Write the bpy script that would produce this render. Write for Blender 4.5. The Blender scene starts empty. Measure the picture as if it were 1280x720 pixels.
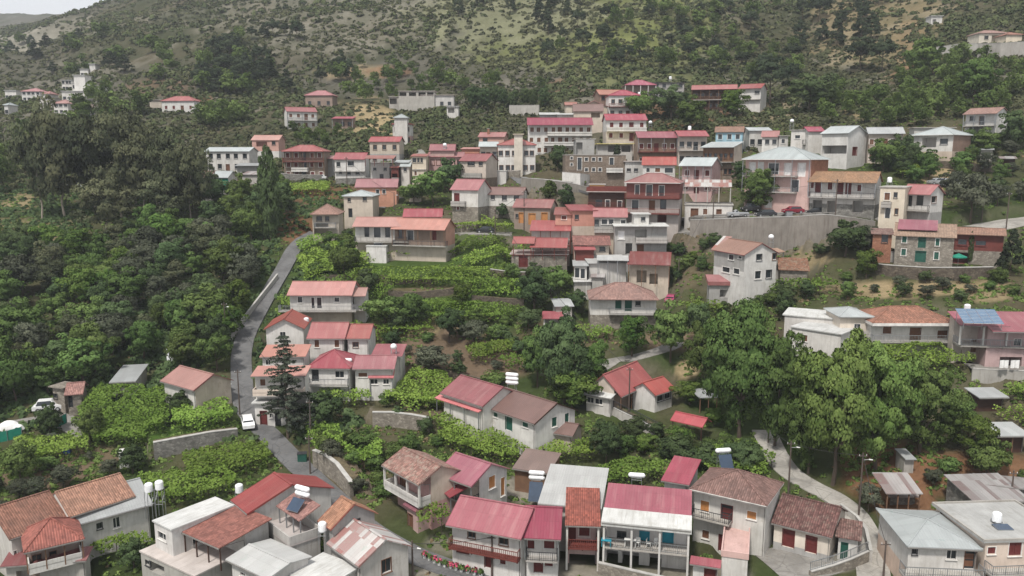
import bpy, math, random
import numpy as np
from mathutils import Matrix, Vector
random.seed(7); RNG = np.random.default_rng(11)
S = bpy.context.scene; COL = S.collection
R = math.radians
# ---------------------------------------------------------------- camera, world, sun, exposure
CZ = 60.0; F = 1004.0; TH = R(9.3); CT, ST = math.cos(TH), math.sin(TH)
cd = bpy.data.cameras.new('camera'); cam = bpy.data.objects.new('camera', cd); COL.objects.link(cam)
cam.location = (0, 0, CZ); cam.rotation_euler = (R(90) - TH, 0, 0)
cd.sensor_width = 36; cd.lens = F / 1280 * 36; cd.clip_start = .5; cd.clip_end = 9000
S.camera = cam
SUN_EL, SUN_AZ = 58, 205           # degrees; azimuth measured from +Y clockwise (behind the camera, to the left)
W = bpy.data.worlds.new('World'); S.world = W; W.use_nodes = True
nt = W.node_tree; bg = nt.nodes['Background']
sky = nt.nodes.new('ShaderNodeTexSky'); sky.sky_type = 'NISHITA'; sky.sun_disc = False
sky.sun_elevation = R(SUN_EL); sky.sun_rotation = R(SUN_AZ); sky.dust_density = 4; sky.air_density = 1.0
cl = nt.nodes.new('ShaderNodeTexNoise'); cl.inputs['Scale'].default_value = 2.2; cl.inputs['Detail'].default_value = 6
cr = nt.nodes.new('ShaderNodeValToRGB'); cr.color_ramp.elements[0].position = .2; cr.color_ramp.elements[1].position = .5
cr.color_ramp.elements[0].color = (.72, .72, .72, 1); cr.color_ramp.elements[1].color = (.95, .95, .95, 1)
mxs = nt.nodes.new('ShaderNodeMixRGB'); mxs.inputs[2].default_value = (10.3, 10.5, 10.9, 1)   # cloud cover over the clear sky
nt.links.new(cl.outputs[0], cr.inputs[0]); nt.links.new(cr.outputs[0], mxs.inputs[0])
nt.links.new(sky.outputs[0], mxs.inputs[1]); nt.links.new(mxs.outputs[0], bg.inputs[0]); bg.inputs[1].default_value = .068
sd = bpy.data.lights.new('sun', 'SUN'); sd.energy = 3.4; sd.angle = R(7); sd.color = (1, .955, .89)
sun = bpy.data.objects.new('sun', sd); COL.objects.link(sun)
_a = R(SUN_AZ); _e = R(SUN_EL)
_d = Vector((math.sin(_a) * math.cos(_e), math.cos(_a) * math.cos(_e), math.sin(_e)))
sun.rotation_euler = _d.to_track_quat('Z', 'Y').to_euler(); sun.location = (0, 0, 300)
S.view_settings.view_transform = 'Standard'; S.view_settings.look = 'None'; S.view_settings.exposure = 0.45; S.view_settings.gamma = 1
S.view_settings.use_curve_mapping = False
S.cycles.max_bounces = 5; S.cycles.diffuse_bounces = 3; S.cycles.transparent_max_bounces = 6; S.cycles.volume_bounces = 0
S.cycles.use_denoising = True

# ---------------------------------------------------------------- materials
MAT = {}
def _new(name):
    m = bpy.data.materials.new(name); m.use_nodes = True
    n = m.node_tree; n.nodes.clear()
    o = n.nodes.new('ShaderNodeOutputMaterial'); b = n.nodes.new('ShaderNodeBsdfPrincipled')
    n.links.new(b.outputs[0], o.inputs[0]); return m, n, b, o
class NB:
    def __init__(s, n): s.n = n; s.L = n.links.new
    def node(s, t, **k):
        x = s.n.nodes.new(t)
        for a, b in k.items(): setattr(x, a, b)
        return x
    def uv(s): return s.node('ShaderNodeUVMap').outputs[0]
    def obj(s): return s.node('ShaderNodeTexCoord').outputs['Object']
    def geo(s): return s.node('ShaderNodeNewGeometry').outputs['Position']
    def mapv(s, v, sc):
        m = s.node('ShaderNodeMapping'); s.L(v, m.inputs[0]); m.inputs['Scale'].default_value = sc; return m.outputs[0]
    def noise(s, v, scale, detail=4, rough=.55):
        t = s.node('ShaderNodeTexNoise'); s.L(v, t.inputs['Vector']); t.inputs['Scale'].default_value = scale
        t.inputs['Detail'].default_value = detail; t.inputs['Roughness'].default_value = rough; return t.outputs[0]
    def ramp(s, f, *st):
        r = s.node('ShaderNodeValToRGB'); e = r.color_ramp.elements
        while len(e) < len(st): e.new(.5)
        for q, (p, c) in zip(e, st): q.position = p; q.color = tuple(c)[:3] + (1,)
        s.L(f, r.inputs[0]); return r.outputs[0]
    def mix(s, f, a, b, mode='MIX'):
        m = s.node('ShaderNodeMixRGB', blend_type=mode)
        for i, x in ((0, f), (1, a), (2, b)):
            if hasattr(x, 'is_output'): s.L(x, m.inputs[i])
            else: m.inputs[i].default_value = x if i == 0 else tuple(x)[:3] + (1,)
        return m.outputs[0]
    def math(s, op, a, b=0):
        m = s.node('ShaderNodeMath', operation=op)
        for i, x in ((0, a), (1, b)):
            if hasattr(x, 'is_output'): s.L(x, m.inputs[i])
            else: m.inputs[i].default_value = x
        return m.outputs[0]
    def bump(s, h, bsdf, st=.4, dist=.05):
        b = s.node('ShaderNodeBump'); b.inputs['Strength'].default_value = st; b.inputs['Distance'].default_value = dist
        s.L(h, b.inputs['Height']); s.L(b.outputs[0], bsdf.inputs['Normal'])
    def orand(s): return s.node('ShaderNodeObjectInfo').outputs['Random']
def vary(q, b, hue=.5, amt=.15):
    """no two roofs or walls were painted alike: a value and fade of its own for every object"""
    l = b.inputs['Base Color'].links[0]; src = l.from_socket; r = q.orand(); h = q.node('ShaderNodeHueSaturation'); q.L(src, h.inputs['Color'])
    q.L(q.math('ADD', q.math('MULTIPLY', r, amt * 2), 1 - amt), h.inputs['Value']); r2 = q.math('FRACT', q.math('MULTIPLY', r, 13.7)); q.L(q.math('ADD', q.math('MULTIPLY', r2, .35), .72), h.inputs['Saturation'])
    r3 = q.math('FRACT', q.math('MULTIPLY', r, 29.3)); q.L(q.math('ADD', q.math('MULTIPLY', r3, .02), .49), h.inputs['Hue']); q.L(h.outputs[0], b.inputs['Base Color'])
def sc(c, k): return tuple(min(1, x * k) for x in c[:3])
def plaster(name, c, dirt=.35, rough=.85):
    m, n, b, o = _new(name); q = NB(n); uv = q.uv(); P = q.geo()
    big = q.noise(P, .55, 5); st = q.noise(q.mapv(uv, (1.6, .22, 1)), 1.0, 5)
    base = q.mix(q.ramp(big, (.35, (0, 0, 0)), (.7, (1, 1, 1))), sc(c, .84), sc(c, 1.06))
    col = q.mix(q.math('MULTIPLY', q.ramp(st, (.5, (0, 0, 0)), (.75, (1, 1, 1))), dirt), base, sc((c[0] * .55, c[1] * .52, c[2] * .48), 1))
    pt = q.noise(P, .9, 7, .7); col = q.mix(q.ramp(pt, (.58, (0, 0, 0)), (.63, (.5, .5, .5))), col, sc((c[0] * .72, c[1] * .70, c[2] * .66), 1))
    fine = q.noise(q.mapv(uv, (5, .5, 1)), 1.0, 4); col = q.mix(q.math('MULTIPLY', q.ramp(fine, (.52, (0, 0, 0)), (.7, (1, 1, 1))), dirt * .6), col, sc((c[0] * .5, c[1] * .47, c[2] * .43), 1))
    q.L(col, b.inputs['Base Color']); b.inputs['Roughness'].default_value = rough; b.inputs['Specular IOR Level'].default_value = .2
    vary(q, b, .5, .08); q.bump(q.noise(P, 6, 4), b, .25, .03); MAT[name] = m
def stone(name, c1, c2, scale=2.2):
    m, n, b, o = _new(name); q = NB(n); uv = q.uv()
    v = q.node('ShaderNodeTexVoronoi'); q.L(q.mapv(uv, (1, 1.5, 1)), v.inputs['Vector']); v.inputs['Scale'].default_value = scale
    v2 = q.node('ShaderNodeTexVoronoi', feature='DISTANCE_TO_EDGE'); q.L(q.mapv(uv, (1, 1.5, 1)), v2.inputs['Vector']); v2.inputs['Scale'].default_value = scale
    hs = q.node('ShaderNodeSeparateColor'); q.L(v.outputs['Color'], hs.inputs[0])
    col = q.mix(hs.outputs[0], c1, c2); col = q.mix(q.ramp(v2.outputs[0], (.0, (1, 1, 1)), (.09, (0, 0, 0))), col, sc(c1, .55))
    col = q.mix(q.ramp(q.noise(q.geo(), .8), (.4, (0, 0, 0)), (.75, (.5, .5, .5))), col, sc(c2, .5))
    q.L(col, b.inputs['Base Color']); b.inputs['Roughness'].default_value = .95; b.inputs['Specular IOR Level'].default_value = .1
    q.bump(v2.outputs[0], b, .6, .08); MAT[name] = m
def tile(name, c, var=.35, old=0):
    m, n, b, o = _new(name); q = NB(n); uv = q.uv(); P = q.geo()
    sp = q.node('ShaderNodeSeparateXYZ'); q.L(uv, sp.inputs[0])
    fx = q.math('FLOOR', q.math('MULTIPLY', sp.outputs[0], 4.0)); fy = q.math('FLOOR', q.math('MULTIPLY', sp.outputs[1], 2.6))
    cb = q.node('ShaderNodeCombineXYZ'); q.L(fx, cb.inputs[0]); q.L(fy, cb.inputs[1])
    wn = q.node('ShaderNodeTexWhiteNoise', noise_dimensions='2D'); q.L(cb.outputs[0], wn.inputs['Vector'])
    col = q.mix(wn.outputs['Value'], sc(c, 1 - var), sc(c, 1 + var))
    col = q.mix(q.ramp(q.noise(P, .5, 6, .65), (.42, (0, 0, 0)), (.7, (.55, .55, .55))), col, sc((c[0] * .45, c[1] * .6, c[2] * .7), 1))
    if old:
        col = q.mix(q.ramp(q.noise(P, 1.6, 6, .7), (.5, (0, 0, 0)), (.62, (old, old, old))), col, (.30, .25, .19))
    wx = q.math('SINE', q.math('MULTIPLY', sp.outputs[0], 25.13)); wy = q.math('FRACT', q.math('MULTIPLY', sp.outputs[1], 2.6))
    h = q.math('ADD', q.math('MULTIPLY', wx, .5), q.math('MULTIPLY', wy, -.7))
    col = q.mix(q.ramp(wx, (.0, (.5, .5, .5)), (.35, (0, 0, 0))), col, sc(c, .45))
    q.L(col, b.inputs['Base Color']); b.inputs['Roughness'].default_value = .8; b.inputs['Specular IOR Level'].default_value = .2
    vary(q, b, .5, .12); q.bump(h, b, .8, .06); MAT[name] = m
def sheet(name, c, c2=None, rib=3.2, amt=.25, rough=.45, stripes=0):
    m, n, b, o = _new(name); q = NB(n); uv = q.uv(); P = q.geo()
    sp = q.node('ShaderNodeSeparateXYZ'); q.L(uv, sp.inputs[0])
    st = q.noise(q.mapv(uv, (1.1, .12, 1)), 1.0, 5, .6); big = q.noise(P, .35, 4)
    c2 = c2 or sc(c, .6)
    col = q.mix(q.ramp(big, (.3, (0, 0, 0)), (.75, (1, 1, 1))), sc(c, .86), sc(c, 1.1))
    col = q.mix(q.math('MULTIPLY', q.ramp(st, (.48, (0, 0, 0)), (.68, (1, 1, 1))), amt), col, c2)
    if stripes:
        fx = q.math('FLOOR', q.math('MULTIPLY', sp.outputs[0], 1.7)); fy = q.math('FLOOR', q.math('MULTIPLY', sp.outputs[1], .22))
        cb = q.node('ShaderNodeCombineXYZ'); q.L(fx, cb.inputs[0]); q.L(fy, cb.inputs[1])
        wn = q.node('ShaderNodeTexWhiteNoise', noise_dimensions='2D'); q.L(cb.outputs[0], wn.inputs['Vector'])
        col = q.mix(q.ramp(wn.outputs['Value'], (stripes, (0, 0, 0)), (stripes + .04, (1, 1, 1))), col, c2)
    fx = q.math('FLOOR', q.math('MULTIPLY', sp.outputs[0], .95)); fy = q.math('FLOOR', q.math('MULTIPLY', sp.outputs[1], .42)); cb = q.node('ShaderNodeCombineXYZ'); q.L(fx, cb.inputs[0]); q.L(fy, cb.inputs[1])
    wn = q.node('ShaderNodeTexWhiteNoise', noise_dimensions='2D'); q.L(cb.outputs[0], wn.inputs['Vector']); col = q.mix(q.ramp(wn.outputs['Value'], (.0, (0, 0, 0)), (1, (.55, .55, .55))), col, sc(c, .72))
    col = q.mix(q.ramp(q.noise(P, 1.4, 7, .72), (.58, (0, 0, 0)), (.66, (.5, .5, .5))), col, sc((c[0] * .55, c[1] * .75, c[2] * .65), 1))
    fr = q.math('FRACT', q.math('MULTIPLY', sp.outputs[0], rib))
    ribh = q.ramp(fr, (.0, (1, 1, 1)), (.12, (0, 0, 0)), (.88, (0, 0, 0)), (1, (1, 1, 1)))
    lap = q.math('FRACT', q.math('MULTIPLY', sp.outputs[1], .42))
    col = q.mix(q.ramp(lap, (.0, (.35, .35, .35)), (.05, (0, 0, 0))), col, sc(c, .6))
    col = q.mix(q.math('MULTIPLY', ribh, .22), col, sc(c, .5))
    q.L(col, b.inputs['Base Color']); b.inputs['Roughness'].default_value = rough; b.inputs['Specular IOR Level'].default_value = .3
    vary(q, b, .5, .16); q.bump(ribh, b, .5, .04); MAT[name] = m
def plain(name, c, rough=.7, metal=0, spec=.3, var=.15):
    m, n, b, o = _new(name); q = NB(n)
    col = q.mix(q.ramp(q.noise(q.geo(), 1.3, 4), (.35, (0, 0, 0)), (.7, (1, 1, 1))), sc(c, 1 - var), sc(c, 1 + var))
    q.L(col, b.inputs['Base Color']); b.inputs['Roughness'].default_value = rough; b.inputs['Metallic'].default_value = metal
    b.inputs['Specular IOR Level'].default_value = spec; MAT[name] = m
def leafmat(name, lo, hi, hv=.1, trans=.25):
    m, n, b, o = _new(name); q = NB(n)
    at = q.node('ShaderNodeAttribute', attribute_name='tint'); r = q.orand()
    col = q.mix(at.outputs['Fac'], lo, hi)
    hsv = q.node('ShaderNodeHueSaturation'); q.L(col, hsv.inputs['Color'])
    q.L(q.math('ADD', q.math('MULTIPLY', r, hv * .35), .5 - hv * .17), hsv.inputs['Hue'])
    r2 = q.math('FRACT', q.math('MULTIPLY', r, 7.31)); q.L(q.math('ADD', q.math('MULTIPLY', r2, .55), .72), hsv.inputs['Value'])
    hsv.inputs['Saturation'].default_value = .95
    d = q.node('ShaderNodeBsdfDiffuse'); t = q.node('ShaderNodeBsdfTranslucent'); mx = q.node('ShaderNodeMixShader')
    q.L(hsv.outputs[0], d.inputs[0]); q.L(hsv.outputs[0], t.inputs[0]); mx.inputs[0].default_value = trans
    q.L(d.outputs[0], mx.inputs[1]); q.L(t.outputs[0], mx.inputs[2]); q.L(mx.outputs[0], o.inputs[0]); MAT[name] = m

plaster('white', (.56, .54, .51), .5); plaster('cream', (.58, .51, .41)); plaster('peach', (.60, .46, .37)); plaster('pinkwall', (.47, .30, .28))
plaster('grey', (.33, .32, .305), .5); plaster('conc', (.37, .35, .32), .6); plaster('red', (.20, .055, .045), .2); plaster('salmon', (.48, .24, .18), .3)
plaster('blue', (.30, .45, .52), .3); plaster('beige', (.47, .40, .33)); plaster('brown', (.25, .18, .14), .3); plaster('oldconc', (.245, .22, .19), .8); plaster('terr', (.42, .37, .34), .4)
plaster('pinkterr', (.55, .33, .29), .3); plaster('whiteroof', (.47, .47, .455), .7); plaster('greyroof', (.36, .36, .35), .4); plaster('dirtywhite', (.50, .48, .45), .6)
stone('stone', (.30, .27, .23), (.17, .15, .125)); stone('greystone', (.26, .25, .23), (.13, .125, .115)); stone('brownstone', (.25, .20, .16), (.16, .125, .10), 3)
stone('brick', (.33, .17, .11), (.24, .11, .075), 3.5); stone('drystone', (.16, .135, .105), (.075, .06, .05), 2.6)
tile('orange', (.33, .155, .105)); tile('redtile', (.29, .105, .08)); tile('browntile', (.205, .105, .078)); tile('oldtile', (.25, .12, .085), .45, .85)
tile('tan', (.29, .165, .105), .2); tile('pinktile', (.30, .155, .118), .25); tile('darktile', (.155, .075, .06), .45, .35)
sheet('crim', (.255, .056, .076), (.33, .15, .15), amt=.7); sheet('pinkred', (.295, .098, .094), (.36, .20, .17), amt=.6); sheet('redsheet', (.265, .07, .062), (.32, .17, .14), amt=.6); sheet('salmonsheet', (.37, .155, .125), (.40, .23, .19), amt=.45)
sheet('silver', (.35, .38, .38), (.25, .26, .25), amt=.45); sheet('whitesheet', (.45, .45, .44), (.30, .29, .27), amt=.5); sheet('rust', (.45, .43, .41), (.25, .075, .06), 2.2, .3, .6, .45)
sheet('darkred', (.165, .04, .042), (.30, .24, .22), 3, .35); sheet('tin', (.33, .31, .30), (.17, .11, .10), 2.5, .6, .55, .75); sheet('brownroof', (.165, .10, .085), (.12, .07, .06))
sheet('awnpink', (.52, .20, .19), None, 1.5); sheet('zinc', (.33, .34, .34), (.2, .19, .18)); sheet('brightred', (.32, .058, .060), (.36, .14, .12), amt=.5); sheet('orangesheet', (.30, .165, .105), amt=.5)
plain('glass', (.025, .03, .035), .12, 0, .6); plain('frame', (.62, .60, .57), .5); plain('shutred', (.115, .024, .022), .55); plain('shutbrown', (.13, .06, .035), .6)
plain('shutgreen', (.015, .075, .055), .6); plain('shutorange', (.38, .17, .06), .6); plain('darkwood', (.055, .028, .02), .7); plain('wood', (.16, .09, .055), .75)
plain('metal', (.30, .31, .32), .4, .6); plain('darkmetal', (.05, .05, .055), .5, .3); plain('redwood', (.13, .035, .028), .6); plain('bluedoor', (.02, .22, .30), .5)
plain('tankwhite', (.72, .73, .74), .35, 0, .5); plain('solar', (.03, .05, .085), .2, 0, .6); plain('tyre', (.02, .02, .02), .8); plain('greenfab', (.012, .17, .115), .7)
def paving(name, c, c2):
    m, n, b, o = _new(name); q = NB(n); P = q.geo(); a = q.noise(P, .35, 6, .65); f = q.noise(P, 3.0, 5); v = q.node('ShaderNodeTexVoronoi', feature='DISTANCE_TO_EDGE'); q.L(P, v.inputs['Vector']); v.inputs['Scale'].default_value = .45
    col = q.mix(q.ramp(a, (.42, (0, 0, 0)), (.5, (.55, .55, .55)), (.62, (1, 1, 1))), sc(c, .8), sc(c, 1.12)); col = q.mix(q.ramp(f, (.5, (0, 0, 0)), (.75, (.6, .6, .6))), col, c2); col = q.mix(q.ramp(v.outputs[0], (0, (.6, .6, .6)), (.025, (0, 0, 0))), col, sc(c, .45))
    q.L(col, b.inputs['Base Color']); b.inputs['Roughness'].default_value = .92; b.inputs['Specular IOR Level'].default_value = .15; q.bump(f, b, .4, .03); MAT[name] = m
paving('asphalt', (.12, .12, .122), (.16, .15, .135)); paving('pave', (.22, .21, .195), (.15, .135, .11)); paving('palepave', (.29, .275, .25), (.20, .18, .15))
plain('kerb', (.36, .35, .33), .9)
plain('soil', (.115, .095, .06), .95, 0, .05, .35); plain('gutter', (.20, .19, .18), .5, .2); plain('bark', (.09, .07, .055), .95, 0, .1); plain('barkpale', (.28, .24, .20), .9, 0, .1); plain('pole', (.085, .065, .055), .85); plain('wire', (.03, .03, .03), .6)
plain('carwhite', (.72, .72, .72), .25, 0, .5, .03); plain('cardark', (.03, .032, .036), .2, 0, .6, .03); plain('carred', (.20, .02, .035), .25, 0, .5, .03); plain('carsilver', (.40, .41, .42), .25, .3, .5, .03)
plain('carmag', (.27, .045, .10), .25, 0, .5, .03); plain('cloth', (.68, .67, .66), .9); plain('plastic', (.62, .62, .60), .5); plain('bluecloth', (.03, .07, .22), .7); plain('flower', (.45, .07, .13), .8, 0, .2, .6); plain('terracotta', (.30, .12, .07), .8)
plain('lamp', (.6, .6, .58), .4); plain('signred', (.40, .035, .035), .5); plain('gold', (.45, .25, .09), .7); plain('purple', (.22, .12, .25), .8); plain('yellow', (.55, .48, .18), .7)
leafmat('leaf', (.052, .090, .024), (.142, .206, .058)); leafmat('leafdark', (.042, .068, .028), (.098, .140, .056)); leafmat('euc', (.048, .060, .034), (.122, .130, .070))
leafmat('pine', (.022, .034, .019), (.060, .076, .042), .06, .1); leafmat('vine', (.115, .190, .028), (.235, .335, .062), .05, .35); leafmat('leafmid', (.066, .115, .026), (.165, .235, .062)); leafmat('cedar', (.045, .058, .042), (.095, .112, .080), .05, .1); leafmat('olive', (.05, .06, .038), (.13, .14, .095))
leafmat('scrubleaf', (.062, .072, .036), (.140, .142, .072), .08, .15); leafmat('hillbush', (.046, .064, .028), (.104, .128, .056), .08, .15); leafmat('bright', (.04, .085, .016), (.14, .20, .045)); leafmat('straw', (.16, .115, .06), (.34, .26, .15), .05, .2)

# ---------------------------------------------------------------- mesh builder
class MB:
    def __init__(s): s.v = []; s.f = []; s.m = []; s.mats = []
    def mi(s, m):
        if m not in s.mats: s.mats.append(m)
        return s.mats.index(m)
    def face(s, pts, m):
        i = len(s.v); s.v += [tuple(p) for p in pts]; s.f.append(tuple(range(i, i + len(pts)))); s.m.append(s.mi(m)); return s
    def box(s, x0, y0, z0, x1, y1, z1, m, skip=''):
        if x0 > x1: x0, x1 = x1, x0
        if y0 > y1: y0, y1 = y1, y0
        if z0 > z1: z0, z1 = z1, z0
        a = [(x0, y0, z0), (x1, y0, z0), (x1, y1, z0), (x0, y1, z0), (x0, y0, z1), (x1, y0, z1), (x1, y1, z1), (x0, y1, z1)]
        for k, q in (('f', (0, 1, 5, 4)), ('r', (1, 2, 6, 5)), ('b', (2, 3, 7, 6)), ('l', (3, 0, 4, 7)), ('t', (4, 5, 6, 7)), ('d', (3, 2, 1, 0))):
            if k not in skip: s.face([a[j] for j in q], m)
        return s
    def slab(s, top, t, m, m2=None):
        n = len(top); bot = [(p[0], p[1], p[2] - t) for p in top]
        s.face(top, m); s.face(bot[::-1], m2 or m)
        for i in range(n):
            j = (i + 1) % n; s.face([top[i], bot[i], bot[j], top[j]], m2 or m)
        return s
    def tube(s, p, q, r0, m, r1=None, n=6, caps=True):
        p, q = Vector(p), Vector(q); r1 = r0 if r1 is None else r1
        d = (q - p); d = d.normalized() if d.length > 1e-6 else Vector((0, 0, 1))
        a = d.orthogonal().normalized(); b = d.cross(a)
        A = [p + (a * math.cos(2 * math.pi * k / n) + b * math.sin(2 * math.pi * k / n)) * r0 for k in range(n)]
        B = [q + (a * math.cos(2 * math.pi * k / n) + b * math.sin(2 * math.pi * k / n)) * r1 for k in range(n)]
        for k in range(n): s.face([A[k], A[(k + 1) % n], B[(k + 1) % n], B[k]], m)
        if caps: s.face(A[::-1], m); s.face(B, m)
        return s
    def dome(s, c, rx, ry, rz, m, n=10, k=5, full=False):
        c = Vector(c); lo = -math.pi / 2 if full else 0
        rows = []
        for j in range(k + 1):
            t = lo + (math.pi / 2 - lo) * j / k
            rows.append([c + Vector((rx * math.cos(t) * math.cos(2 * math.pi * i / n), ry * math.cos(t) * math.sin(2 * math.pi * i / n), rz * math.sin(t))) for i in range(n)])
        for j in range(k):
            for i in range(n): s.face([rows[j][i], rows[j][(i + 1) % n], rows[j + 1][(i + 1) % n], rows[j + 1][i]], m)
        return s
    def capsule(s, p, q, r, m, n=10):
        p, q = Vector(p), Vector(q); d = (q - p).normalized()
        prof = [(-.8 * r, .25), (-.55 * r, .7), (-.2 * r, .95), (0, 1)]
        pts = [(p + d * t, k * r) for t, k in prof] + [(q - d * t, k * r) for t, k in prof[::-1]]
        for (a, ra), (b, rb) in zip(pts, pts[1:]): s.tube(a, b, ra, m, rb, n, False)
        s.tube(pts[0][0] - d * .01, pts[0][0], .001, m, pts[0][1], n, False); s.tube(pts[-1][0], pts[-1][0] + d * .01, pts[-1][1], m, .001, n, False)
        return s
    def build(s, name, parent=None, mat=None, T=None, smooth=False):
        """T: matrix applied to the vertices (block frame -> parent frame); UVs are taken in the block frame, in metres."""
        me = bpy.data.meshes.new(name)
        V = [Vector(v) for v in s.v]
        me.from_pydata([T @ v for v in V] if T is not None else V, [], s.f)
        for m in s.mats: me.materials.append(MAT[m])
        me.polygons.foreach_set('material_index', s.m)
        uvl = me.uv_layers.new(name='UVMap'); out = np.zeros((len(me.loops), 2), np.float32); li = 0
        for f in s.f:
            P = [V[i] for i in f]; n = Vector((0, 0, 0))
            for a, b in zip(P, P[1:] + P[:1]):
                n.x += (a.y - b.y) * (a.z + b.z); n.y += (a.z - b.z) * (a.x + b.x); n.z += (a.x - b.x) * (a.y + b.y)
            if n.length > 0: n.normalize()
            if abs(n.z) > .985: e, t = Vector((1, 0, 0)), Vector((0, 1, 0))
            else:
                e = Vector((-n.y, n.x, 0)).normalized(); t = n.cross(e)
            for p in P: out[li] = (p.dot(e), p.dot(t)); li += 1
        uvl.data.foreach_set('uv', out.ravel())
        if smooth: me.polygons.foreach_set('use_smooth', [True] * len(me.polygons))
        o = bpy.data.objects.new(name, me); COL.objects.link(o)
        if parent is not None: o.parent = parent
        return o
def tag(o, label=None, cat=None, group=None, kind=None):
    if label: o['label'] = label
    if cat: o['category'] = cat
    if group: o['group'] = group
    if kind: o['kind'] = kind
    return o
def empty(name, loc, yaw=0, label=None, cat=None, group=None):
    o = bpy.data.objects.new(name, None); COL.objects.link(o); o.location = loc; o.rotation_euler = (0, 0, yaw); o.empty_display_size = .3
    return tag(o, label, cat, group)

# ---------------------------------------------------------------- terrain
def ray(u, v):
    q = -(v - 360) / F; y = CT + q * ST
    return (u - 640) / F / y, (q * CT - ST) / y          # x per metre of depth, z per metre of depth
def elev(v): q = -(v - 360) / F; return (q * CT - ST) / (CT + q * ST)
COLS = {   # horizontal bearing -> (angle row, depth) pairs that describe the slope along that bearing
 -900: [(720,82),(600,100),(541,112),(490,122),(444,136),(392,151),(320,172),(270,195),(224,240),(196,290),(159,380),(110,620),(60,900),(40,1100),(25,1300),(60,1900),(90,2600)],
 -200: [(720,82),(600,101),(541,112),(490,122),(444,136),(392,151),(320,172),(270,195),(224,238),(196,280),(159,340),(110,460),(75,640),(45,850),(32,1000),(48,1300),(22,1900),(40,2300),(90,2600)],
 20: [(720,82),(600,101),(541,112),(490,122),(444,136),(392,151),(320,172),(270,195),(224,236),(196,272),(159,315),(125,385),(100,450),(70,610),(48,780),(44,900),(60,1200),(17,1900),(34,2300),(90,2600)],
 110: [(720,82),(600,101),(541,112),(490,122),(444,136),(392,151),(320,172),(270,195),(224,236),(196,270),(159,305),(125,360),(95,430),(60,540),(36,650),(25,720),(34,900),(19,1700),(24,1900),(80,2600)],
 200: [(720,82),(600,101),(541,112),(490,122),(444,136),(392,151),(320,172),(270,195),(224,235),(196,267),(159,298),(130,325),(95,385),(60,450),(28,530),(4,640),(-4,720),(20,1200),(60,2600)],
 380: [(720,82),(600,101),(541,113),(490,124),(444,137),(392,152),(320,171),(270,192),(224,230),(196,262),(159,293),(130,317),(95,370),(60,425),(0,520),(-90,680),(-110,800),(0,1500),(60,2600)],
 560: [(720,82),(600,102),(541,115),(490,125),(440,138),(392,150),(320,167),(280,180),(224,217),(190,246),(160,277),(135,310),(100,350),(60,400),(0,480),(-100,640),(-130,800),(0,1500),(60,2600)],
 760: [(720,82),(600,102),(541,115),(490,125),(440,137),(392,150),(357,154),(320,163),(280,178),(250,190),(220,206),(190,231),(176,238),(140,268),(115,300),(60,372),(0,450),(-100,600),(-130,760),(0,1500),(60,2600)],
 920: [(720,82),(600,100),(541,112),(490,122),(440,133),(392,145),(357,149),(320,158),(280,171),(262,178),(220,200),(190,218),(160,240),(128,282),(90,330),(60,365),(0,430),(-100,580),(-130,760),(0,1500),(60,2600)],
 1080: [(720,80),(600,97),(541,107),(470,114),(430,122),(392,133),(345,145),(300,154),(268,163),(230,178),(190,206),(160,222),(130,250),(90,300),(55,340),(0,410),(-100,560),(-130,740),(0,1500),(60,2600)],
 1280: [(720,78),(600,94),(541,103),(470,111),(430,117),(392,128),(345,140),(300,152),(268,163),(230,175),(190,192),(158,202),(100,240),(60,268),(0,320),(-100,440),(-160,620),(0,1500),(60,2600)],
 1500: [(720,78),(600,94),(541,103),(470,111),(430,117),(392,126),(345,138),(300,149),(268,158),(230,168),(190,182),(140,198),(90,225),(40,255),(-20,305),(-120,420),(-180,600),(0,1500),(60,2600)],
 2000: [(720,78),(600,94),(541,103),(470,111),(430,117),(392,126),(345,138),(300,149),(268,158),(230,168),(190,182),(140,198),(90,225),(40,255),(-20,305),(-120,420),(-180,600),(0,1500),(60,2600)],
}
NA, NY = 560, 640
A_LO, A_HI, Y_LO, Y_HI = -1.3, 1.3, 14.0, 2600.0
GA = np.linspace(A_LO, A_HI, NA); GL = np.linspace(math.log(Y_LO), math.log(Y_HI), NY); GY = np.exp(GL)
def _fbm(x, y, seed, oct=5, ridged=False):
    out = np.zeros_like(x); amp = 1.0; tot = 0
    for o in range(oct):
        rs = np.random.default_rng(seed + o * 31); T = rs.random((256, 256))
        fx, fy = x * 2 ** o, y * 2 ** o; ix, iy = np.floor(fx).astype(int), np.floor(fy).astype(int)
        tx, ty = fx - ix, fy - iy; tx = tx * tx * (3 - 2 * tx); ty = ty * ty * (3 - 2 * ty)
        g = lambda i, j: T[i % 256, j % 256]
        n = (g(ix, iy) * (1 - tx) + g(ix + 1, iy) * tx) * (1 - ty) + (g(ix, iy + 1) * (1 - tx) + g(ix + 1, iy + 1) * tx) * ty
        n = n * 2 - 1
        if ridged: n = 1 - 2 * np.abs(n)
        out += n * amp; tot += amp; amp *= .5
    return out / tot
def _gauss(Z, s, ax):
    k = np.exp(-.5 * (np.arange(-3 * s, 3 * s + 1) / s) ** 2); k /= k.sum(); pad = [(0, 0), (0, 0)]; pad[ax] = (3 * s, 3 * s)
    return np.apply_along_axis(lambda r: np.convolve(r, k, 'valid'), ax, np.pad(Z, pad, mode='edge'))
_us = sorted(COLS); _E = []
for _u in _us:
    _p = sorted((math.log(Yv), elev(vv)) for vv, Yv in COLS[_u])
    _p = [(math.log(Y_LO), -46.0 / Y_LO), (math.log(45), -46.5 / 45), (math.log(65), -46.2 / 65)] + _p
    _E.append(np.interp(GL, [a for a, b in _p], [b * math.exp(a) for a, b in _p]))
_E = np.array(_E)                                      # heights per column
_aa = np.array([(u - 640) / F for u in _us])
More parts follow.
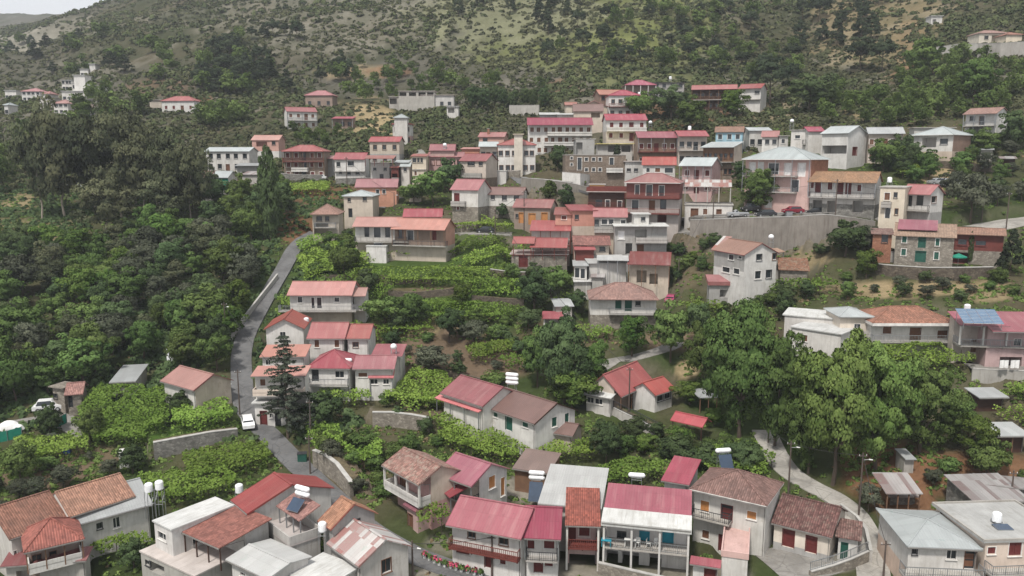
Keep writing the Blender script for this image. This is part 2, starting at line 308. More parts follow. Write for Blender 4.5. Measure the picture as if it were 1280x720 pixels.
ZB = np.array([np.interp(GA, _aa, _E[:, j]) for j in range(NY)])     # [NY, NA]
ZB = _gauss(_gauss(ZB, 7, 0), 12, 1)
GX = GA[None, :] * GY[:, None]; GYY = np.repeat(GY[:, None], NA, 1)
_amp = np.interp(GY, [90, 200, 300, 450, 900, 2000], [.25, .5, 4.5, 11, 9, 9])[:, None]
_sc = 1 / 85.0
ZN = _fbm(GX * _sc, GYY * _sc, 3, 6, True) * _amp
ZN += _fbm(GX / 9, GYY / 9, 77, 3) * np.interp(GY, [90, 200, 400], [.18, .3, .9])[:, None]
Z0 = CZ + ZB + ZN
# terraces cut by hand into the vineyard slope
_pv = 360 - F * np.tan(np.arctan(ZB / GYY) + TH); _pu = 640 + GX / GYY * F
_tm = np.clip(1 - np.abs((_pu - 560) / 170) ** 4, 0, 1) * np.clip(1 - np.abs((_pv - 375) / 80) ** 4, 0, 1)
_st = 1.7; _q = Z0 / _st; _fr = _q - np.floor(_q); _tz = (np.floor(_q) + np.clip((_fr - .78) / .22, 0, 1)) * _st
Z0 = Z0 * (1 - .85 * _tm) + _tz * .85 * _tm
Z1 = Z0.copy()
def hgt(x, y, Z):
    x = np.asarray(x, float); y = np.asarray(y, float)
    fa = np.clip((x / y - A_LO) / (A_HI - A_LO) * (NA - 1), 0, NA - 1.001); fy = np.clip((np.log(y) - GL[0]) / (GL[-1] - GL[0]) * (NY - 1), 0, NY - 1.001)
    i, j = fa.astype(int), fy.astype(int); ta, ty = fa - i, fy - j
    return (Z[j, i] * (1 - ta) + Z[j, i + 1] * ta) * (1 - ty) + (Z[j + 1, i] * (1 - ta) + Z[j + 1, i + 1] * ta) * ty
_MY = np.exp(np.linspace(math.log(45), math.log(2500), 2600))
def G(u, v, h=0.0, Z=None):
    """the point of the slope (plus h metres) that is seen along the photo direction (u, v)"""
    Z = Z1 if Z is None else Z
    a, e = ray(u, v); d = CZ + e * _MY - hgt(a * _MY, _MY, Z) - h
    k = np.nonzero(d <= 0)[0]
    k = int(k[0]) if len(k) else len(_MY) - 1
    if k == 0: Y = _MY[0]
    else: t = d[k - 1] / (d[k - 1] - d[k] + 1e-9); Y = _MY[k - 1] + (_MY[k] - _MY[k - 1]) * min(max(t, 0), 1)
    return Vector((a * Y, Y, CZ + e * Y))
def gz(x, y): return float(hgt(x, y, Z1))
def px(p):
    """photo coordinates of a world point"""
    x, y, z = p[0], p[1], p[2] - CZ; d = y * CT - z * ST; h = y * ST + z * CT
    return 640 + F * x / d, 360 - F * h / d
# ---------------------------------------------------------------- houses
CARVE = []
class Blk: pass
def B(uL, vL, uR, vR, h, d, roof='gx', rh=1.6, wall='white', rc='crim', yaw=None, bk=None, of=.45, ob=.3, os=.35, t=.12, hx=None, rp=.5,
      bd=4.0, w=(), dr=(), op=(), rw=(), lw=(), ws='b', ds=None, au=None, sw=0, bal=(), posts=0, pz=0, pm='metal', wall2=None, z2=None, fas=None, nowall=False, par=0, dz=0, rdr=(), ldr=(), side=None, chim=0):
    k = Blk(); k.__dict__.update({a: b for a, b in locals().items() if a != 'k'}); return k
def place(b):
    P = G(b.uL, b.vL, b.h, Z0); b.base = P.z - b.h
    if b.yaw is None:
        a, e = ray(b.uR, b.vR); Y = (P.z - CZ) / e; Q = Vector((a * Y, Y, P.z)); dx, dy = Q.x - P.x, Q.y - P.y
        b.W = math.hypot(dx, dy); yaw = math.atan2(dy, dx)
    else:
        yaw = R(b.yaw); a, _ = ray(b.uR, b.vR); c, s = math.cos(yaw), math.sin(yaw); b.W = (a * P.y - P.x) / (c - a * s)
    b.yw = yaw; b.O = Vector((P.x, P.y, b.base)); b.M = Matrix.Translation(b.O) @ Matrix.Rotation(yaw, 4, 'Z'); b.MI = b.M.inverted()
    if b.bk:
        a, e = ray(*b.bk)
        if abs(e) > .05: Y = (P.z - CZ) / e; q = b.MI @ Vector((a * Y, Y, P.z)); b.d = q.y
    return b
def loc_on(b, u, v, side):
    """photo direction (u, v) -> point on a wall plane of the block, in the block's frame"""
    a, e = ray(u, v); o = b.MI @ Vector((0, 0, CZ)); d = b.MI.to_3x3() @ Vector((a, 1, e))
    if side == 'F': t = (b.of - o.y) / d.y
    elif side == 'R': t = (b.W - b.os - o.x) / d.x
    else: t = (b.os - o.x) / d.x
    p = o + d * t; return (p.x if side == 'F' else p.y), p.z
def wall_face(mb, b, side, L, H, rects, mat, bd):
    """a wall rectangle L x (-bd..H) with openings cut through it; rects: (x0, z0, x1, z1, depth, mat of the reveal)"""
    def P(x, y, z):
        if side == 'F': return (b.os + x, b.of + y, z)
        if side == 'R': return (b.W - b.os - y, b.of + x, z)
        return (b.os + y, b.d - b.ob - x, z)
    R_ = [r for r in rects if r[2] - r[0] > .1]
    xs = sorted({0, L, *[min(max(r[k], 0), L) for r in R_ for k in (0, 2)]}); zs = sorted({-bd, H, *[min(max(r[k], -bd), H) for r in R_ for k in (1, 3)]})
    if b.z2 is not None and -bd < b.z2 < H: zs = sorted({*zs, b.z2})
    for x0, x1 in zip(xs, xs[1:]):
        for z0, z1 in zip(zs, zs[1:]):
            cx, cz = (x0 + x1) / 2, (z0 + z1) / 2
            if any(r[0] < cx < r[2] and r[1] < cz < r[3] for r in R_): continue
            mb.face([P(x0, 0, z0), P(x1, 0, z0), P(x1, 0, z1), P(x0, 0, z1)], b.wall2 if (b.z2 is not None and cz < b.z2) else mat)
    for r in R_:
        x0, z0, x1, z1 = max(r[0], 0), max(r[1], -bd), min(r[2], L), min(r[3], H); D = r[4]
        mb.face([P(x0, 0, z0), P(x0, D, z0), P(x0, D, z1), P(x0, 0, z1)], mat); mb.face([P(x1, 0, z1), P(x1, D, z1), P(x1, D, z0), P(x1, 0, z0)], mat)
        mb.face([P(x0, 0, z1), P(x0, D, z1), P(x1, D, z1), P(x1, 0, z1)], mat); mb.face([P(x0, 0, z0), P(x1, 0, z0), P(x1, D, z0), P(x0, D, z0)], mat)
        mb.face([P(x0, D, z0), P(x1, D, z0), P(x1, D, z1), P(x0, D, z1)], mat)
    return P
STY = {'b': ('frame', 'glass'), 'r': ('shutred', 'shutred'), 'n': ('shutbrown', 'shutbrown'), 'g': ('shutgreen', 'shutgreen'), 'o': ('shutorange', 'shutorange'), 'd': ('darkmetal', 'glass'), 'x': ('shutbrown', 'glass'), 'c': ('bluedoor', 'bluedoor'), 'w': ('frame', 'cloth'), 'q': ('shutred', 'glass')}
def joinery(root, T, P, r, style, kind, near):
    x0, z0, x1, z1 = r[:4]; D = r[4]; fm, pm = STY[style]; f = .07 if near else .11
    m = MB()
    def bx(a, y0, c, d_, y1, e, mm, k=m):
        q = [P(a, y0, c), P(d_, y1, e)]; k.box(*q[0], *q[1], mm)
    fr = 'frame' if style in 'rgno' and kind == 'window' else fm
    y0, y1 = -.03, D - .01
    if kind == 'window':
        bx(x0 - f, y0, z0 - f, x0 + .002, y1 * .5, z1 + f, fr); bx(x1 - .002, y0, z0 - f, x1 + f, y1 * .5, z1 + f, fr)
        bx(x0 + .002, y0, z1 - .002, x1 - .002, y1 * .5, z1 + f, fr); bx(x0 - f - .05, y0 - .1, z0 - f - .06, x1 + f + .05, -.005, z0 - f - .003, fr)
        if near: bx((x0 + x1) / 2 - .03, D - .07, z0, (x0 + x1) / 2 + .03, D - .035, z1, fr if style in 'bw' else fm)
    else:
        bx(x0 - f, y0, z0, x0 + .002, y1 * .5, z1 + f, fm); bx(x1 - .002, y0, z0, x1 + f, y1 * .5, z1 + f, fm); bx(x0 + .002, y0, z1 - .002, x1 - .002, y1 * .5, z1 + f, fm)
        if near:
            for zz in (.12, .5): bx(x0 + .1, D - .06, z0 + (z1 - z0) * zz, x1 - .1, D - .04, z0 + (z1 - z0) * (zz + .3), fm)
    pn = m
    if near: pn = MB()
    if style in 'rgno' and kind == 'window':
        xm = (x0 + x1) / 2
        bx(x0, D * .35, z0, xm - .015, D * .6, z1, pm, pn); bx(xm + .015, D * .35, z0, x1, D * .6, z1, pm, pn)
        if near:
            n = max(3, int((z1 - z0) / .16))
            for i in range(n):
                zz = z0 + (z1 - z0) * (i + .5) / n; bx(x0 + .06, D * .3, zz - .02, xm - .06, D * .34, zz + .02, pm, pn); bx(xm + .06, D * .3, zz - .02, x1 - .06, D * .34, zz + .02, pm, pn)
    else: bx(x0, D - .035, z0, x1, D - .012, z1, pm, pn)
    o = m.build(kind, root, T=T)
    if near: pn.build(('shutter' if style in 'rgno' else 'pane') if kind == 'window' else 'leaf', o, T=Matrix.Identity(4) if T is None else T)
def zroof(b, x, y):
    """height of the roof's top surface above the base"""
    h, rh, d, w = b.h, b.rh, b.d, b.W
    if b.roof == 'gx':
        yr = d * b.rp; return h + rh * (y / yr if y <= yr else (d - y) / (d - yr))
    if b.roof == 'gy': return h + rh * (1 - abs(x - w / 2) / (w / 2))
    if b.roof == 'shed': return h + rh * y / d
    return h
def rail(m, p, q, style, T=None):
    p, q = Vector(p), Vector(q); L = (q - p).length; d = (q - p).normalized(); up = Vector((0, 0, 1)); n = d.cross(up)
    def bar(a, c, t, mm):
        u = (c - a).normalized(); s1 = n * t; s2 = u.cross(n) * t
        A = [a + s1 + s2, a - s1 + s2, a - s1 - s2, a + s1 - s2]; C = [x + (c - a) for x in A]
        for i in range(4): m.face([A[i], A[(i + 1) % 4], C[(i + 1) % 4], C[i]], mm)
        m.face(A[::-1], mm); m.face(C, mm)
    if style in ('s', 'sc', 'sp', 'sr'):
        mm = {'s': 'white', 'sc': 'conc', 'sp': 'peach', 'sr': 'redwood'}[style]; bar(p + up * .45, q + up * .45, .06, mm)
        A = [p - n * .06, q - n * .06, q + n * .06, p + n * .06]
        m.slab([x + up * .95 for x in A], .95, mm); return
    mm = {'m': 'metal', 'd': 'darkmetal', 'w': 'redwood', 'f': 'frame', 'wd': 'wood'}[style]
    bar(p + up * .98, q + up * .98, .035, mm); bar(p + up * .12, q + up * .12, .02, mm)
    k = max(1, int(L / .22)); 
    for i in range(k + 1):
        x = p + d * (L * i / k); bar(x + up * .02, x + up * .97, .03 if i % 6 == 0 else (.014 if style != 'w' else .022), mm)
def house(label, *blocks, name='house', cat='house', group=None, near=None, extra=None):
    for b in blocks: place(b)
    b0 = blocks[0]; root = empty(name, b0.O, b0.yw, label, cat, group); I = b0.MI
    for b in blocks:
        T = I @ b.M; nr = near if near is not None else b.O.y < 135
        w, d, h = b.W, b.d, b.h; x0, x1, y0, y1 = b.os, w - b.os, b.of, d - b.ob
        wm = MB(); HF = zroof(b, w / 2, y0) - b.t if b.roof in ('gx', 'shed') else h - (b.t if b.roof != 'flat' else .02)
        HB = zroof(b, w / 2, y1) - b.t if b.roof in ('gx', 'shed') else HF; HL = HF
        HS = min(HF, HB)
        if b.roof == 'gy': HF = HB = HS = zroof(b, x0, 0) - b.t
        if not b.nowall:
            rect = {'F': [], 'R': [], 'L': []}; jo = {'F': [], 'R': [], 'L': []}
            for side, wl, dl in (('F', b.w, b.dr), ('R', b.rw, b.rdr), ('L', b.lw, b.ldr)):
                for lst, kind in ((wl, 'window'), (dl, 'door')):
                    for r in lst:
                        sty = r[4] if len(r) > 4 else (b.ws if kind == 'window' else (b.ds or 'n'))
                        a = loc_on(b, r[0], r[1], side); c = loc_on(b, r[2], r[3], side)
                        if side == 'F': X = sorted((a[0] - x0, c[0] - x0))
                        elif side == 'R': X = sorted((a[0] - y0, c[0] - y0))
                        else: X = sorted((y1 - a[0], y1 - c[0]))
                        Zz = sorted((a[1], c[1]))
                        if kind == 'door' and Zz[1] - Zz[0] < 1.7: Zz[0] = Zz[1] - 2.0
                        X[0] = max(X[0], .1); X[1] = min(X[1], (x1 - x0 if side == 'F' else y1 - y0) - .1)
                        Zz[1] = min(Zz[1], (HF if side == 'F' else HS) - .12)
                        if X[1] - X[0] < .25 or Zz[1] - Zz[0] < .25: continue
                        rr = (X[0], Zz[0], X[1], Zz[1], .2); rect[side].append(rr); jo[side].append((rr, sty, kind))
            for r in b.op:                                     # open recesses: garages, loggias (u0, v0, u1, v1, depth)
                a = loc_on(b, r[0], r[1], 'F'); c = loc_on(b, r[2], r[3], 'F'); X = sorted((a[0] - x0, c[0] - x0)); Zz = sorted((a[1], c[1]))
                rect['F'].append((max(X[0], .15), Zz[0], min(X[1], x1 - x0 - .15), min(Zz[1], HF - .15), min(r[4], y1 - y0 - .4)))
            if b.au:                                           # regular rows of windows: (count, floors, style, door style)
                n, fl, sty, dsty = (list(b.au) + ['b', 'n'])[:4] if len(b.au) < 4 else b.au
                L = x1 - x0; fh = h / fl
                for f in range(fl):
                    isd = {n // 2} if dsty and (f == 0 or b.bal) else set()
                    for i in range(n):
                        cx = L * (i + .5) / n + ((i * 7 + f * 3 + len(label)) % 5 - 2) * .06
                        ww = min(.5, L / n * .3)
                        rr = (cx - ww, f * fh + .95, cx + ww, f * fh + min(2.2, fh - .45), .18)
                        kind, st = 'window', sty
                        if i in isd: rr = (cx - ww, f * fh + .06, cx + ww, f * fh + min(2.15, fh - .4), .18); kind = 'door'; st = dsty
                        if rr[3] < HF - .15: rect['F'].append(rr); jo['F'].append((rr, st, kind))
            if b.sw:
                for side in 'RL':
                    L = y1 - y0; fl = max(1, int(h / 2.7))
                    for f in range(fl):
                        for i in range(b.sw):
                            cx = L * (i + .5) / b.sw; rr = (cx - .45, f * h / fl + .95, cx + .45, f * h / fl + 2.1, .18)
                            if rr[3] < HS - .1: rect[side].append(rr); jo[side].append((rr, b.ws, 'window'))
            sm = b.side or b.wall
            PF = wall_face(wm, b, 'F', x1 - x0, HF, rect['F'], b.wall, b.bd); PR = wall_face(wm, b, 'R', y1 - y0, HS, rect['R'], sm, b.bd); PL = wall_face(wm, b, 'L', y1 - y0, HS, rect['L'], sm, b.bd)
            wm.face([(x1, y1, -b.bd), (x0, y1, -b.bd), (x0, y1, HB), (x1, y1, HB)], sm)
            if b.roof == 'gx':
                yr = d * b.rp; zt = h + b.rh - b.t
                for x in (x0, x1): wm.face([(x, y0, HS), (x, y1, HS), (x, y1, HB), (x, yr, zt), (x, y0, HF)], sm)
            elif b.roof == 'shed':
                for x in (x0, x1): wm.face([(x, y0, HS), (x, y1, HS), (x, y1, HB), (x, y0, HF)] if abs(HF - HB) > .01 else [(x, y0, HS), (x, y1, HS), (x, y1, HS + .01)], sm)
            elif b.roof == 'gy':
                zt = h + b.rh - b.t
                for y in (y0, y1): wm.face([(x0, y, HF), (x1, y, HF), (w / 2, y, zt)], b.wall)
            wm.build('wall', root, T=T)
            for side, P in (('F', PF), ('R', PR), ('L', PL)):
                for rr, st, kind in jo[side]: joinery(root, T, P, rr, st, kind, nr)
        # roof
        rm = MB(); t = b.t; fm = b.fas or b.rc
        if b.roof == 'gx':
            yr = d * b.rp
            rm.slab([(0, 0, h), (w, 0, h), (w, yr, h + b.rh), (0, yr, h + b.rh)], t, b.rc, fm); rm.slab([(0, yr, h + b.rh), (w, yr, h + b.rh), (w, d, h), (0, d, h)], t, b.rc, fm)
            rm.box(-.02, yr - .14, h + b.rh - .05, w + .02, yr + .14, h + b.rh + .06, b.rc)
            if nr:
                for xx in (-.03, w): rm.slab([(xx, -.02, h + .03), (xx + .03, -.02, h + .03), (xx + .03, yr, h + b.rh + .03), (xx, yr, h + b.rh + .03)], .24, fm)
        elif b.roof == 'gy':
            for s in (0, 1):
                xe = 0 if s == 0 else w
                q = [(xe, 0, h), (w / 2, 0, h + b.rh), (w / 2, d, h + b.rh), (xe, d, h)]
                rm.slab(q if s else q[::-1], t, b.rc, fm)
            rm.box(w / 2 - .14, -.02, h + b.rh - .05, w / 2 + .14, d + .02, h + b.rh + .06, b.rc)
        elif b.roof == 'shed':
            rm.slab([(0, 0, h), (w, 0, h), (w, d, h + b.rh), (0, d, h + b.rh)], t, b.rc, fm)
        elif b.roof == 'hip':
            hx = min(b.hx if b.hx is not None else min(d, w) * .5, w * .499); yr = d * b.rp; z = h + b.rh; A, Bq = (hx, yr, z), (w - hx, yr, z)
            C0, C1, C2, C3 = (0, 0, h), (w, 0, h), (w, d, h), (0, d, h)
            for q in ([C0, C1, Bq, A], [C2, C3, A, Bq], [C1, C2, Bq], [C3, C0, A]): rm.face(q, b.rc)
            rm.box(0, 0, h - t, w, d, h - .005, fm, skip='')
            for p, q in ((C0, A), (C1, Bq), (C2, Bq), (C3, A), (A, Bq)): rm.tube(Vector(p) + Vector((0, 0, .02)), Vector(q) + Vector((0, 0, .03)), .09, b.rc, n=5)
        elif b.roof == 'flat':
            rm.box(0, 0, h - .02, w, d, h + .16, b.rc)
            if b.par:
                for q in ((0, 0, w, .15), (0, d - .15, w, d), (0, .15, .15, d - .15), (w - .15, .15, w, d - .15)): rm.box(q[0], q[1], h + .162, q[2], q[3], h + .16 + b.par, b.fas or b.wall)
        ro = rm.build('roof', root, T=T)
        if b.chim:
            xx = w * b.chim; yy = d * .3; zz = zroof(b, xx, yy); MB().box(xx - .3, yy - .3, zz - .3, xx + .3, yy + .3, zz + 1.5, 'brick').box(xx - .38, yy - .38, zz + 1.5, xx + .38, yy + .38, zz + 1.62, 'conc').build('chimney', ro, T=T)
        if nr and b.roof in ('gx', 'shed', 'hip') and not b.nowall and w > 3.2:
            gm = MB(); z = h - b.t - .03; gm.box(.02, -.1, z - .05, w - .02, .0, z + .07, 'gutter'); gm.tube((w - b.os - .12, -.05, z - .04), (w - b.os - .12, y0 - .07, z - .5), .04, 'gutter', n=5); gm.tube((w - b.os - .12, y0 - .07, z - .5), (w - b.os - .12, y0 - .07, max(.1, b.pz)), .04, 'gutter', n=5); gm.build('gutter', ro, T=T)
        # balconies: (floor height, x0, x1 as fractions, depth, rail style)
        for z, f0, f1, dep, rs in b.bal:
            bm = MB(); xa, xb = x0 + (x1 - x0) * f0, x0 + (x1 - x0) * f1
            bm.box(xa, y0 - dep, z - .18, xb, y0 - .003, z, 'redwood' if rs == 'w' else ('conc' if rs != 's' else 'white'))
            if z > 1.2:
                for i in range(max(2, int((xb - xa) / 2.5)) + 1): xx = xa + .1 + (xb - xa - .2) * i / max(2, int((xb - xa) / 2.5)); bm.box(xx - .06, y0 - dep + .1, z - .34, xx + .06, y0 - .004, z - .182, 'redwood' if rs == 'w' else 'conc')
            bo = bm.build('balcony', root, T=T)
            if rs:
                ra = MB(); rail(ra, (xa + .05, y0 - dep + .06, z), (xb - .05, y0 - dep + .06, z), rs); rail(ra, (xa + .05, y0 - .05, z), (xa + .05, y0 - dep + .1, z), rs); rail(ra, (xb - .05, y0 - dep + .1, z), (xb - .05, y0 - .05, z), rs)
                ra.build('railing', bo, T=T)
        if b.posts:
            for i in range(b.posts):
                xx = .25 + (w - .5) * i / (b.posts - 1); zt = zroof(b, xx, .25) - b.t; pm = MB(); r = .11 if b.pm in ('white', 'conc', 'stone') else .06
                pm.box(xx - r, .25 - r, b.pz, xx + r, .25 + r, zt - .01, b.pm); pm.build('post', root, T=T)
        CARVE.append((b.O.copy(), b.yw, w, d, b.base))
    if extra: extra(root, blocks)
    return root, blocks
def carve():
    """dig every house's footprint out of the slope behind it"""
    P = np.stack([GX, GYY], -1)
    for O, yaw, w, d, base in CARVE:
        r = math.hypot(w, d) + 8; j0, j1 = np.searchsorted(GY, max(O.y - r, Y_LO + 1)), np.searchsorted(GY, O.y + r)
        c, s = math.cos(yaw), math.sin(yaw); dx, dy = GX[j0:j1] - O.x, GYY[j0:j1] - O.y
        lx, ly = dx * c + dy * s, -dx * s + dy * c
        ex = np.maximum(np.maximum(-lx, lx - w), 0); ey = np.maximum(np.maximum(-ly, ly - d), 0); dist = np.hypot(ex, ey)
        lim = base - .05 + np.maximum(dist - .5, 0) * 1.1
        Z1[j0:j1] = np.where(dist < 7, np.minimum(Z1[j0:j1], lim), Z1[j0:j1])
# ================================================================ foreground houses
house('large tiled house with brown and orange roofs and a tiled porch at the bottom left',
  B(12,674,86,649,5.4,9,rh=2.2,rc='browntile',wall='dirtywhite',os=.3,w=[(14,690,22,700)]),
  B(96,656,191,630,4.6,8.5,rh=1.9,rc='zinc',wall='white',w=[(141,648,150,658),(121,655,128,660,'d')],fas='zinc'),
  B(87,646,169,620,5.5,7.2,rh=1.9,rc='orange',wall='white',bd=0,os=.1),
  B(29,691,106,673,5.4,6,roof='hip',rh=1.9,rc='redtile',wall='brown',of=2.2,bal=[(2.9,0,1,2.0,'s')],posts=4,pz=2.9,pm='wood',dr=[(62,690,72,706,'x')],w=[(40,695,52,703,'x')]),
  B(0,708,108,700,3.0,2.2,roof='shed',rh=.5,rc='darkred',wall='conc',op=[(20,714,50,726,1.2)]))
house('white cube house with a flat white roof and an orange veranda above a terrace',
  B(190,652,214,664,6.0,9,roof='flat',rc='whiteroof',wall='white',bk=(292,632),of=.15,ob=.15,os=.15,w=[(197,663,208,677)],rw=[(240,660,252,676)]),
  B(226,664,274,685,5.6,9,roof='shed',rh=.6,rc='redtile',wall='white',bk=(311,643),of=3.4,os=.3,posts=4,pz=2.9,pm='darkwood',dr=[(236,666,246,684,'n')],w=[(254,672,266,684)],side='grey'),
  B(174,690,243,722,2.9,10,roof='flat',rc='terr',wall='conc',of=.1,ob=.1,os=.1,op=[(186,700,206,722,2.5)],w=[(182,700,188,708,'d')]))
house('long house with two brick red sheet roofs stepping down toward the lane',
  B(288,625,309,642,5.4,13,rh=1.9,rc='redsheet',wall='white',bk=(425,614),side='dirtywhite',rw=[(322,668,330,680,'d')],os=.4))
house('grey house with an orange tiled double roof beside a concrete roof terrace',
  B(397,651,413,662,5.6,10,rh=2.0,rc='orange',wall='grey',bk=(472,641),side='grey',fas='redsheet',rw=[(440,650,450,660,'d')]),
  B(325,655,362,684,3.6,6,roof='flat',rc='terr',wall='conc',bk=(398,668),of=.1,ob=.1,os=.1,par=.95,w=[(332,670,344,676,'d')]),
  B(345,632,374,651,5.9,5,roof='shed',rh=1.0,rc='redtile',bk=(398,640),nowall=True,posts=4,pz=3.7,pm='metal'))
house('grey shed house roofed with faded red and white striped corrugated sheets',
  B(408,679,448,708,4.2,7,rh=1.8,rc='rust',wall='dirtywhite',bk=(513,681),side='dirtywhite',rw=[(477,701,489,713,'x')],os=.35))
house('low building with a dirty white slab roof beside the bottom edge',
  B(282,699,334,724,4.5,9,roof='gx',rh=.5,rc='whitesheet',wall='dirtywhite',bk=(378,690),w=[(300,714,307,722)]),
  B(356,718,404,738,3.6,7,roof='flat',rc='whiteroof',wall='white',bk=(457,712)))
house('old house with a weathered mottled tile roof and pillared white balcony above the lane',
  B(477,581,523,606,5.6,9,rh=1.5,rc='oldtile',wall='pinkwall',of=2.0,bk=(572,585),bal=[(2.75,0,1,1.9,'s')],posts=4,pz=2.8,pm='white',w=[(488,628,494,643,'n')],dr=[(500,590,508,602,'n')],side='beige',wall2='pinkwall',z2=2.6))
house('pink and cream house under a plain crimson sheet roof with a small terrace',
  B(544,592,589,608,5.3,8,rh=1.7,rc='crim',wall='beige',of=1.8,bk=(636,585),side='white',bal=[(2.7,.1,1,1.6,'d')],posts=3,pz=2.7,rw=[(611,596,619,608,'o'),(626,598,631,618,'o')],dr=[(564,606,572,620,'n')]),
  B(544,606,562,622,3.6,4,roof='shed',rh=1.6,rc='crim',bk=(586,596),wall='pinkwall',nowall=True,posts=2),
  B(503,630,520,640,2.7,4.5,roof='shed',rh=.6,rc='crim',bk=(538,622),wall='pinkwall',dr=[(508,640,516,656)]))
house('low wooden walled store with a brown sheet roof behind the roof terrace',
  B(640,585,686,592,3.2,6,roof='shed',rh=.9,rc='brownroof',wall='wood',bk=(686,572),os=.2,dr=[(625,604,633,622,'o')]))
house('long white house with a wide crimson roof and dark red balcony over the street',
  B(557,656,651,674,5.3,7.5,rh=1.9,rc='crim',wall='white',of=.9,fas='crim',w=[(585,662,594,673,'x'),(624,669,635,682,'x'),(570,684,587,694,'r'),(625,698,632,706,'r')],dr=[(606,691,615,711,'r')],bal=[(2.75,0,1,1.0,'w')]),
  B(653,672,701,675,5.3,7,rh=2.0,rc='crim',wall='white',of=1.2,dr=[(668,697,678,716,'r')],w=[(657,675,668,686,'r'),(680,675,693,686,'r'),(681,699,691,708,'r')],bal=[(2.7,0,1,1.2,'d')],posts=2,pz=2.7,yaw=-6))
house('narrow infill house with an orange tiled porch roof over a dark railing and garage',
  B(706,656,751,661,5.4,7,roof='shed',rh=1.4,rc='redtile',wall='pinkwall',of=1.9,yaw=-5,w=[(724,659,737,670,'r')],dr=[(711,660,719,679,'r')],op=[(706,692,744,718,4)],bal=[(2.7,0,1,1.9,'w')],posts=2,pz=0,pm='white'))
house('building under a wide white cloth covered low roof between crimson roofs',
  B(672,629,752,636,5.2,9,roof='shed',rh=1.1,rc='whitesheet',wall='dirtywhite',bk=(792,598)))
def blue_porch(root, bl):
    b = bl[0]; T = b0T(bl[0], b)
    m = MB(); m.slab([(-.05, -.05, b.h + .06), (b.W + .05, -.05, b.h + .06), (b.W + .05, 2.3, b.h + .06 + b.rh * 2.3 / b.d), (-.05, 2.3, b.h + .06 + b.rh * 2.3 / b.d)], .05, 'whiteroof')
    m.slab([(-.06, -.06, b.h + .05), (b.W + .06, -.06, b.h + .05), (b.W + .06, -.02, b.h + .05), (-.06, -.02, b.h + .05)], .5, 'whiteroof'); m.build('awning', root, T=T)
def b0T(b0, b): return b0.MI @ b.M
house('white house with a faded crimson roof, open upper balcony and bright blue door',
  B(752,652,864,663,5.9,6.8,roof='shed',rh=1.7,rc='crim',wall='white',of=2.6,bd=4,os=.2,dr=[(829,662,841,681,'c'),(800,664,811,680,'c')],w=[(772,664,782,674,'d')],op=[(756,687,772,722,2),(778,689,798,724,2),(812,691,826,726,2)],
    bal=[(2.9,0,1,2.4,'m')],posts=4,pz=0,pm='white'), extra=blue_porch)
house('tall white house with a brown tiled hip roof, orange shutters and a pink topped terrace',
  B(861,611,959,633,6.6,9,roof='hip',rh=2.0,rc='browntile',wall='white',of=1.0,bk=(981,604),fas='frame',hx=5,w=[(876,625,886,640,'o'),(934,638,945,650,'o'),(878,662,886,674,'n')],dr=[(902,630,915,650,'q'),(899,668,908,686,'r')],
    bal=[(3.5,0,.55,1.3,'d')]),
  B(901,695,936,700,3.4,9,roof='flat',rc='pinkterr',wall='white',bk=(957,654),of=.1,ob=.1,os=.1,par=.5,fas='pinkterr'),
  B(826,600,862,606,5.2,7,roof='shed',rh=.7,rc='crim',wall='white',bk=(890,583),w=[(843,610,856,618,'o')]),
  B(862,704,901,710,2.6,1.2,roof='shed',rh=.3,rc='crim',wall='white',dr=[(881,711,899,726,'r')]))
house('low cream house with two dark red doors and an old brown tile roof',
  B(964,653,1040,672,3.1,8,rh=2.0,rc='darktile',wall='cream',of=.4,fas='darktile',dr=[(979,661,992,686,'r'),(1008,669,1020,693,'r')],wall2='grey',z2=.75,os=.25),
  B(1044,670,1077,676,2.4,4,roof='shed',rh=.5,rc='darktile',wall='white',dr=[(1052,678,1059,690,'g')]))
house('building with a pale grey sheet hip roof over a peach coloured balcony',
  B(1134,683,1229,687,5.4,13,roof='hip',rh=1.0,rc='silver',wall='white',bk=(1216,640),hx=6,wall2='peach',z2=2.7,w=[(1141,684,1146,693,'d'),(1184,687,1195,699),(1146,717,1162,725),(1180,716,1190,724)],dr=[(1207,688,1219,703,'x')],
    bal=[(2.7,-.12,1.05,1.5,'m')]),
  B(1230,679,1345,674,5.6,9,roof='flat',rc='greyroof',wall='peach',yaw=4,of=.2,w=[(1235,684,1244,692,'r'),(1262,677,1276,694,'r'),(1226,716,1236,726,'n'),(1255,716,1268,726,'n')],par=.2,fas='conc',bal=[(2.7,0,1,1.4,'m')]))
house('ruined shed with tumbledown patchwork tin roof behind the grey flat roof', 
  B(1218,628,1290,626,2.6,6,roof='shed',rh=.9,rc='tin',wall='greystone',yaw=4,bd=2), B(1232,606,1300,612,2.2,5,roof='shed',rh=-.5,rc='tin',wall='greystone',yaw=-14,bd=2), name='shed', cat='shed')
house('open timber shed with a streaky tin roof on the brown bank', 
  B(1108,617,1154,617,2.5,4,roof='shed',rh=1.0,rc='tin',nowall=True,posts=4,pm='wood',yaw=0), B(1112,622,1150,622,.5,.8,roof='flat',rc='tin',wall='greystone',yaw=0), name='shed', cat='shed')
house('small grey hut roof in the bushes above the timber shed', B(1132,574,1146,574,2,3,roof='shed',rh=.3,rc='zinc',wall='conc',yaw=0,os=.1), name='hut', cat='hut')
house('low lean to with a pale tin roof between the right edge vine terraces', B(1224,497,1262,494,2.2,3.5,roof='shed',rh=.4,rc='zinc',wall='darkwood',yaw=3,of=.8), name='shed', cat='shed')
house('dark open shed with a grey sheet roof at the right edge', B(1246,545,1290,543,2.6,4,roof='shed',rh=.5,rc='zinc',wall='darkwood',yaw=2,of=1,posts=3,pm='wood'), name='shed', cat='shed')
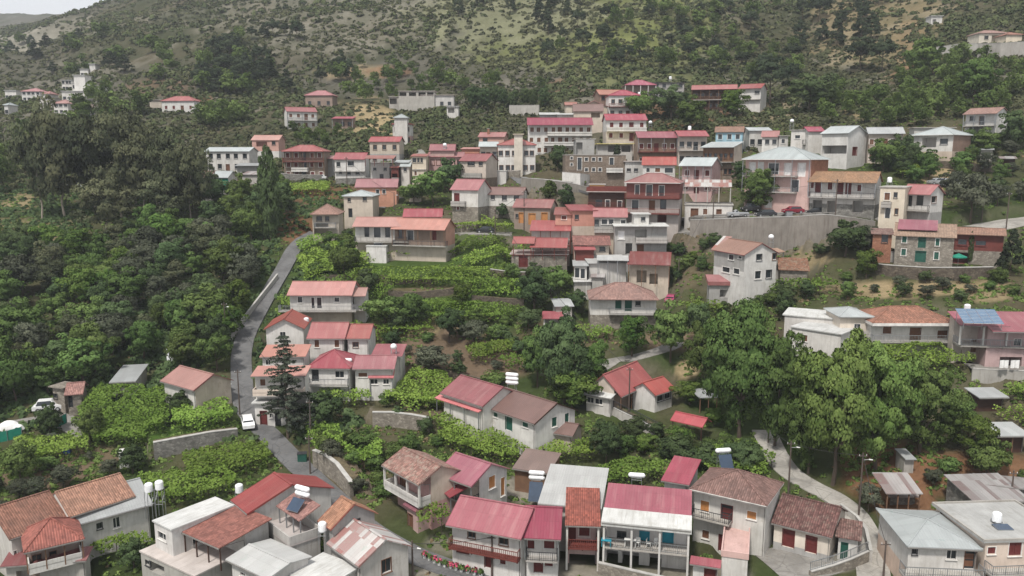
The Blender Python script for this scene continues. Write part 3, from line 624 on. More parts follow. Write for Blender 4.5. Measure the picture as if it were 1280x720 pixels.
# ================================================================ middle distance, left
house('cottage with a red gable roof and a pale metal awning beside the road',
  B(200,476,242,488,3.4,7,rh=1.7,rc='salmonsheet',wall='white',bk=(292,475),side='beige',fas='redsheet'), B(243,494,290,480,2.5,2.2,roof='shed',rh=.6,rc='whitesheet',nowall=True,posts=3,pm='wood'))
house('low shed with a long pale sheet metal roof in the left wood', B(136,478,170,478,2.4,6,roof='shed',rh=.5,rc='zinc',wall='conc',yaw=12,bk=(192,458)), name='shed', cat='shed')
house('small stone hut with a broken red tile roof beside the parked white car',
  B(80,494,103,488,3.1,5,rh=1.2,rc='redtile',wall='stone',side='stone',yaw=18,dr=[(85,495,91,509,'d')]), B(60,484,79,492,3.2,3,roof='flat',rc='stone',wall='stone',yaw=-20,w=[(66,492,72,498,'d')]), name='stone_hut', cat='hut')
house('white house with a salmon roof and long railed terrace beside the road bend',
  B(358,369,440,370,5.6,9,rh=1.9,rc='salmonsheet',wall='white',of=.9,yaw=0,bk=None,w=[(372,371,378,378),(418,372,424,377)],dr=[(396,372,402,382,'b'),(389,372,393,378,'b')],bal=[(2.7,-.16,1.1,1.5,'m')],z2=2.5,wall2='beige'),
  B(438,370,457,368,5.4,8,roof='gx',rh=.9,rc='salmonsheet',wall='white',yaw=4,of=2,posts=2,pz=2.7,bal=[(2.7,0,1,1.9,'m')]))
house('white gable ended house with a red roof highest in the roadside cluster', B(329,412,381,409,5.4,9,roof='gy',rh=1.8,rc='redsheet',wall='white',yaw=6,of=.5,w=[(350,415,357,422)],lw=[]))
house('white house with brown shutters under a long pink red roof',
  B(383,423,431,422,5.6,8,rh=1.9,rc='pinkred',wall='white',yaw=0,w=[(393,425,399,434,'n'),(418,425,424,434,'n')]), B(431,423,462,422,5.5,8,rh=1.6,rc='pinkred',wall='white',yaw=0,w=[(441,428,448,434,'x')]))
house('white house with a hipped magenta roof and dark doorway in the roadside cluster', B(382,460,438,461,5.2,8,roof='hip',rh=2.0,rc='crim',wall='white',yaw=-2,w=[(419,464,430,472)],dr=[(390,461,398,473,'d')],bal=[(2.6,0,1,1.2,'m')]))
house('two storey house with a faded rose roof and a pink awning over its veranda',
  B(440,461,493,461,5.2,7,rh=1.3,rc='crim',wall='white',yaw=0,of=.6,w=[(448,466,459,471,'n'),(463,474,472,480),(479,474,486,480)]), B(460,472,492,472,3.8,1.6,roof='shed',rh=.9,rc='awnpink',nowall=True,posts=2,yaw=0), B(463,445,503,451,5.4,6,roof='shed',rh=.6,rc='crim',wall='white',yaw=0,bd=3))
house('house with a flat red roof behind the tall roadside cedar', B(324,446,382,444,5.4,5,roof='shed',rh=.8,rc='salmonsheet',wall='white',yaw=3,w=[(332,450,338,456),(355,450,361,456)]))
house('white corner house with a rounded balcony half hidden by the roadside cedar',
  B(313,470,382,468,7.0,4,roof='shed',rh=.5,rc='salmonsheet',wall='white',yaw=2,of=1,w=[(325,474,332,482,'n'),(350,474,357,482)],bal=[(4.1,0,1,1.6,'sp')]), B(314,505,368,506,3.2,5,roof='flat',rc='whiteroof',wall='white',yaw=0,dr=[(344,517,351,533,'d'),(325,514,334,532,'r')],w=[(337,517,341,522)]))
house('house with a broad crimson roof and a faded pink awning above the vines',
  B(550,491,603,508,4.2,9,rh=2.0,rc='crim',wall='white',bk=(650,492),w=[(570,505,576,510),(582,509,588,514)]), B(543,497,598,515,3.2,2.2,roof='shed',rh=.55,rc='awnpink',nowall=True,posts=4))
house('white house with a brown tiled roof, green shutters and a roof vent',
  B(603,508,668,530,4.2,9.5,rh=2.0,rc='brownroof',wall='white',bk=(714,510),ws='g',fas='darkwood',w=[(617,515,622,522,'g'),(653,526,660,535,'g')],dr=[(632,520,640,533,'g')],rw=[(690,519,696,532,'g'),(706,514,711,527,'g')]))
house('low annexe with a dark brown tiled gable roof beside the white house', B(684,540,716,545,2.8,6,rh=1.0,rc='brownroof',wall='beige',bk=(735,533)), name='annexe', cat='outbuilding')
house('chalet with a steep bright red roof, beige gable and white awning',
  B(777,496,818,477,3.2,6.6,rh=2.9,rc='brightred',wall='brown',of=1.5,posts=4,pm='wood',side='beige',lw=[(757,479,763,484,'d')],dr=[(788,496,794,505,'d')]), B(758,499,790,488,2.5,1.6,roof='shed',rh=.6,rc='brightred',nowall=True,posts=3,pm='wood'), B(729,492,764,498,2.6,3,roof='shed',rh=.5,rc='whiteroof',wall='white',w=[(733,496,742,504),(744,498,753,506)]))
house('small annexe with a red gable roof beside the chalet', B(820,494,845,486,2.9,5,rh=1.5,rc='brightred',wall='white',w=[(822,493,829,500,'d'),(831,490,838,497,'d')]), name='annexe', cat='outbuilding')
house('garden pavilion with a low bright red gable roof among bushes', B(838,525,878,534,2.6,4,rh=.9,rc='brightred',nowall=True,posts=3,pm='darkwood',bk=(886,526)), name='pavilion', cat='pavilion')
house('garden kiosk with a small grey hip roof under the big tree', B(874,497,899,497,2.5,4,roof='hip',rh=.8,rc='zinc',nowall=True,posts=3,pm='wood',yaw=5), name='kiosk', cat='pavilion')
house('bright white flat roofed house with one brown shuttered window', B(987,409,1052,419,6.0,9,roof='flat',rc='whiteroof',wall='white',w=[(1001,418,1009,427,'n'),(1022,450,1030,458)],of=.2,os=.2,rp=.5), B(978,394,1050,400,5.6,7,roof='flat',rc='whiteroof',wall='white',of=.2))
house('long cream house with an orange hip roof and white eaves over a vine pergola',
  B(1091,404,1200,412,5.4,9,roof='hip',rh=1.8,rc='orange',wall='white',fas='frame',of=1.3,hx=4.5,yaw=0,t=.45,w=[(1104,408,1114,417,'n'),(1172,413,1184,423,'n')],dr=[(1138,410,1150,426,'n')],bal=[(2.5,0,1,1.4,'m')]),
  B(1049,396,1093,401,6.2,7,roof='hip',rh=.9,rc='silver',wall='cream',yaw=-2,w=[(1068,405,1075,414)],bal=[(3.1,0,1,.9,'sc')]))
house('house with roof solar panels, crimson sheet roofs and a cluttered railed veranda',
  B(1200,406,1262,421,6.4,5,roof='shed',rh=1.1,rc='crim',wall='beige',of=3.0,posts=3,pz=3.4,pm='white',bal=[(3.3,0,1.9,3,'m')],dr=[(1215,424,1222,438,'n')],op=[(1210,444,1222,462,2),(1226,444,1240,462,2)],yaw=-8),
  B(1241,414,1345,413,6.6,7,roof='shed',rh=1.6,rc='crim',wall='pinkwall',yaw=-4,of=2,w=[(1268,424,1276,432)],op=[(1250,446,1276,464,3)]))
# ================================================================ middle distance, right
house('stone house with green doors and shutters, half crimson and half tan roof',
  B(1117,294,1196,300,6.3,9,rh=2.0,rc='tan',wall='stone',side='white',ws='g',ds='g',yaw=-27,w=[(1128,295,1133,303,'g'),(1170,298,1174,307,'g'),(1127,311,1132,319,'g'),(1168,315,1173,324,'g')],dr=[(1149,296,1156,310,'g'),(1145,314,1156,328,'g')]),
  B(1190,292,1258,301,5.4,6,rh=1.0,rc='tan',wall='redwood',of=.8,yaw=-27,w=[(1198,299,1208,306,'q'),(1220,301,1232,307,'q')],wall2='stone',z2=2.4,op=[(1192,315,1210,330,2)]),
  B(1122,286,1172,288,6.85,4.0,roof='shed',rh=1.5,rc='crim',nowall=True,yaw=-27,bd=0))
house('small brick outbuilding with a crumbling tile roof beside the stone house', B(1089,292,1118,294,5.5,6,roof='shed',rh=.6,rc='oldtile',wall='brick',yaw=-22,w=[(1103,294,1109,303,'d')]), name='outbuilding', cat='outbuilding')
house('white house with a red gable roof and dark railed balcony right of the cream block',
  B(1124,242,1163,243,7.0,7,rh=1.8,rc='pinkred',wall='white',of=1.2,yaw=-50,bk=None,dr=[(1133,245,1139,256,'d'),(1147,245,1153,257,'d')],bal=[(3.9,0,1,1.2,'d')],rw=[(1165,246,1170,253,'x'),(1179,244,1184,252,'x')],wall2='grey',z2=3.5))
house('narrow cream block with a flat roof beside the shop house', B(1099,234,1133,236,9.0,7,roof='flat',rc='conc',wall='cream',yaw=-36,of=.2,os=.2,w=[(1106,241,1112,250,'n'),(1118,241,1121,247,'d'),(1119,261,1122,268,'x')],dr=[(1107,259,1112,273,'b')],bal=[(5.3,.1,.5,.8,'sc')]))
house('shop house with a tan roof, dark red doors upstairs and shop awnings below',
  B(1009,227,1096,230,7.4,8,rh=2.1,rc='tan',wall='white',of=1.5,yaw=-33,w=[(1035,228,1040,237,'r'),(1072,231,1077,239,'r'),(1012,228,1017,235,'r')],dr=[(1020,228,1026,241,'r'),(1048,229,1053,243,'r'),(1058,229,1063,243,'r')],bal=[(4.3,0,1,1.4,'d')],op=[(1016,250,1027,266,2.5),(1034,251,1045,266,2.5),(1066,251,1078,266,2.5)],wall2='greystone',z2=2.9,posts=6,pz=4.3),
  B(1012,246,1086,248,3.6,2.0,roof='shed',rh=.5,rc='whiteroof',nowall=True,yaw=-33))
house('big three storey pink house with a pale silver hip roof and long balconies',
  B(927,199,1013,202,10.6,11,roof='hip',rh=2.6,rc='silver',wall='pinkwall',fas='frame',of=1.4,yaw=-42,hx=6,w=[(937,203,944,214,'w'),(948,203,954,214,'w')],dr=[(961,204,973,218,'b'),(981,204,988,219,'w'),(998,204,1006,221,'w'),(955,224,961,236,'b'),(990,225,998,240,'b'),(957,246,964,260,'w')],bal=[(7.1,0,.82,1.4,'m'),(3.7,.15,.82,1.4,'m')],posts=5,pz=3.7,side='brick'))
house('concrete frame building with an open pillared floor under a rusty sheet roof',
  B(855,233,915,233,6.8,8,roof='shed',rh=1.3,rc='rust',wall='dirtywhite',nowall=True,posts=5,pz=3.4,pm='conc',yaw=-14), B(855,256,917,257,3.5,9,roof='flat',rc='conc',wall='white',yaw=-14,of=.2,os=.2,dr=[(864,261,872,274,'n'),(896,262,901,276,'n')],w=[(879,261,884,268,'n')]))
house('red house with pink hip roof and double dark balconies at the village centre',
  B(780,228,851,229,10.5,9,roof='hip',rh=1.9,rc='pinkred',wall='red',of=1.3,fas='frame',yaw=-17,w=[],dr=[(794,231,799,243,'b'),(808,231,815,245,'b'),(824,232,830,245,'b'),(790,250,798,262,'b'),(812,251,818,260,'n'),(826,250,832,262,'d')],bal=[(7.3,-.02,1.02,1.3,'w'),(4.0,-.02,1.02,1.3,'w')],wall2='terr',z2=6.9,op=[(822,268,833,278,2)]),
  B(733,240,783,241,7.2,7,roof='flat',rc='terr',wall='darkwood',yaw=-10,of=1.0,dr=[(745,250,752,262,'d'),(757,250,762,262,'b'),(772,251,777,262,'b')],bal=[(3.9,0,1,1.0,'w')],par=.9,fas='redwood'))
house('white house with a silver gabled roof and long grey balcony behind the red house',
  B(848,207,890,208,6.5,7,rh=1.9,rc='silver',wall='pinkwall',of=1.4,yaw=-34,bal=[(3.0,0,1,1.4,'m')],posts=5,pz=3.0,au=(3,2,'r','r')))
house('white house with red roof directly behind the pink hip roof', B(802,206,846,206,6.2,8,rh=1.9,rc='redsheet',wall='white',yaw=-10,w=[(808,210,812,215),(819,210,825,215,'n'),(831,210,841,216)]))
house('concrete house with flat white roof, rounded terrace and clothes hung under cover',
  B(767,283,837,283,6.6,8,roof='flat',rc='whiteroof',wall='grey',of=1.2,yaw=-4,w=[(773,289,780,299,'w')],op=[(794,287,808,302,2.2),(782,304,790,318,2.5)],dr=[(797,306,804,316,'n')],rw=[(823,289,827,296,'d')],bal=[(3.4,.4,1,1.2,'sc')],side='dirtywhite'), B(791,268,814,269,7.5,4,roof='flat',rc='whiteroof',wall='white',yaw=0,w=[(802,272,806,276,'d')]))
house('house with a light red gable roof over a glazed green sunroom',
  B(741,271,785,272,6.0,8,rh=1.6,rc='pinkred',wall='grey',yaw=-6,of=.5,w=[(742,275,748,281,'d'),(752,274,759,280),(761,274,767,280),(776,275,783,281)],wall2='beige',z2=2.9,bal=[(2.9,0,1,.9,'sc')]))
house('terracotta walled house with wine red shed roofs stepping down the slope',
  B(692,268,716,270,6.2,9,roof='shed',rh=1.0,rc='redsheet',wall='salmon',yaw=-5,side='salmon',w=[(702,270,708,274,'r')],bal=[(3.0,0,1,1,'w')]), B(662,288,714,290,4.6,7,roof='shed',rh=1.6,rc='redsheet',wall='dirtywhite',yaw=-5,of=1,posts=5,pm='redwood',bal=[(1.5,0,1,.9,'w')]), B(713,263,748,262,6.8,8,roof='shed',rh=.8,rc='redsheet',wall='salmon',yaw=5,w=[(719,269,723,274,'d')],z2=3.4,wall2='beige'))
house('brown store house with orange doors under a plain red roof', B(640,259,689,260,4.4,7,rh=1.7,rc='redsheet',wall='brown',yaw=-16,dr=[(649,266,654,279,'o'),(661,267,669,281,'o'),(677,266,684,276,'o')],w=[(645,268,648,272,'d')],side='beige'))
house('open taverna pavilion with twin dark red roofs on a stone base with a red gate',
  B(662,309,709,310,5.8,7,rh=1.6,rc='redsheet',nowall=True,posts=4,pz=3.2,pm='redwood',yaw=-7), B(640,304,668,305,6.2,5,roof='gx',rh=1.1,rc='redsheet',nowall=True,posts=3,pz=3.2,pm='redwood',yaw=-7), B(637,318,711,322,3.1,8,roof='flat',rc='terr',wall='stone',yaw=-5,of=.2,dr=[(649,319,659,334,'r')],bal=[(3.1,0,1,.2,'w')]), name='taverna', cat='restaurant')
house('house with lumpy red tiled roofs and an ochre end wall below the taverna', B(716,306,764,306,4.4,7,rh=1.5,rc='redtile',wall='beige',yaw=-2,of=1,w=[(727,308,733,312,'d'),(750,309,756,314,'d')],side='salmon'))
house('cluster of white tin roofed sheds with a white framed glass porch',
  B(735,329,786,327,4.0,6,roof='shed',rh=.9,rc='whitesheet',wall='dirtywhite',yaw=6), B(716,332,736,334,4.4,5,roof='shed',rh=.5,rc='zinc',wall='white',yaw=-3,w=[(718,335,724,347),(726,336,731,348)]), B(746,325,786,328,4.7,4,roof='shed',rh=.5,rc='whitesheet',nowall=True,posts=4,pm='metal',yaw=-6), B(738,346,756,345,2.2,3,roof='shed',rh=.5,rc='tin',wall='conc',yaw=-8), B(717,352,742,351,1.4,3,roof='shed',rh=.5,rc='whiteroof',wall='conc',yaw=4), B(718,312,745,314,5.2,3,roof='shed',rh=.3,rc='pinkred',wall='redwood',yaw=0,of=.6), name='shed', cat='shed')
house('rambling house with a low dark red sheet roof and deep shadowed porch', B(784,330,838,342,4.3,8,roof='shed',rh=1.6,rc='darkred',wall='beige',yaw=-12,of=1.6,posts=4,pm='wood',op=[(796,338,808,354,2),(812,342,822,356,2)],side='beige'))
house('old house with a brown tiled hip roof and green doors on a railed gallery', B(736,374,824,377,5.6,9,roof='hip',rh=2.4,rc='pinktile',wall='white',of=1.2,yaw=-3,hx=5,w=[(795,377,800,382,'d')],dr=[(770,375,776,387,'g'),(782,376,789,389,'g')],bal=[(2.9,.28,1,1.1,'m')],wall2='stone',z2=2.5))
house('three level house with an orange gable roof and red and white roof sheets',
  B(889,312,930,319,7.0,8,rh=2.0,rc='orangesheet',wall='grey',fas='redsheet',w=[(911,318,917,325),(923,320,927,323),(903,333,912,341),(917,335,924,343)],side='white',rw=[(946,318,952,325,'d'),(966,317,971,324,'x'),(944,339,951,348),(958,338,964,347,'d')],wall2='white',z2=3.9), B(942,318,982,312,5.6,2.0,roof='shed',rh=.5,rc='orangesheet',nowall=True,posts=3,pz=3.9,yaw=32), B(940,334,984,328,3.5,1.8,roof='flat',rc='conc',wall='white',yaw=32,os=.1,par=.7,fas='dirtywhite'), B(889,311,900,313,7.06,4.4,roof='shed',rh=2.15,rc='rust',nowall=True,yaw=-44,bd=0,os=.1))
house('shed with a red sheet roof and red fascia in front of the orange house', B(885,352,931,353,4.1,3,roof='shed',rh=.9,rc='pinkred',wall='grey',yaw=-4,t=.7,fas='redsheet',op=[(900,362,914,372,1.5)]), name='shed', cat='shed')
house('hut with an old red tile roof sliding down beside the orange house', B(973,337,1012,346,2.8,7,roof='shed',rh=1.5,rc='oldtile',wall='stone',yaw=-16), name='hut', cat='hut')
house('little magenta roofed hut with an open front in the vineyards', B(677,398,704,398,2.6,4,roof='shed',rh=.6,rc='crim',wall='white',yaw=-4,op=[(681,399,700,408,2.5)]), name='hut', cat='hut')
house('grey tin roofed hut behind the magenta roofed hut', B(693,383,718,381,3.0,5,roof='shed',rh=.6,rc='zinc',wall='conc',yaw=5), name='hut', cat='hut')
house('long house with a red roof, half white and half timber front above a pergola',
  B(440,283,512,284,6.6,8,rh=1.7,rc='salmonsheet',wall='white',of=1.2,yaw=-3,dr=[(456,283,461,296,'d'),(467,284,476,297,'b'),(482,285,487,297,'d')],bal=[(3.4,0,1,1.2,'d')],wall2='beige',z2=3.2), B(488,286,556,288,6.8,8,rh=2.0,rc='salmonsheet',wall='brown',of=1.5,yaw=-14,dr=[(498,287,503,298,'x'),(509,288,517,298,'b'),(541,288,545,298,'r')],bal=[(3.4,0,1.04,1.5,'d')],posts=5,pz=3.4,pm='wood',side='salmon',wall2='beige',z2=3.2), B(503,271,553,271,7.0,7,rh=1.5,rc='crim',wall='beige',yaw=2))
house('small white cube outhouse with a water tank below the long red roof', B(457,308,483,309,3.4,5,roof='flat',rc='whiteroof',wall='white',yaw=-5,of=.1,os=.1), name='outhouse', cat='outbuilding')
house('house with a brown hip roof and dark garage at the head of the road', B(387,268,424,268,6.2,9,roof='hip',rh=2.0,rc='pinktile',wall='beige',yaw=4,of=1.2,bal=[(3.3,.1,.9,1.0,'m')],op=[(392,279,411,294,3)],w=[(396,271,402,276,'d'),(407,271,411,276,'d')]))
house('beige cube house with a pale silver hip roof near the parked cars', B(427,245,467,245,5.6,8,roof='hip',rh=1.2,rc='silver',wall='beige',yaw=-2,w=[(435,248,438,252,'d'),(454,247,458,251,'d')],dr=[(436,261,440,268,'d')]))
house('reddish house with a wide low red roof beside the bend', B(443,234,497,233,4.6,9,rh=1.9,rc='pinkred',wall='salmon',yaw=4,w=[(470,237,474,243),(478,237,482,242)],side='salmon'))
house('white house on a stone ground floor with a plain red roof and white parapets', B(562,237,598,238,7.4,7,rh=2.3,rc='pinkred',wall='white',yaw=-24,dr=[(568,242,574,251,'r')],w=[(571,256,574,262,'r')],wall2='stone',z2=3.6,bal=[(3.9,0,.55,.8,'sc')]))
house('low white house with a brownish roof beside the retaining wall', B(601,243,654,243,5.2,7,rh=1.6,rc='brownroof',wall='white',yaw=-12,w=[(614,244,618,249,'d'),(628,244,633,250,'d'),(643,244,648,249,'d')],wall2='stone',z2=2.6))
# ================================================================ upper village, left
house('house with a half red half silver roof and a green tarpaulin wall', B(245,222,263,222,6.2,8,rh=1.6,rc='pinkred',wall='grey',yaw=0,of=1.6,bal=[(3.2,0,1,1.4,'m')],os=.1,op=[(248,230,258,238,2)]), B(263,222,285,222,6.2,8,rh=1.6,rc='silver',wall='dirtywhite',yaw=0,of=.5,wall2='dirtywhite',z2=3.1,op=[(266,232,272,240,2)]),
  extra=lambda r, bl: MB().box(bl[1].os, .3, 3.1, bl[1].W - .1, .38, 6.0, 'greenfab').build('tarpaulin', r, T=b0T(bl[0], bl[1])))
house('small red roofed shed beside the green tarpaulin house', B(284,229,301,229,2.8,5,roof='shed',rh=.7,rc='pinkred',wall='darkwood',yaw=0,of=.6), name='shed', cat='shed')
house('long pale two storey block with a silver sheet roof left of the cypress', B(255,189,312,190,6.0,8,rh=1.2,rc='silver',wall='dirtywhite',yaw=-2,au=(5,2,'d','n')))
house('low tin roofed lean to below the silver roofed block', B(293,207,328,206,3.2,6,roof='shed',rh=.7,rc='zinc',wall='grey',yaw=3,of=1), B(300,218,332,214,2.6,5,roof='shed',rh=.8,rc='tin',wall='conc',yaw=-8), name='shed', cat='shed')
house('salmon upper floored house with an open loggia behind the cypress', B(313,175,349,175,6.2,8,rh=1.6,rc='salmonsheet',wall='salmon',yaw=0,op=[(320,177,334,183,2)],w=[(340,177,344,181,'d')],wall2='white',z2=2.8,of=.3))
house('house with a red hip roof and stacked timber balconies above the parked white car', B(351,189,405,190,7.8,9,roof='hip',rh=1.7,rc='pinkred',wall='brown',yaw=0,of=1.4,hx=4,au=(5,3,'r','d'),bal=[(5.0,0,1,1.4,'w'),(2.4,.2,.6,1.4,'s')],posts=5,pz=2.4,pm='wood'))
house('white two storey house with a red gable roof and four small lower windows', B(416,199,457,200,6.2,8,rh=1.8,rc='pinkred',wall='white',yaw=0,w=[(421,203,425,208,'d'),(435,202,442,207,'d'),(424,214,427,217,'d'),(434,214,438,218,'d'),(445,214,449,218,'d')],bal=[(3.0,0,1,.7,None)]), B(394,198,417,199,4.6,6,roof='shed',rh=.8,rc='pinkred',wall='grey',yaw=0,of=1.6,posts=3))
house('white house with a bright red gable roof alone below the pine slope', B(358,139,397,140,6.0,8,rh=1.7,rc='pinkred',wall='white',yaw=24,au=(4,2,'n','n'),bal=[(3.0,0,1,1,'m')],posts=3))
house('red hip roofed house half hidden by trees on the upper left slope', B(380,119,416,120,4.5,8,roof='hip',rh=2.0,rc='pinkred',wall='brown',yaw=-3,au=(3,1,'d',None)))
house('low house with a flat crimson roof at the foot of the bare cut slope', B(414,148,441,148,3.4,7,roof='shed',rh=1.0,rc='crim',wall='brown',yaw=0,of=1.4,posts=3,au=(3,1,'d',None)))
house('white house with a red hip roof alone on the left hillside', B(200,126,243,127,4.0,8,roof='hip',rh=1.9,rc='pinkred',wall='white',yaw=-4,au=(4,1,'r','n')), B(185,125,202,125,2.6,6,roof='flat',rc='conc',wall='beige',yaw=0))
# ================================================================ upper village, centre
house('long unfinished concrete frame building with open floors on the upper slope', B(497,114,544,114,7.0,9,roof='flat',rc='terr',wall='conc',yaw=0,of=.3,op=[(499,115.5,508,120,3),(511,115.5,520,120,3),(523,115.5,532,120,3),(534,115.5,542,120,3)]), B(485,121,526,121,4.0,9,roof='flat',rc='conc',wall='conc',yaw=0,of=.3,op=[(487,123,496,130,3),(499,123,508,130,3),(512,123,523,130,3)]), B(525,119,568,119,4.6,8,roof='flat',rc='terr',wall='dirtywhite',yaw=0,au=(4,1,'d',None)))
house('small flat white roofed block below the concrete frame building', B(557,133,574,133,3.6,7,roof='flat',rc='whiteroof',wall='dirtywhite',yaw=0,op=[(560,135,568,141,2)]))
house('tall narrow house with a silver cap and a red band roof', B(489,155,514,155,6.4,8,roof='hip',rh=1.0,rc='pinkred',wall='white',yaw=0,au=(3,2,'x','r'),wall2='pinkwall',z2=2.8), B(491,147,510,147,8.6,5,roof='hip',rh=1.2,rc='silver',wall='dirtywhite',yaw=0))
house('beige house with a red roof and grey ground floor left of the lane', B(460,177,500,177,6.4,8,rh=1.5,rc='redsheet',wall='beige',yaw=-3,wall2='grey',z2=2.9,au=(3,2,'x',None)))
house('white flat roofed house with red awnings on its roof terrace', B(461,204,488,204,6.0,7,roof='flat',rc='terr',wall='white',yaw=0,w=[(467,210,470,213,'d'),(480,210,483,213,'d')],dr=[(475,218,479,224,'d')],of=.2), B(455,198,492,198,8.2,5,roof='shed',rh=.8,rc='redsheet',nowall=True,posts=4,pz=6.2,pm='redwood',yaw=0), B(487,209,499,209,5.4,6,roof='shed',rh=.5,rc='redsheet',wall='redwood',yaw=0,op=[(490,217,497,222,2)],wall2='grey',z2=2.7))
house('small pale house with a silver sheet roof between white and cream houses', B(499,208,513,208,5.0,6,rh=.9,rc='silver',wall='white',yaw=0,w=[(505,210,508,214,'d')]), B(492,203,511,203,5.6,6,roof='shed',rh=.6,rc='silver',wall='grey',yaw=0))
house('tall cream house with small paired windows and a narrow pink roof', B(513,195,534,195,8.6,9,roof='shed',rh=.6,rc='pinkred',wall='cream',yaw=2,w=[(516,198,520,203,'d'),(522,198,524,203,'d'),(526,198,528,203,'d'),(518,214,521,219,'n')],bal=[(5.3,0,1,.3,None)]))
house('red roofed cluster with two stepped roofs and a water tank on top', B(534,196,580,196,6.0,8,rh=1.3,rc='redsheet',wall='pinkwall',yaw=0,au=(5,2,'x','n')), B(536,188,569,187,7.6,7,rh=1.7,rc='pinkred',wall='pinkwall',yaw=0))
house('dark red roofed house with a beige gable and stone base above the big trees', B(573,201,608,201,7.2,8,rh=1.8,rc='redsheet',wall='beige',yaw=-22,w=[(585,202,593,207,'d'),(599,203,603,207,'d')],wall2='brownstone',z2=3.0,bal=[(3.2,0,.85,.8,'sc')],side='beige'))
house('small orange walled house with a red roof and chimney', B(597,171,631,171,4.0,7,rh=1.4,rc='pinkred',wall='salmon',yaw=-10,w=[(604,173,609,177,'d')],chim=.35))
house('pale house with a silver sheet roof left of the white corner house', B(598,183,623,183,7.4,8,rh=1.3,rc='silver',wall='beige',yaw=0,au=(3,2,'d','n'),of=1,bal=[(4.2,0,1,1,'m')]))
house('tall white corner house with a red hip roof and a cream roof turret', B(621,181,671,181,7.6,9,roof='hip',rh=1.7,rc='pinkred',wall='white',yaw=0,au=(6,2,'x','x')), B(641,168,655,168,10.5,4,roof='flat',rc='cream',wall='cream',yaw=0))
house('long white guesthouse with a magenta roof and two rows of balconies', B(659,156,742,156,8.6,10,rh=2.2,rc='crim',wall='white',yaw=0,of=1.6,au=(9,3,'n','n'),bal=[(5.7,.3,1,1.6,'s'),(2.9,.25,.8,1.6,'s')],side='white'))
house('plain grey rendered block beside the stone faced municipal building', B(718,174,745,174,8.5,8,roof='flat',rc='conc',wall='grey',yaw=0,of=.1,op=[(720,178,728,193,1)]))
house('stone faced public building with white framed window bands and an arched door', B(706,194,783,193,8.6,10,roof='flat',rc='conc',wall='brownstone',yaw=0,of=.1,os=.1,w=[(731,197,735,201),(740,197,744,201),(748,197,752,201),(731,210,735,214),(740,210,744,214),(748,210,752,214),(722,197,727,212),(713,196,716,199),(713,204,716,207)],dr=[(762,197,767,206,'b')],bal=[(4.6,.68,.95,1,'s')]), B(780,202,815,202,6.0,8,roof='flat',rc='terr',wall='dirtywhite',yaw=0,w=[(784,211,788,214,'d'),(793,211,797,214,'d')]), name='public_building', cat='building')
house('white and pink house with a crimson roof, arched doors and outside stair', B(757,150,810,150,8.6,10,rh=1.9,rc='crim',wall='white',yaw=0,of=.6,au=(4,3,'r','r'),wall2='beige',z2=5.6,bal=[(5.7,0,1,1.2,'s')]))
house('house with a yellow canopy over dark ground floor openings', B(746,180,793,180,4.4,6,roof='flat',rc='yellow',wall='dirtywhite',yaw=0,of=1.0,t=.6,op=[(760,182,772,190,3),(777,182,788,190,3)]))
house('long timber fronted house with a crimson roof and orange awning above a white stair', B(797,172,848,172,7.4,9,rh=1.7,rc='crim',wall='brown',yaw=0,of=1.4,au=(5,2,'r','r'),bal=[(3.8,0,1,1.4,'w')],posts=4,pz=3.8), B(848,170,887,170,7.4,9,rh=1.5,rc='crim',wall='beige',yaw=0,of=1.2,au=(4,2,'d','d'),bal=[(3.8,0,1,1.2,'m')]), B(838,182,862,182,3.8,3,roof='flat',rc='white',wall='white',yaw=0), B(816,184,842,184,4.0,2.4,roof='shed',rh=.5,rc='orangesheet',nowall=True,posts=3,yaw=0))
house('house with a tan roof and faded blue wall above the silver sheds', B(893,165,930,165,5.6,7,rh=1.5,rc='tan',wall='blue',yaw=-18,au=(3,2,'b','b')))
house('low building with broken silver sheet roofs beside the tan roofed house', B(936,163,966,163,4.6,7,rh=.9,rc='silver',wall='dirtywhite',yaw=0,au=(3,1,'d',None)))
house('old timber walled house with a white and silver roof on tall stone footings', B(875,184,917,185,7.4,7,roof='shed',rh=1.4,rc='silver',wall='wood',side='beige',yaw=-36,of=1.2,au=(6,2,'x','x'),bal=[(3.9,0,1,1.2,'wd')],wall2='brownstone',z2=3.6))
house('small white house with a red gable roof and two dark windows', B(951,171,974,171,4.6,7,rh=1.6,rc='pinkred',wall='white',yaw=-20,w=[(957,175,961,180,'d'),(966,175,970,180,'d')]), B(973,170,988,169,5.0,6,roof='flat',rc='conc',wall='dirtywhite',yaw=0,w=[(977,174,981,179)]))
house('white flat roofed house with a dark railed balcony and rooftop tank', B(987,163,1022,163,6.6,7,roof='flat',rc='conc',wall='white',yaw=-36,of=.3,w=[(994,169,1000,173)],dr=[(1009,170,1015,179,'d'),(1018,170,1023,179,'d')],bal=[(3.2,.5,1,.9,'d')]), B(1010,164,1032,162,7.4,6,rh=1.2,rc='crim',wall='white',yaw=0))
house('white barn like house with a silver gable roof over a dark open garage', B(1025,167,1061,168,8.0,9,rh=1.8,rc='silver',wall='white',yaw=-52,op=[(1027,182,1058,192,4)],side='white',rdr=[(1066,184,1071,191,'r')]))
house('long house with a blue tinted silver roof and worn wooden doors', B(1085,167,1132,168,7.0,8,rh=1.6,rc='zinc',wall='beige',yaw=-16,of=.7,au=(5,2,'n','n'),bal=[(3.5,0,1,.8,'wd')]))
house('white bungalow with a broad pale silver hip roof above a vine arbour', B(1139,169,1192,172,6.0,11,roof='hip',rh=2.0,rc='silver',wall='white',yaw=-50,fas='frame',of=.8,w=[(1176,174,1184,180,'d')],op=[(1153,172,1170,184,2.4)],side='brown',wall2='beige',z2=2.2))
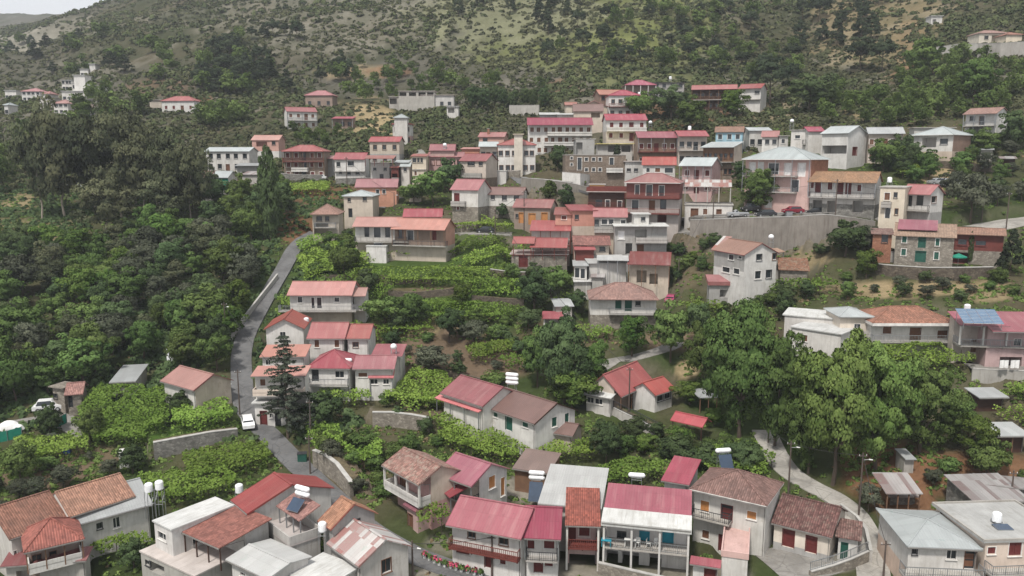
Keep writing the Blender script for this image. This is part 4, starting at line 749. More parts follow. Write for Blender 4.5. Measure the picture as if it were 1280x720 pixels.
house('white house with an orange red roof and green door raised on stilts', B(1203,143,1246,144,5.4,9,rh=1.6,rc='pinktile',wall='white',yaw=-50,of=1.3,w=[(1213,146,1218,151,'d')],dr=[(1245,147,1251,155,'g'),(1225,146,1230,154,'x')],bal=[(2.6,0,1,1.3,'m')],posts=4,pz=-1,op=[(1212,158,1230,166,3)]))
house('beige house with a red tile roof on the terrace high at the right edge', B(1224,41,1262,41,4.2,8,roof='hip',rh=1.4,rc='pinktile',wall='cream',yaw=0,op=[(1240,44,1250,52,2)],w=[(1231,45,1235,49,'d')]), B(1258,43,1280,44,3.8,7,roof='hip',rh=1.2,rc='pinktile',wall='cream',yaw=0))
house('tiny white hut high on the right hand ridge', B(1164,20,1180,20,3.2,5,roof='flat',rc='whiteroof',wall='white',yaw=0,op=[(1166,24,1170,29,1)]), name='hut', cat='hut')
house('long house with red and white halves under one low red roof above the trees', B(864,112,922,112,6.6,9,rh=1.7,rc='redsheet',wall='darkwood',yaw=-14,of=1.5,au=(6,2,'x',None),posts=6,pm='wood',bal=[(3.4,0,1,1.4,'wd')]), B(922,111,952,110,6.6,9,rh=1.7,rc='redsheet',wall='white',yaw=-30,of=.8,w=[(944,114,949,117,'d')],op=[(928,120,936,127,2)],bal=[(3.2,0,1,.8,None)]))
house('dark grey building with a long flat shed roof on the skyline of houses', B(815,103,857,104,5.2,9,roof='shed',rh=.8,rc='darkmetal',wall='grey',yaw=0,au=(4,2,'d',None)))
house('house with a crimson hip roof and pillared porch high in the village', B(781,106,821,105,4.6,9,roof='hip',rh=2.0,rc='crim',wall='brown',yaw=0,of=1.6,posts=5,pm='white',au=(4,1,'d','n')))
house('white two storey house with a magenta hip roof below the pillared porch', B(760,119,802,119,7.0,9,roof='hip',rh=1.9,rc='crim',wall='white',yaw=0,au=(4,2,'x','n'),bal=[(3.5,0,.7,1,'w')]))
house('house with an orange red roof beside the white magenta roofed house', B(749,118,780,116,5.4,9,rh=1.9,rc='salmonsheet',wall='brown',yaw=8,au=(3,2,'d',None)))
house('beige gable ended house with one small window on the upper lane', B(725,133,761,131,5.6,9,roof='gy',rh=1.8,rc='salmonsheet',wall='beige',yaw=4,w=[(750,136,753,140,'d')]))
house('barn with a steep brown roof in front of the beige gable house', B(716,139,755,138,6.0,8,rh=2.4,rc='brownroof',wall='beige',yaw=-3,op=[(739,141,750,147,2)]))
house('low sheds with white sheet roofs behind the long guesthouse', B(674,143,700,143,3.6,6,rh=.7,rc='whitesheet',wall='grey',yaw=0), B(696,143,720,143,3.6,6,roof='shed',rh=.7,rc='whitesheet',wall='dirtywhite',yaw=0), name='shed', cat='shed')
house('little tan roofed hut at the upper edge left of the brown barn', B(706,131,722,131,3.6,6,rh=1.0,rc='salmonsheet',wall='beige',yaw=0), name='hut', cat='hut')
house('small white flat roofed store beside the tall white corner house', B(617,214,633,214,2.6,4,roof='flat',rc='whiteroof',wall='white',yaw=-6,os=.1,of=.1), name='shed', cat='shed')
house('little hut with an orange roof among the trees by the lane', B(509,240,525,240,2.4,4,roof='shed',rh=.6,rc='orange',wall='beige',yaw=-4), name='hut', cat='hut')
house('grey tin shed on the rubble slope right of the bungalow', B(1224,187,1243,188,2.6,4,roof='shed',rh=.5,rc='zinc',wall='conc',yaw=-30), name='shed', cat='shed')
house('dark open shed at the right edge below the house on stilts', B(1250,198,1272,199,2.8,4,roof='shed',rh=.5,rc='tin',wall='darkwood',yaw=-25,of=.8), name='shed', cat='shed')
house('long low grey outbuilding behind the bungalow roof', B(1142,160,1196,160,4.4,5,roof='flat',rc='conc',wall='dirtywhite',yaw=-10), name='outbuilding', cat='outbuilding')
house('pink walled outbuilding behind the dark red roofed house', B(575,186,600,186,4.4,6,roof='shed',rh=.5,rc='salmonsheet',wall='salmon',yaw=-6), name='outbuilding', cat='outbuilding')
house('low grey walled store with a slab roof above the white flat roofed house', B(470,190,494,190,3.0,5,roof='flat',rc='conc',wall='grey',yaw=0), name='outbuilding', cat='outbuilding')
house('small ochre house end between the public building and the red house', B(735,231,757,232,3.6,4,roof='flat',rc='terr',wall='gold',yaw=-8,of=.1,op=[(740,234,748,241,1.2)]), name='outbuilding', cat='outbuilding')
# ================================================================ the far hamlet on the left
house('white far house with a pink roof left in the distant hamlet', B(25,114,50,114,4.6,9,roof='hip',rh=1.6,rc='pinkred',wall='white',yaw=0,au=(4,2,'d',None)))
house('far white house with a pale hip roof below the distant hamlet', B(65,129,85,129,4.4,8,roof='hip',rh=1.6,rc='salmonsheet',wall='white',yaw=0,au=(3,2,'d',None)))
house('long flat roofed white building across the distant hamlet', B(75,114,128,113,4.4,9,roof='flat',rc='whiteroof',wall='white',yaw=0,au=(8,1,'d',None)))
house('tall white stepped house at the top of the distant hamlet', B(88,103,107,103,6.6,9,roof='flat',rc='whiteroof',wall='white',yaw=0,au=(3,2,'d',None)), B(90,94,106,94,10,6,roof='flat',rc='whiteroof',wall='white',yaw=0))
house('far white house with a thin grey roof left of the stepped house', B(75,100,90,100,5.0,8,roof='shed',rh=.8,rc='zinc',wall='white',yaw=0,au=(3,2,'d',None)))
house('far grey block at the right end of the distant hamlet', B(100,124,127,124,5.6,8,roof='flat',rc='conc',wall='grey',yaw=0,au=(4,2,'d',None)))
house('small grey cube house low in the distant hamlet', B(46,122,64,122,4.4,8,roof='flat',rc='conc',wall='dirtywhite',yaw=0,au=(3,1,'d',None)))
house('small white house at the left edge of the distant hamlet', B(4,113,20,113,4.4,8,roof='flat',rc='whiteroof',wall='white',yaw=0,au=(3,1,'d',None)))
house('tiny pink roofed house just above the small grey cube in the distant hamlet', B(52,117,62,117,4.0,7,roof='hip',rh=1.3,rc='pinkred',wall='white',yaw=0,au=(2,1,'d',None)))
house('tiny white block right of the long white building in the distant hamlet', B(116,107,127,107,4.4,7,roof='flat',rc='whiteroof',wall='white',yaw=0,au=(2,1,'d',None)))
house('tiny beige house below the long white building in the distant hamlet', B(86,122,98,122,4.4,7,roof='shed',rh=.6,rc='zinc',wall='beige',yaw=0,au=(2,1,'d',None)))
house('tiny house with a brown roof at the lower end of the distant hamlet', B(106,134,118,134,4.0,7,rh=1.2,rc='brownroof',wall='dirtywhite',yaw=0,au=(2,1,'d',None)))
house('tiny white house low at the left edge of the distant hamlet', B(3,131,10,131,4.2,7,roof='hip',rh=1.0,rc='silver',wall='white',yaw=0,au=(2,1,'d',None)))
house('tiny white roofed house highest in the distant hamlet', B(98,86,110,86,4.2,7,roof='shed',rh=.5,rc='whitesheet',wall='white',yaw=0,au=(2,1,'d',None)))
house('tiny white hut alone above the distant hamlet', B(110,80,119,80,4.0,6,roof='flat',rc='whiteroof',wall='white',yaw=0), name='hut', cat='hut')
carve()
# ================================================================ retaining walls (they also hold the ground behind them)
def poly_world(pts, h=0.0, Z=None): return [G(u, v, h, Z) for u, v in pts]
def wall(label, pts, h, mat, th=.45, fill=0, cap='kerb', name='retaining_wall', cat='wall', group=None, top=None, railing=None):
    P = poly_world(pts); n = len(P); H = [h] * n if not isinstance(h, (list, tuple)) else list(h)
    Q = [Vector((p.x, p.y, 0)) for p in P]; root = P[0].copy(); m = MB(); c = MB(); rl = MB()
    # resample so the wall follows the ground
    pts_, hs = [], []
    for i in range(n - 1):
        L = (Q[i + 1] - Q[i]).length; k = max(1, int(L / 1.5))
        for j in range(k): t = j / k; pts_.append(Q[i].lerp(Q[i + 1], t)); hs.append(P[i].z + H[i] + (P[i + 1].z + H[i + 1] - P[i].z - H[i]) * t)
    pts_.append(Q[-1]); hs.append(P[-1].z + H[-1])
    if fill:
        for i in range(len(pts_) - 1):
            a, b = pts_[i], pts_[i + 1]; L = (b - a).length; dx, dy = (b - a) / L, None; d = (b - a) / L
            r = fill + 4; j0, j1 = np.searchsorted(GY, min(a.y, b.y) - 3), np.searchsorted(GY, max(a.y, b.y) + r)
            X, Yv = GX[j0:j1], GYY[j0:j1]; s = (X - a.x) * d.x + (Yv - a.y) * d.y; t = -(X - a.x) * d.y + (Yv - a.y) * d.x
            if d.x < 0: t = -t
            ok = (s > -.6) & (s < L + .6) & (t > .2 + .0088 * a.y) & (t < fill); zt = hs[i] + (hs[i + 1] - hs[i]) * np.clip(s / L, 0, 1) - .12
            Z1[j0:j1] = np.where(ok, np.maximum(Z1[j0:j1], zt), Z1[j0:j1])
    nn = []
    for i in range(len(pts_)):
        d = (pts_[min(i + 1, len(pts_) - 1)] - pts_[max(i - 1, 0)]).normalized(); nn.append(Vector((-d.y, d.x, 0)) * th / 2)
    rnd = random.Random(len(label)); low = [min(gz(p.x - q.x * 2, p.y - q.y * 2), gz(p.x + q.x * 2, p.y + q.y * 2)) - 1.0 for p, q in zip(pts_, nn)]
    V = lambda p, q, z: (p.x + q.x - root.x, p.y + q.y - root.y, z - root.z)
    for i in range(len(pts_) - 1):
        a, b, na, nb = pts_[i], pts_[i + 1], nn[i], nn[i + 1]; za, zb = hs[i], hs[i + 1]
        for s in (1, -1):
            q = [V(a, na * s, low[i]), V(b, nb * s, low[i + 1]), V(b, nb * s, zb), V(a, na * s, za)]; m.face(q[::-1] if s > 0 else q, mat)
        m.face([V(a, na, za), V(a, -na, za), V(b, -nb, zb), V(b, nb, zb)], mat)
        if cap:
            e = 1.18
            for s in (1, -1): c.face([V(a, na * e * s, za), V(b, nb * e * s, zb), V(b, nb * e * s, zb + .1), V(a, na * e * s, za + .1)], cap)
            c.face([V(a, na * e, za + .1), V(a, -na * e, za + .1), V(b, -nb * e, zb + .1), V(b, nb * e, zb + .1)], cap)
        if fill: bw = (3.4 if 'conc' in mat else 1.3) / th * 2; m.face([V(a, na * .9, za - .06), V(b, nb * .9, zb - .06), V(b, nb * bw, zb - .08), V(a, na * bw, za - .08)], 'pave' if 'conc' in mat else 'soil')
        if railing: rail(rl, V(a, Vector((0, 0, 0)), za + .08), V(b, Vector((0, 0, 0)), zb + .08), railing)
    for i, s in ((0, 1), (len(pts_) - 1, -1)):
        m.face([V(pts_[i], nn[i], low[i]), V(pts_[i], -nn[i], low[i]), V(pts_[i], -nn[i], hs[i]), V(pts_[i], nn[i], hs[i])], mat)
    r = empty(name, root, 0, label, cat, group); m.build('masonry', r)
    if cap: c.build('coping', r)
    if railing: rl.build('railing', r)
    return r
wall('tall concrete retaining wall below the village parking square', [(862,309),(900,311),(940,311),(985,310),(1030,304),(1065,299),(1092,296)], [5.6,6.0,6.2,6.2,5.6,4.2,3.0], 'oldconc', .5, fill=22, railing=None)
wall('sloping concrete retaining wall under the village ramp road', [(652,244),(680,252),(710,262),(736,268)], [4.2,5.2,6.2,6.2], 'oldconc', .5, fill=9, railing=None)
wall('low parapet wall along the outer edge of the winding road', [(287,428),(303,405),(318,385),(333,366),(347,348)], .9, 'conc', .3)
wall('grey garden retaining wall with a pale coping below the lawn', [(193,574),(230,565),(265,555),(297,546)], [2.4,2.2,1.8,1.2], 'greystone', .5, fill=6)
wall('stone wall with red earth on top beside the vine terrace', [(466,533),(490,533),(515,536),(537,540)], 2.2, 'stone', .5, fill=4)
wall('long dry stone wall carrying the terrace of the stone house', [(1094,341),(1120,346),(1160,350),(1200,350),(1240,345)], [1.6,2.0,2.2,2.2,1.6], 'drystone', .6, fill=9, railing=None)
wall('pale wall with an iron railing curving past the chalet garden', [(752,512),(775,524),(800,536),(822,548)], 1.3, 'dirtywhite', .3, fill=2.5, railing='d')
wall('stone rim wall with a thin railing around the yard at the bottom', [(1012,724),(1040,716),(1062,708),(1084,698)], .9, 'stone', .45, fill=0, railing='m')
wall('rendered stone bank wall on the right of the lane', [(393,580),(408,590),(422,601),(440,620)], [2.0,2.4,2.4,1.8], 'stone', .5, fill=2.5)
wall('broad dry stone terrace wall under the taverna yard', [(613,350),(635,353),(657,354)], 2.2, 'drystone', .5, fill=7)
wall('dark terrace wall curving across the vineyard slope', [(486,370),(520,372),(560,368),(590,361)], 1.1, 'drystone', .4, fill=3, cap=None)
wall('short terrace wall at the right end of the vineyard', [(590,377),(625,380),(655,382)], 1.2, 'drystone', .4, fill=3, cap=None)
wall('thin terrace wall below the upper vine rows', [(440,356),(490,357),(540,354)], .9, 'drystone', .4, fill=2, cap=None)
wall('pale retaining wall under the house on the right hand ridge', [(1222,72),(1250,72),(1290,70)], 4.5, 'conc', .5, fill=9)
wall('concrete wall holding the drive up to the ridge house', [(1170,70),(1200,66),(1222,66)], 3.0, 'conc', .5, fill=6)
wall('pale concrete boundary wall behind the guesthouse', [(637,144),(655,144),(674,144)], 3.2, 'conc', .4)
wall('white fence wall in front of the stone faced public building', [(703,226),(725,228),(750,230),(778,232)], 2.0, 'white', .25)
wall('low stone wall at the foot of the brown vegetable garden', [(520,455),(560,470),(600,480),(630,478)], 1.0, 'drystone', .4, cap=None)
wall('grey wall on the slope under the timber balcony house', [(352,224),(375,226),(402,226)], 1.6, 'greystone', .4)
wall('concrete block wall under the veranda house at the right edge', [(1214,474),(1245,476),(1290,478)], 1.6, 'conc', .3, fill=5)
wall('low stone wall with plants before the open balcony house', [(748,717),(790,727),(850,741)], 1.3, 'stone', .35)
wall('low concrete wall above the bottom yard on the right', [(1050,640),(1070,655),(1082,672),(1088,700)], 1.0, 'conc', .3)
wall('grey stone terrace wall above the reddish house', [(420,231),(445,230),(500,229),(540,230)], 1.6, 'greystone', .4, fill=3)
wall('stone wall in front of the tall white corner house', [(600,226),(625,224),(650,222)], 1.8, 'stone', .4, fill=3)
wall('dry stone wall on the slope right of the bungalow', [(1150,212),(1180,210),(1220,214),(1260,216)], 1.6, 'drystone', .5, fill=3, cap=None)
wall('terrace wall under the timber walled silver roofed house', [(870,222),(900,223),(928,222)], 1.8, 'brownstone', .4, fill=3)
wall('stone terrace wall between the terrace road and the vines', [(562,302),(600,301),(640,302)], 1.4, 'stone', .4, fill=3)
wall('long dry stone wall through the middle of the vineyard', [(400,350),(440,349),(485,351)], 1.0, 'drystone', .4, fill=2, cap=None)
# ================================================================ roads
ROADS = []
def road(name, pts, w, mat, lift=.07, kerb=False):
    P = [Vector((p.x, p.y, 0)) for p in poly_world(pts)]; S_ = []
    for i in range(len(P) - 1):                             # Catmull-Rom through the points
        p0, p1, p2, p3 = P[max(i - 1, 0)], P[i], P[i + 1], P[min(i + 2, len(P) - 1)]; k = max(2, int((p2 - p1).length / .6))
        for j in range(k):
            t = j / k; S_.append(.5 * ((2 * p1) + (p2 - p0) * t + (2 * p0 - 5 * p1 + 4 * p2 - p3) * t * t + (3 * p1 - p0 - 3 * p2 + p3) * t ** 3))
    S_.append(P[-1]); m = MB(); rows = []; N = 7; org = S_[0]; oz = gz(org.x, org.y)
    zs = np.array([gz(p.x, p.y) for p in S_]); zs = np.convolve(np.pad(zs, 6, mode='edge'), np.ones(13) / 13, 'valid')
    for i, p in enumerate(S_):                              # level the ground across the road
        j0, j1 = np.searchsorted(GY, p.y - w - 2), np.searchsorted(GY, p.y + w + 2)
        D = np.hypot(GX[j0:j1] - p.x, GYY[j0:j1] - p.y); k = np.clip((w / 2 + 1.6 - D) / 1.4, 0, 1)
        Z1[j0:j1] += (zs[i] - Z1[j0:j1]) * k * .5
    for i, p in enumerate(S_):
        d = (S_[min(i + 1, len(S_) - 1)] - S_[max(i - 1, 0)]).normalized(); n = Vector((-d.y, d.x, 0))
        r = []
        for k in range(N): q = p + n * w * (k / (N - 1) - .5); r.append((q.x - org.x, q.y - org.y, max(gz(q.x, q.y), zs[i] - .1) + lift - oz))
        rows.append(r)
    for a, b in zip(rows, rows[1:]):
        for k in range(N - 1): m.face([a[k], a[k + 1], b[k + 1], b[k]][::-1], mat)
        for k, s in ((0, 1), (N - 1, -1)): m.face([a[k], b[k], (b[k][0], b[k][1], b[k][2] - .5), (a[k][0], a[k][1], a[k][2] - .5)], mat)
        if kerb:
            for k in (0, N - 1):
                A, Bv = Vector(a[k]), Vector(b[k]); m.face([A + Vector((0, 0, .12)), Bv + Vector((0, 0, .12)), Bv, A], 'kerb')
    o = m.build(name); o.location = (org.x, org.y, oz); tag(o, kind='structure'); ROADS.append((np.array([(p.x, p.y) for p in S_]), w)); return o
road('road', [(395,288),(376,300),(366,312),(357,330),(344,352),(326,383),(309,415),(302,440),(302,468),(305,500),(318,526),(343,550),(368,576),(396,602),(424,628),(452,654),(485,676),(525,696),(580,716),(640,735),(700,750)], 3.4, 'asphalt')
road('track', [(955,535),(968,565),(985,588),(1012,606),(1045,622),(1070,645),(1085,680),(1092,715),(1095,750)], 3.4, 'palepave')
road('street', [(648,220),(675,224),(705,230),(735,238),(760,246)], 4.5, 'asphalt')
road('plaza', [(866,270),(900,270),(940,269),(985,268),(1030,267),(1075,269),(1115,274)], 9, 'pave')
road('ramp', [(905,300),(885,294),(865,286),(842,281)], 3.2, 'pave')
road('lane', [(470,262),(482,256),(492,250),(500,243)], 4.5, 'asphalt')
road('terrace_road', [(560,293),(585,292),(612,291),(640,292)], 4.5, 'pave')
road('path', [(745,462),(770,452),(800,446),(832,438),(850,425)], 3.2, 'pave')
road('drive', [(1226,288),(1250,283),(1280,278),(1320,272)], 9, 'palepave')
road('yard', [(960,712),(985,705),(1010,700),(1030,694)], 7, 'pave')
road('upper_lane', [(500,215),(512,206),(525,196),(520,186)], 3.5, 'pave')
road('driveway', [(110,545),(85,530),(70,520),(45,524),(10,532)], 3.5, 'pave')
# ================================================================ ground sheet
PATCH = [ # photo u, v, half width, half height, colour, strength: bare soil, straw, lawns, cut banks, green hillside with painted-in sun
 (1110,600,60,40,'red',.95),(1190,595,60,25,'red',.9),(1250,590,40,20,'red',.8),(60,590,60,22,'soil',.9),(110,575,45,18,'soil',.8),(560,440,70,30,'soil',.95),(620,455,45,25,'soil',.95),(470,415,70,10,'straw',.5),(530,410,18,10,'straw',1),
 (860,430,50,14,'soil',.9),(858,460,14,12,'straw',1),(1012,324,24,8,'straw',.8),(520,345,150,50,'lawn',.7),(420,335,50,30,'lawn',.6),(1120,362,70,10,'straw',1),(1230,365,30,12,'straw',.7),(215,535,60,18,'lawn',1),(1170,225,18,14,'straw',1),(1200,205,20,10,'straw',.6),
 (20,205,30,14,'straw',1),(20,250,25,14,'straw',.6),(375,285,30,16,'red',.9),(385,240,60,10,'red',.7),(255,130,10,18,'red',.9),(200,110,40,12,'red',.35),(462,150,34,22,'straw',.85),(480,165,14,16,'straw',.9),(440,90,45,8,'straw',.6),(485,90,30,6,'red',.6),
 (850,150,70,18,'red',.75),(960,140,40,15,'straw',.5),(1080,135,25,8,'straw',.9),(1140,95,30,14,'red',.6),(1140,60,20,40,'red',.5),(700,110,30,12,'red',.5),(745,265,20,30,'soil',.6),(860,320,20,35,'soil',.45),(640,120,8,6,'straw',.5),
 (450,600,50,26,'soil',.4),(560,520,40,8,'soil',.5),(900,620,30,10,'soil',.3),(1040,700,40,14,'pavec',.7),(700,420,60,20,'soil',.5),(30,290,60,20,'straw',.45),(10,60,60,28,'rock',.8),(60,35,60,14,'rock',.5),(700,20,160,60,'green',.75),(790,70,90,40,'green',.6),(480,20,240,40,'rock',.35),(1100,30,80,60,'straw',.45),
 (535,364,60,5,'soil',.8),(820,475,30,12,'soil',.3),(640,715,120,14,'pavec',.8),(850,720,80,14,'pavec',.7),(660,610,40,14,'pavec',.8),(560,680,30,14,'pavec',.5),(890,505,30,10,'lawn',.6),(770,520,40,12,'lawn',.4)]
PCOL = {'red': (.185, .098, .055), 'soil': (.165, .118, .082), 'straw': (.33, .255, .15), 'lawn': (.06, .105, .022), 'rock': (.26, .24, .20), 'green': (.15, .165, .06), 'pavec': (.30, .27, .23)}  # green: grassy upper slope, its colour brightened to stand in for patchy sunlight
def ground():
    x, y = GX.ravel(), GYY.ravel(); z = Z1.ravel()
    n1 = _fbm(x / 26, y / 26, 201, 5); n2 = _fbm(x / 7, y / 7, 301, 4); n3 = _fbm(x / 90, y / 90, 401, 4)
    lerp = lambda a, b, t: a + (b - a) * np.clip(t, 0, 1)[:, None]
    near = np.array([.050, .070, .024]); dry = np.array([.100, .087, .056]); oli = np.array([.056, .061, .033]); grey = np.array([.112, .104, .084])
    c = lerp(np.tile(oli, (len(x), 1)), dry, .42 + n1 * 1.3 + n2 * .5); c = lerp(c, grey, (n3 - .05) * 2.2 + n2 * .4)
    cn = lerp(np.tile(near, (len(x), 1)), np.array([.098, .084, .052]), .42 + n1 * 1.2 + n2 * .9)
    c = lerp(cn, c, (y - 190) / 60)
    gy_, gx_ = np.gradient(Z1, axis=0) / np.gradient(GYY, axis=0), np.gradient(Z1, axis=1) / np.maximum(np.gradient(GX, axis=1), 1e-3)
    sl = np.hypot(gy_, gx_).ravel(); c = lerp(c, np.array([.18, .155, .12]), (sl - .8) * 1.0)
    n4 = _fbm(x / 38, y / 60, 501, 5, True); n5 = _fbm(x / 5, y / 5, 601, 4)
    c = lerp(c, np.array([.205, .188, .152]), np.where(y > 240, np.clip((n4 + n5 * .4 - .48) * 2.4, 0, .6), 0)); c = lerp(c, np.array([.050, .056, .028]), np.where(y > 230, np.clip((-n4 + n5 * .3 - .35) * 2, 0, .8), 0))
    d = y * CT - (z - CZ) * ST; hh = y * ST + (z - CZ) * CT; pu, pv = 640 + F * x / d, 360 - F * hh / d
    for u, v, ru, rv, k, s in PATCH:
        q = 1.25 - np.sqrt(((pu - u) / ru) ** 2 + ((pv - v) / rv) ** 2) + n2 * .5 + n1 * .3
        P0 = G(u, v); ok = np.abs(y - P0.y) < 45 + P0.y * .12
        c = lerp(c, np.array(PCOL[k]) * (1 + n2 * .25)[:, None], np.where(ok, np.clip(q * 3, 0, 1) * s, 0))
    me = bpy.data.meshes.new('ground'); V = np.stack([x, y, z], 1)
    i = np.arange((NY - 1) * (NA - 1)); r, q = i // (NA - 1), i % (NA - 1); a = r * NA + q
    Fc = np.stack([a, a + 1, a + NA + 1, a + NA], 1)
    me.vertices.add(len(V)); me.vertices.foreach_set('co', V.ravel()); me.loops.add(Fc.size); me.loops.foreach_set('vertex_index', Fc.ravel())
    me.polygons.add(len(Fc)); me.polygons.foreach_set('loop_start', np.arange(len(Fc)) * 4); me.polygons.foreach_set('loop_total', np.full(len(Fc), 4)); me.polygons.foreach_set('use_smooth', np.ones(len(Fc), bool))
    at = me.color_attributes.new('cover', 'FLOAT_COLOR', 'POINT'); at.data.foreach_set('color', np.concatenate([np.clip(c, .01, 1), np.ones((len(c), 1))], 1).astype(np.float32).ravel())
    me.update(); me.validate()
    m, n, b, o = _new('ground'); qn = NB(n); at = qn.node('ShaderNodeAttribute', attribute_name='cover'); Pp = qn.geo()
    f1 = qn.noise(Pp, 1.1, 8, .7); f2 = qn.noise(Pp, .13, 6, .65)
    col = qn.mix(qn.ramp(f1, (.3, (0, 0, 0)), (.72, (1, 1, 1))), (.62, .62, .62), (1.0, 1.0, 1.0)); col2 = qn.mix(qn.ramp(f2, (.35, (0, 0, 0)), (.65, (1, 1, 1))), (.78, .8, .76), (1, 1, 1))
    c1 = qn.mix(1.0, at.outputs['Color'], col, 'MULTIPLY'); c1 = qn.mix(1.0, c1, col2, 'MULTIPLY')
    qn.L(c1, b.inputs['Base Color']); b.inputs['Roughness'].default_value = 1; b.inputs['Specular IOR Level'].default_value = .05
    qn.bump(f1, b, .7, .25); MAT['ground'] = m; me.materials.append(m)
    ob = bpy.data.objects.new('ground', me); COL.objects.link(ob); tag(ob, kind='structure')
ground()
# ================================================================ foliage
def leaf_mesh(name, P, N, size, tint, mat, r, stretch=1.5):
    """one leaf clump face per point, turned every way, lit by the rounded form it belongs to"""
    n = len(P); fn = N + r.normal(0, .55, (n, 3)); fn /= np.linalg.norm(fn, axis=1)[:, None]
    a = np.cross(fn, r.normal(0, 1, (n, 3))); a /= np.linalg.norm(a, axis=1)[:, None] + 1e-9; b = np.cross(fn, a)
    s = (size * r.uniform(.6, 1.35, n))[:, None]
    V = np.stack([P + a * s * stretch * .5, P + b * s * .5 + fn * s * .12, P - a * s * stretch * .5, P - b * s * .5 - fn * s * .1], 1).reshape(-1, 3)
    me = bpy.data.meshes.new(name); me.vertices.add(4 * n); me.vertices.foreach_set('co', V.astype(np.float32).ravel())
    me.loops.add(4 * n); me.loops.foreach_set('vertex_index', np.arange(4 * n)); me.polygons.add(n); me.polygons.foreach_set('loop_start', np.arange(n) * 4); me.polygons.foreach_set('loop_total', np.full(n, 4))
    me.polygons.foreach_set('use_smooth', np.ones(n, bool))
    at = me.attributes.new('tint', 'FLOAT', 'POINT'); at.data.foreach_set('value', np.repeat(tint, 4).astype(np.float32))
    me.update(); nn = N * .66 + fn * np.sign((fn * N).sum(1))[:, None] * .55; nn /= np.linalg.norm(nn, axis=1)[:, None]
    me.normals_split_custom_set_from_vertices(np.repeat(nn, 4, 0).tolist())
    me.materials.append(MAT[mat]); return me
def clumps(r, C, cr, per, ctr, out=.55, zsq=.75):
    D = r.normal(0, 1, (len(C), per, 3)); D /= np.linalg.norm(D, axis=2)[:, :, None]
    D[:, :, 2] = np.where(r.random((len(C), per)) < .7, np.abs(D[:, :, 2]), D[:, :, 2])
    q = (.72 + .32 * r.random((len(C), per, 1))) * (np.asarray(cr).reshape(-1, 1, 1) if np.ndim(cr) else cr)
    P = C[:, None] + D * q * np.array([1, 1, zsq]); o = C - ctr; o = o / (np.linalg.norm(o, axis=1)[:, None] + 1e-6)
    N = D * .8 + o[:, None] * out; N /= np.linalg.norm(N, axis=2)[:, :, None]
    t = np.clip(r.normal(.5, .2, (len(C), 1)) + r.normal(0, .16, (len(C), per)), 0, 1)
    return P.reshape(-1, 3), N.reshape(-1, 3), t.ravel()
def trunk_mb(r, mat, h0, top, rad, limbs, spread, zc):
    m = MB(); p = Vector((0, 0, -.06)); ax = [p]
    for i in range(1, 5): ax.append(Vector((r.normal(0, .018), r.normal(0, .018), -.06 + (top + .06) * i / 4)))
    for i in range(4): m.tube(ax[i], ax[i + 1], rad * (1 - .2 * i), mat, rad * (1 - .2 * (i + 1)), 7, False)
    for k in range(limbs):
        a = 2 * math.pi * (k + r.random() * .6) / limbs; z = h0 + (top - h0) * r.uniform(.1, .8); s = ax[1].lerp(ax[4], min(1, max(0, (z - ax[1].z) / (ax[4].z - ax[1].z))))
        e = s + Vector((math.cos(a) * spread, math.sin(a) * spread, zc * r.uniform(.6, 1.1))); mid = s.lerp(e, .5) + Vector((0, 0, -.03))
        m.tube(s, mid, rad * .5, mat, rad * .33, 5, False); m.tube(mid, e, rad * .33, mat, rad * .1, 5, False)
    return m
PROTO = {}
def proto(kind, shape, mat, bark, seed, n, per, leaf, cr, **k):
    r = np.random.default_rng(seed); ctr = np.array([0, 0, k.get('zc', .58)])
    if shape == 'round':
        D = r.normal(0, 1, (n, 3)); D /= np.linalg.norm(D, axis=1)[:, None]; q = r.uniform(.3, 1.15, (n, 1)) ** .6
        C = ctr + D * q * np.array([k.get('rx', .36), k.get('rx', .36), k.get('rz', .31)]) * (1 + .22 * np.sin(3 * np.arctan2(D[:, 1:2], D[:, :1]) + seed))
        crr = cr * r.uniform(.5, 1.35, n)
    elif shape == 'cone':
        z = r.uniform(.16, .97, n) ** .9; rr = .46 * (1 - z) ** .8 * r.uniform(.55, 1.05, n) + .02; a = r.uniform(0, 6.283, n)
        C = np.stack([rr * np.cos(a), rr * np.sin(a), z], 1); crr = cr * (1.15 - .6 * z)
    elif shape == 'column':
        z = r.uniform(.06, .98, n); w = .34 * np.minimum(1, (1.02 - z) * 4.5) * np.minimum(1, .55 + z * 1.5); rr = w * np.sqrt(r.uniform(.3, 1, n)); a = r.uniform(0, 6.283, n)
        C = np.stack([rr * np.cos(a), rr * np.sin(a), z], 1); crr = cr * np.minimum(1, (1.05 - z) * 2.5); ctr = np.array([0, 0, .4])
    elif shape == 'umbrella':
        a = r.uniform(0, 6.283, n); rr = .42 * np.sqrt(r.random(n)); z = .78 - .35 * (rr / .42) ** 2 * .6 + r.normal(0, .07, n)
        C = np.stack([rr * np.cos(a), rr * np.sin(a), z], 1); crr = cr * r.uniform(.7, 1.2, n)
    P, N, t = clumps(r, C, crr, per, ctr, zsq=k.get('zsq', .75)); lm = leaf_mesh('crown', P, N, leaf, t, mat, r, k.get('st', 1.5))
    tb = trunk_mb(r, bark, k.get('h0', .2), k.get('top', .6), k.get('rad', .028), k.get('limbs', 5), k.get('spread', .22), k.get('lz', .2)).build('trunk'); tm = tb.data; bpy.data.objects.remove(tb)
    PROTO.setdefault(kind, []).append((tm, lm))
for s in range(4): proto('broad', 'round', 'leaf', 'bark', 40 + s, 50, 120, .036, .13)
for s in range(2): proto('broadhi', 'round', 'leaf', 'bark', 60 + s, 110, 240, .020, .092, rz=.37, zc=.56, h0=.12)
for s in range(2): proto('brighthi', 'round', 'leafmid', 'bark', 63 + s, 110, 240, .020, .092, rz=.37, zc=.56, h0=.12)
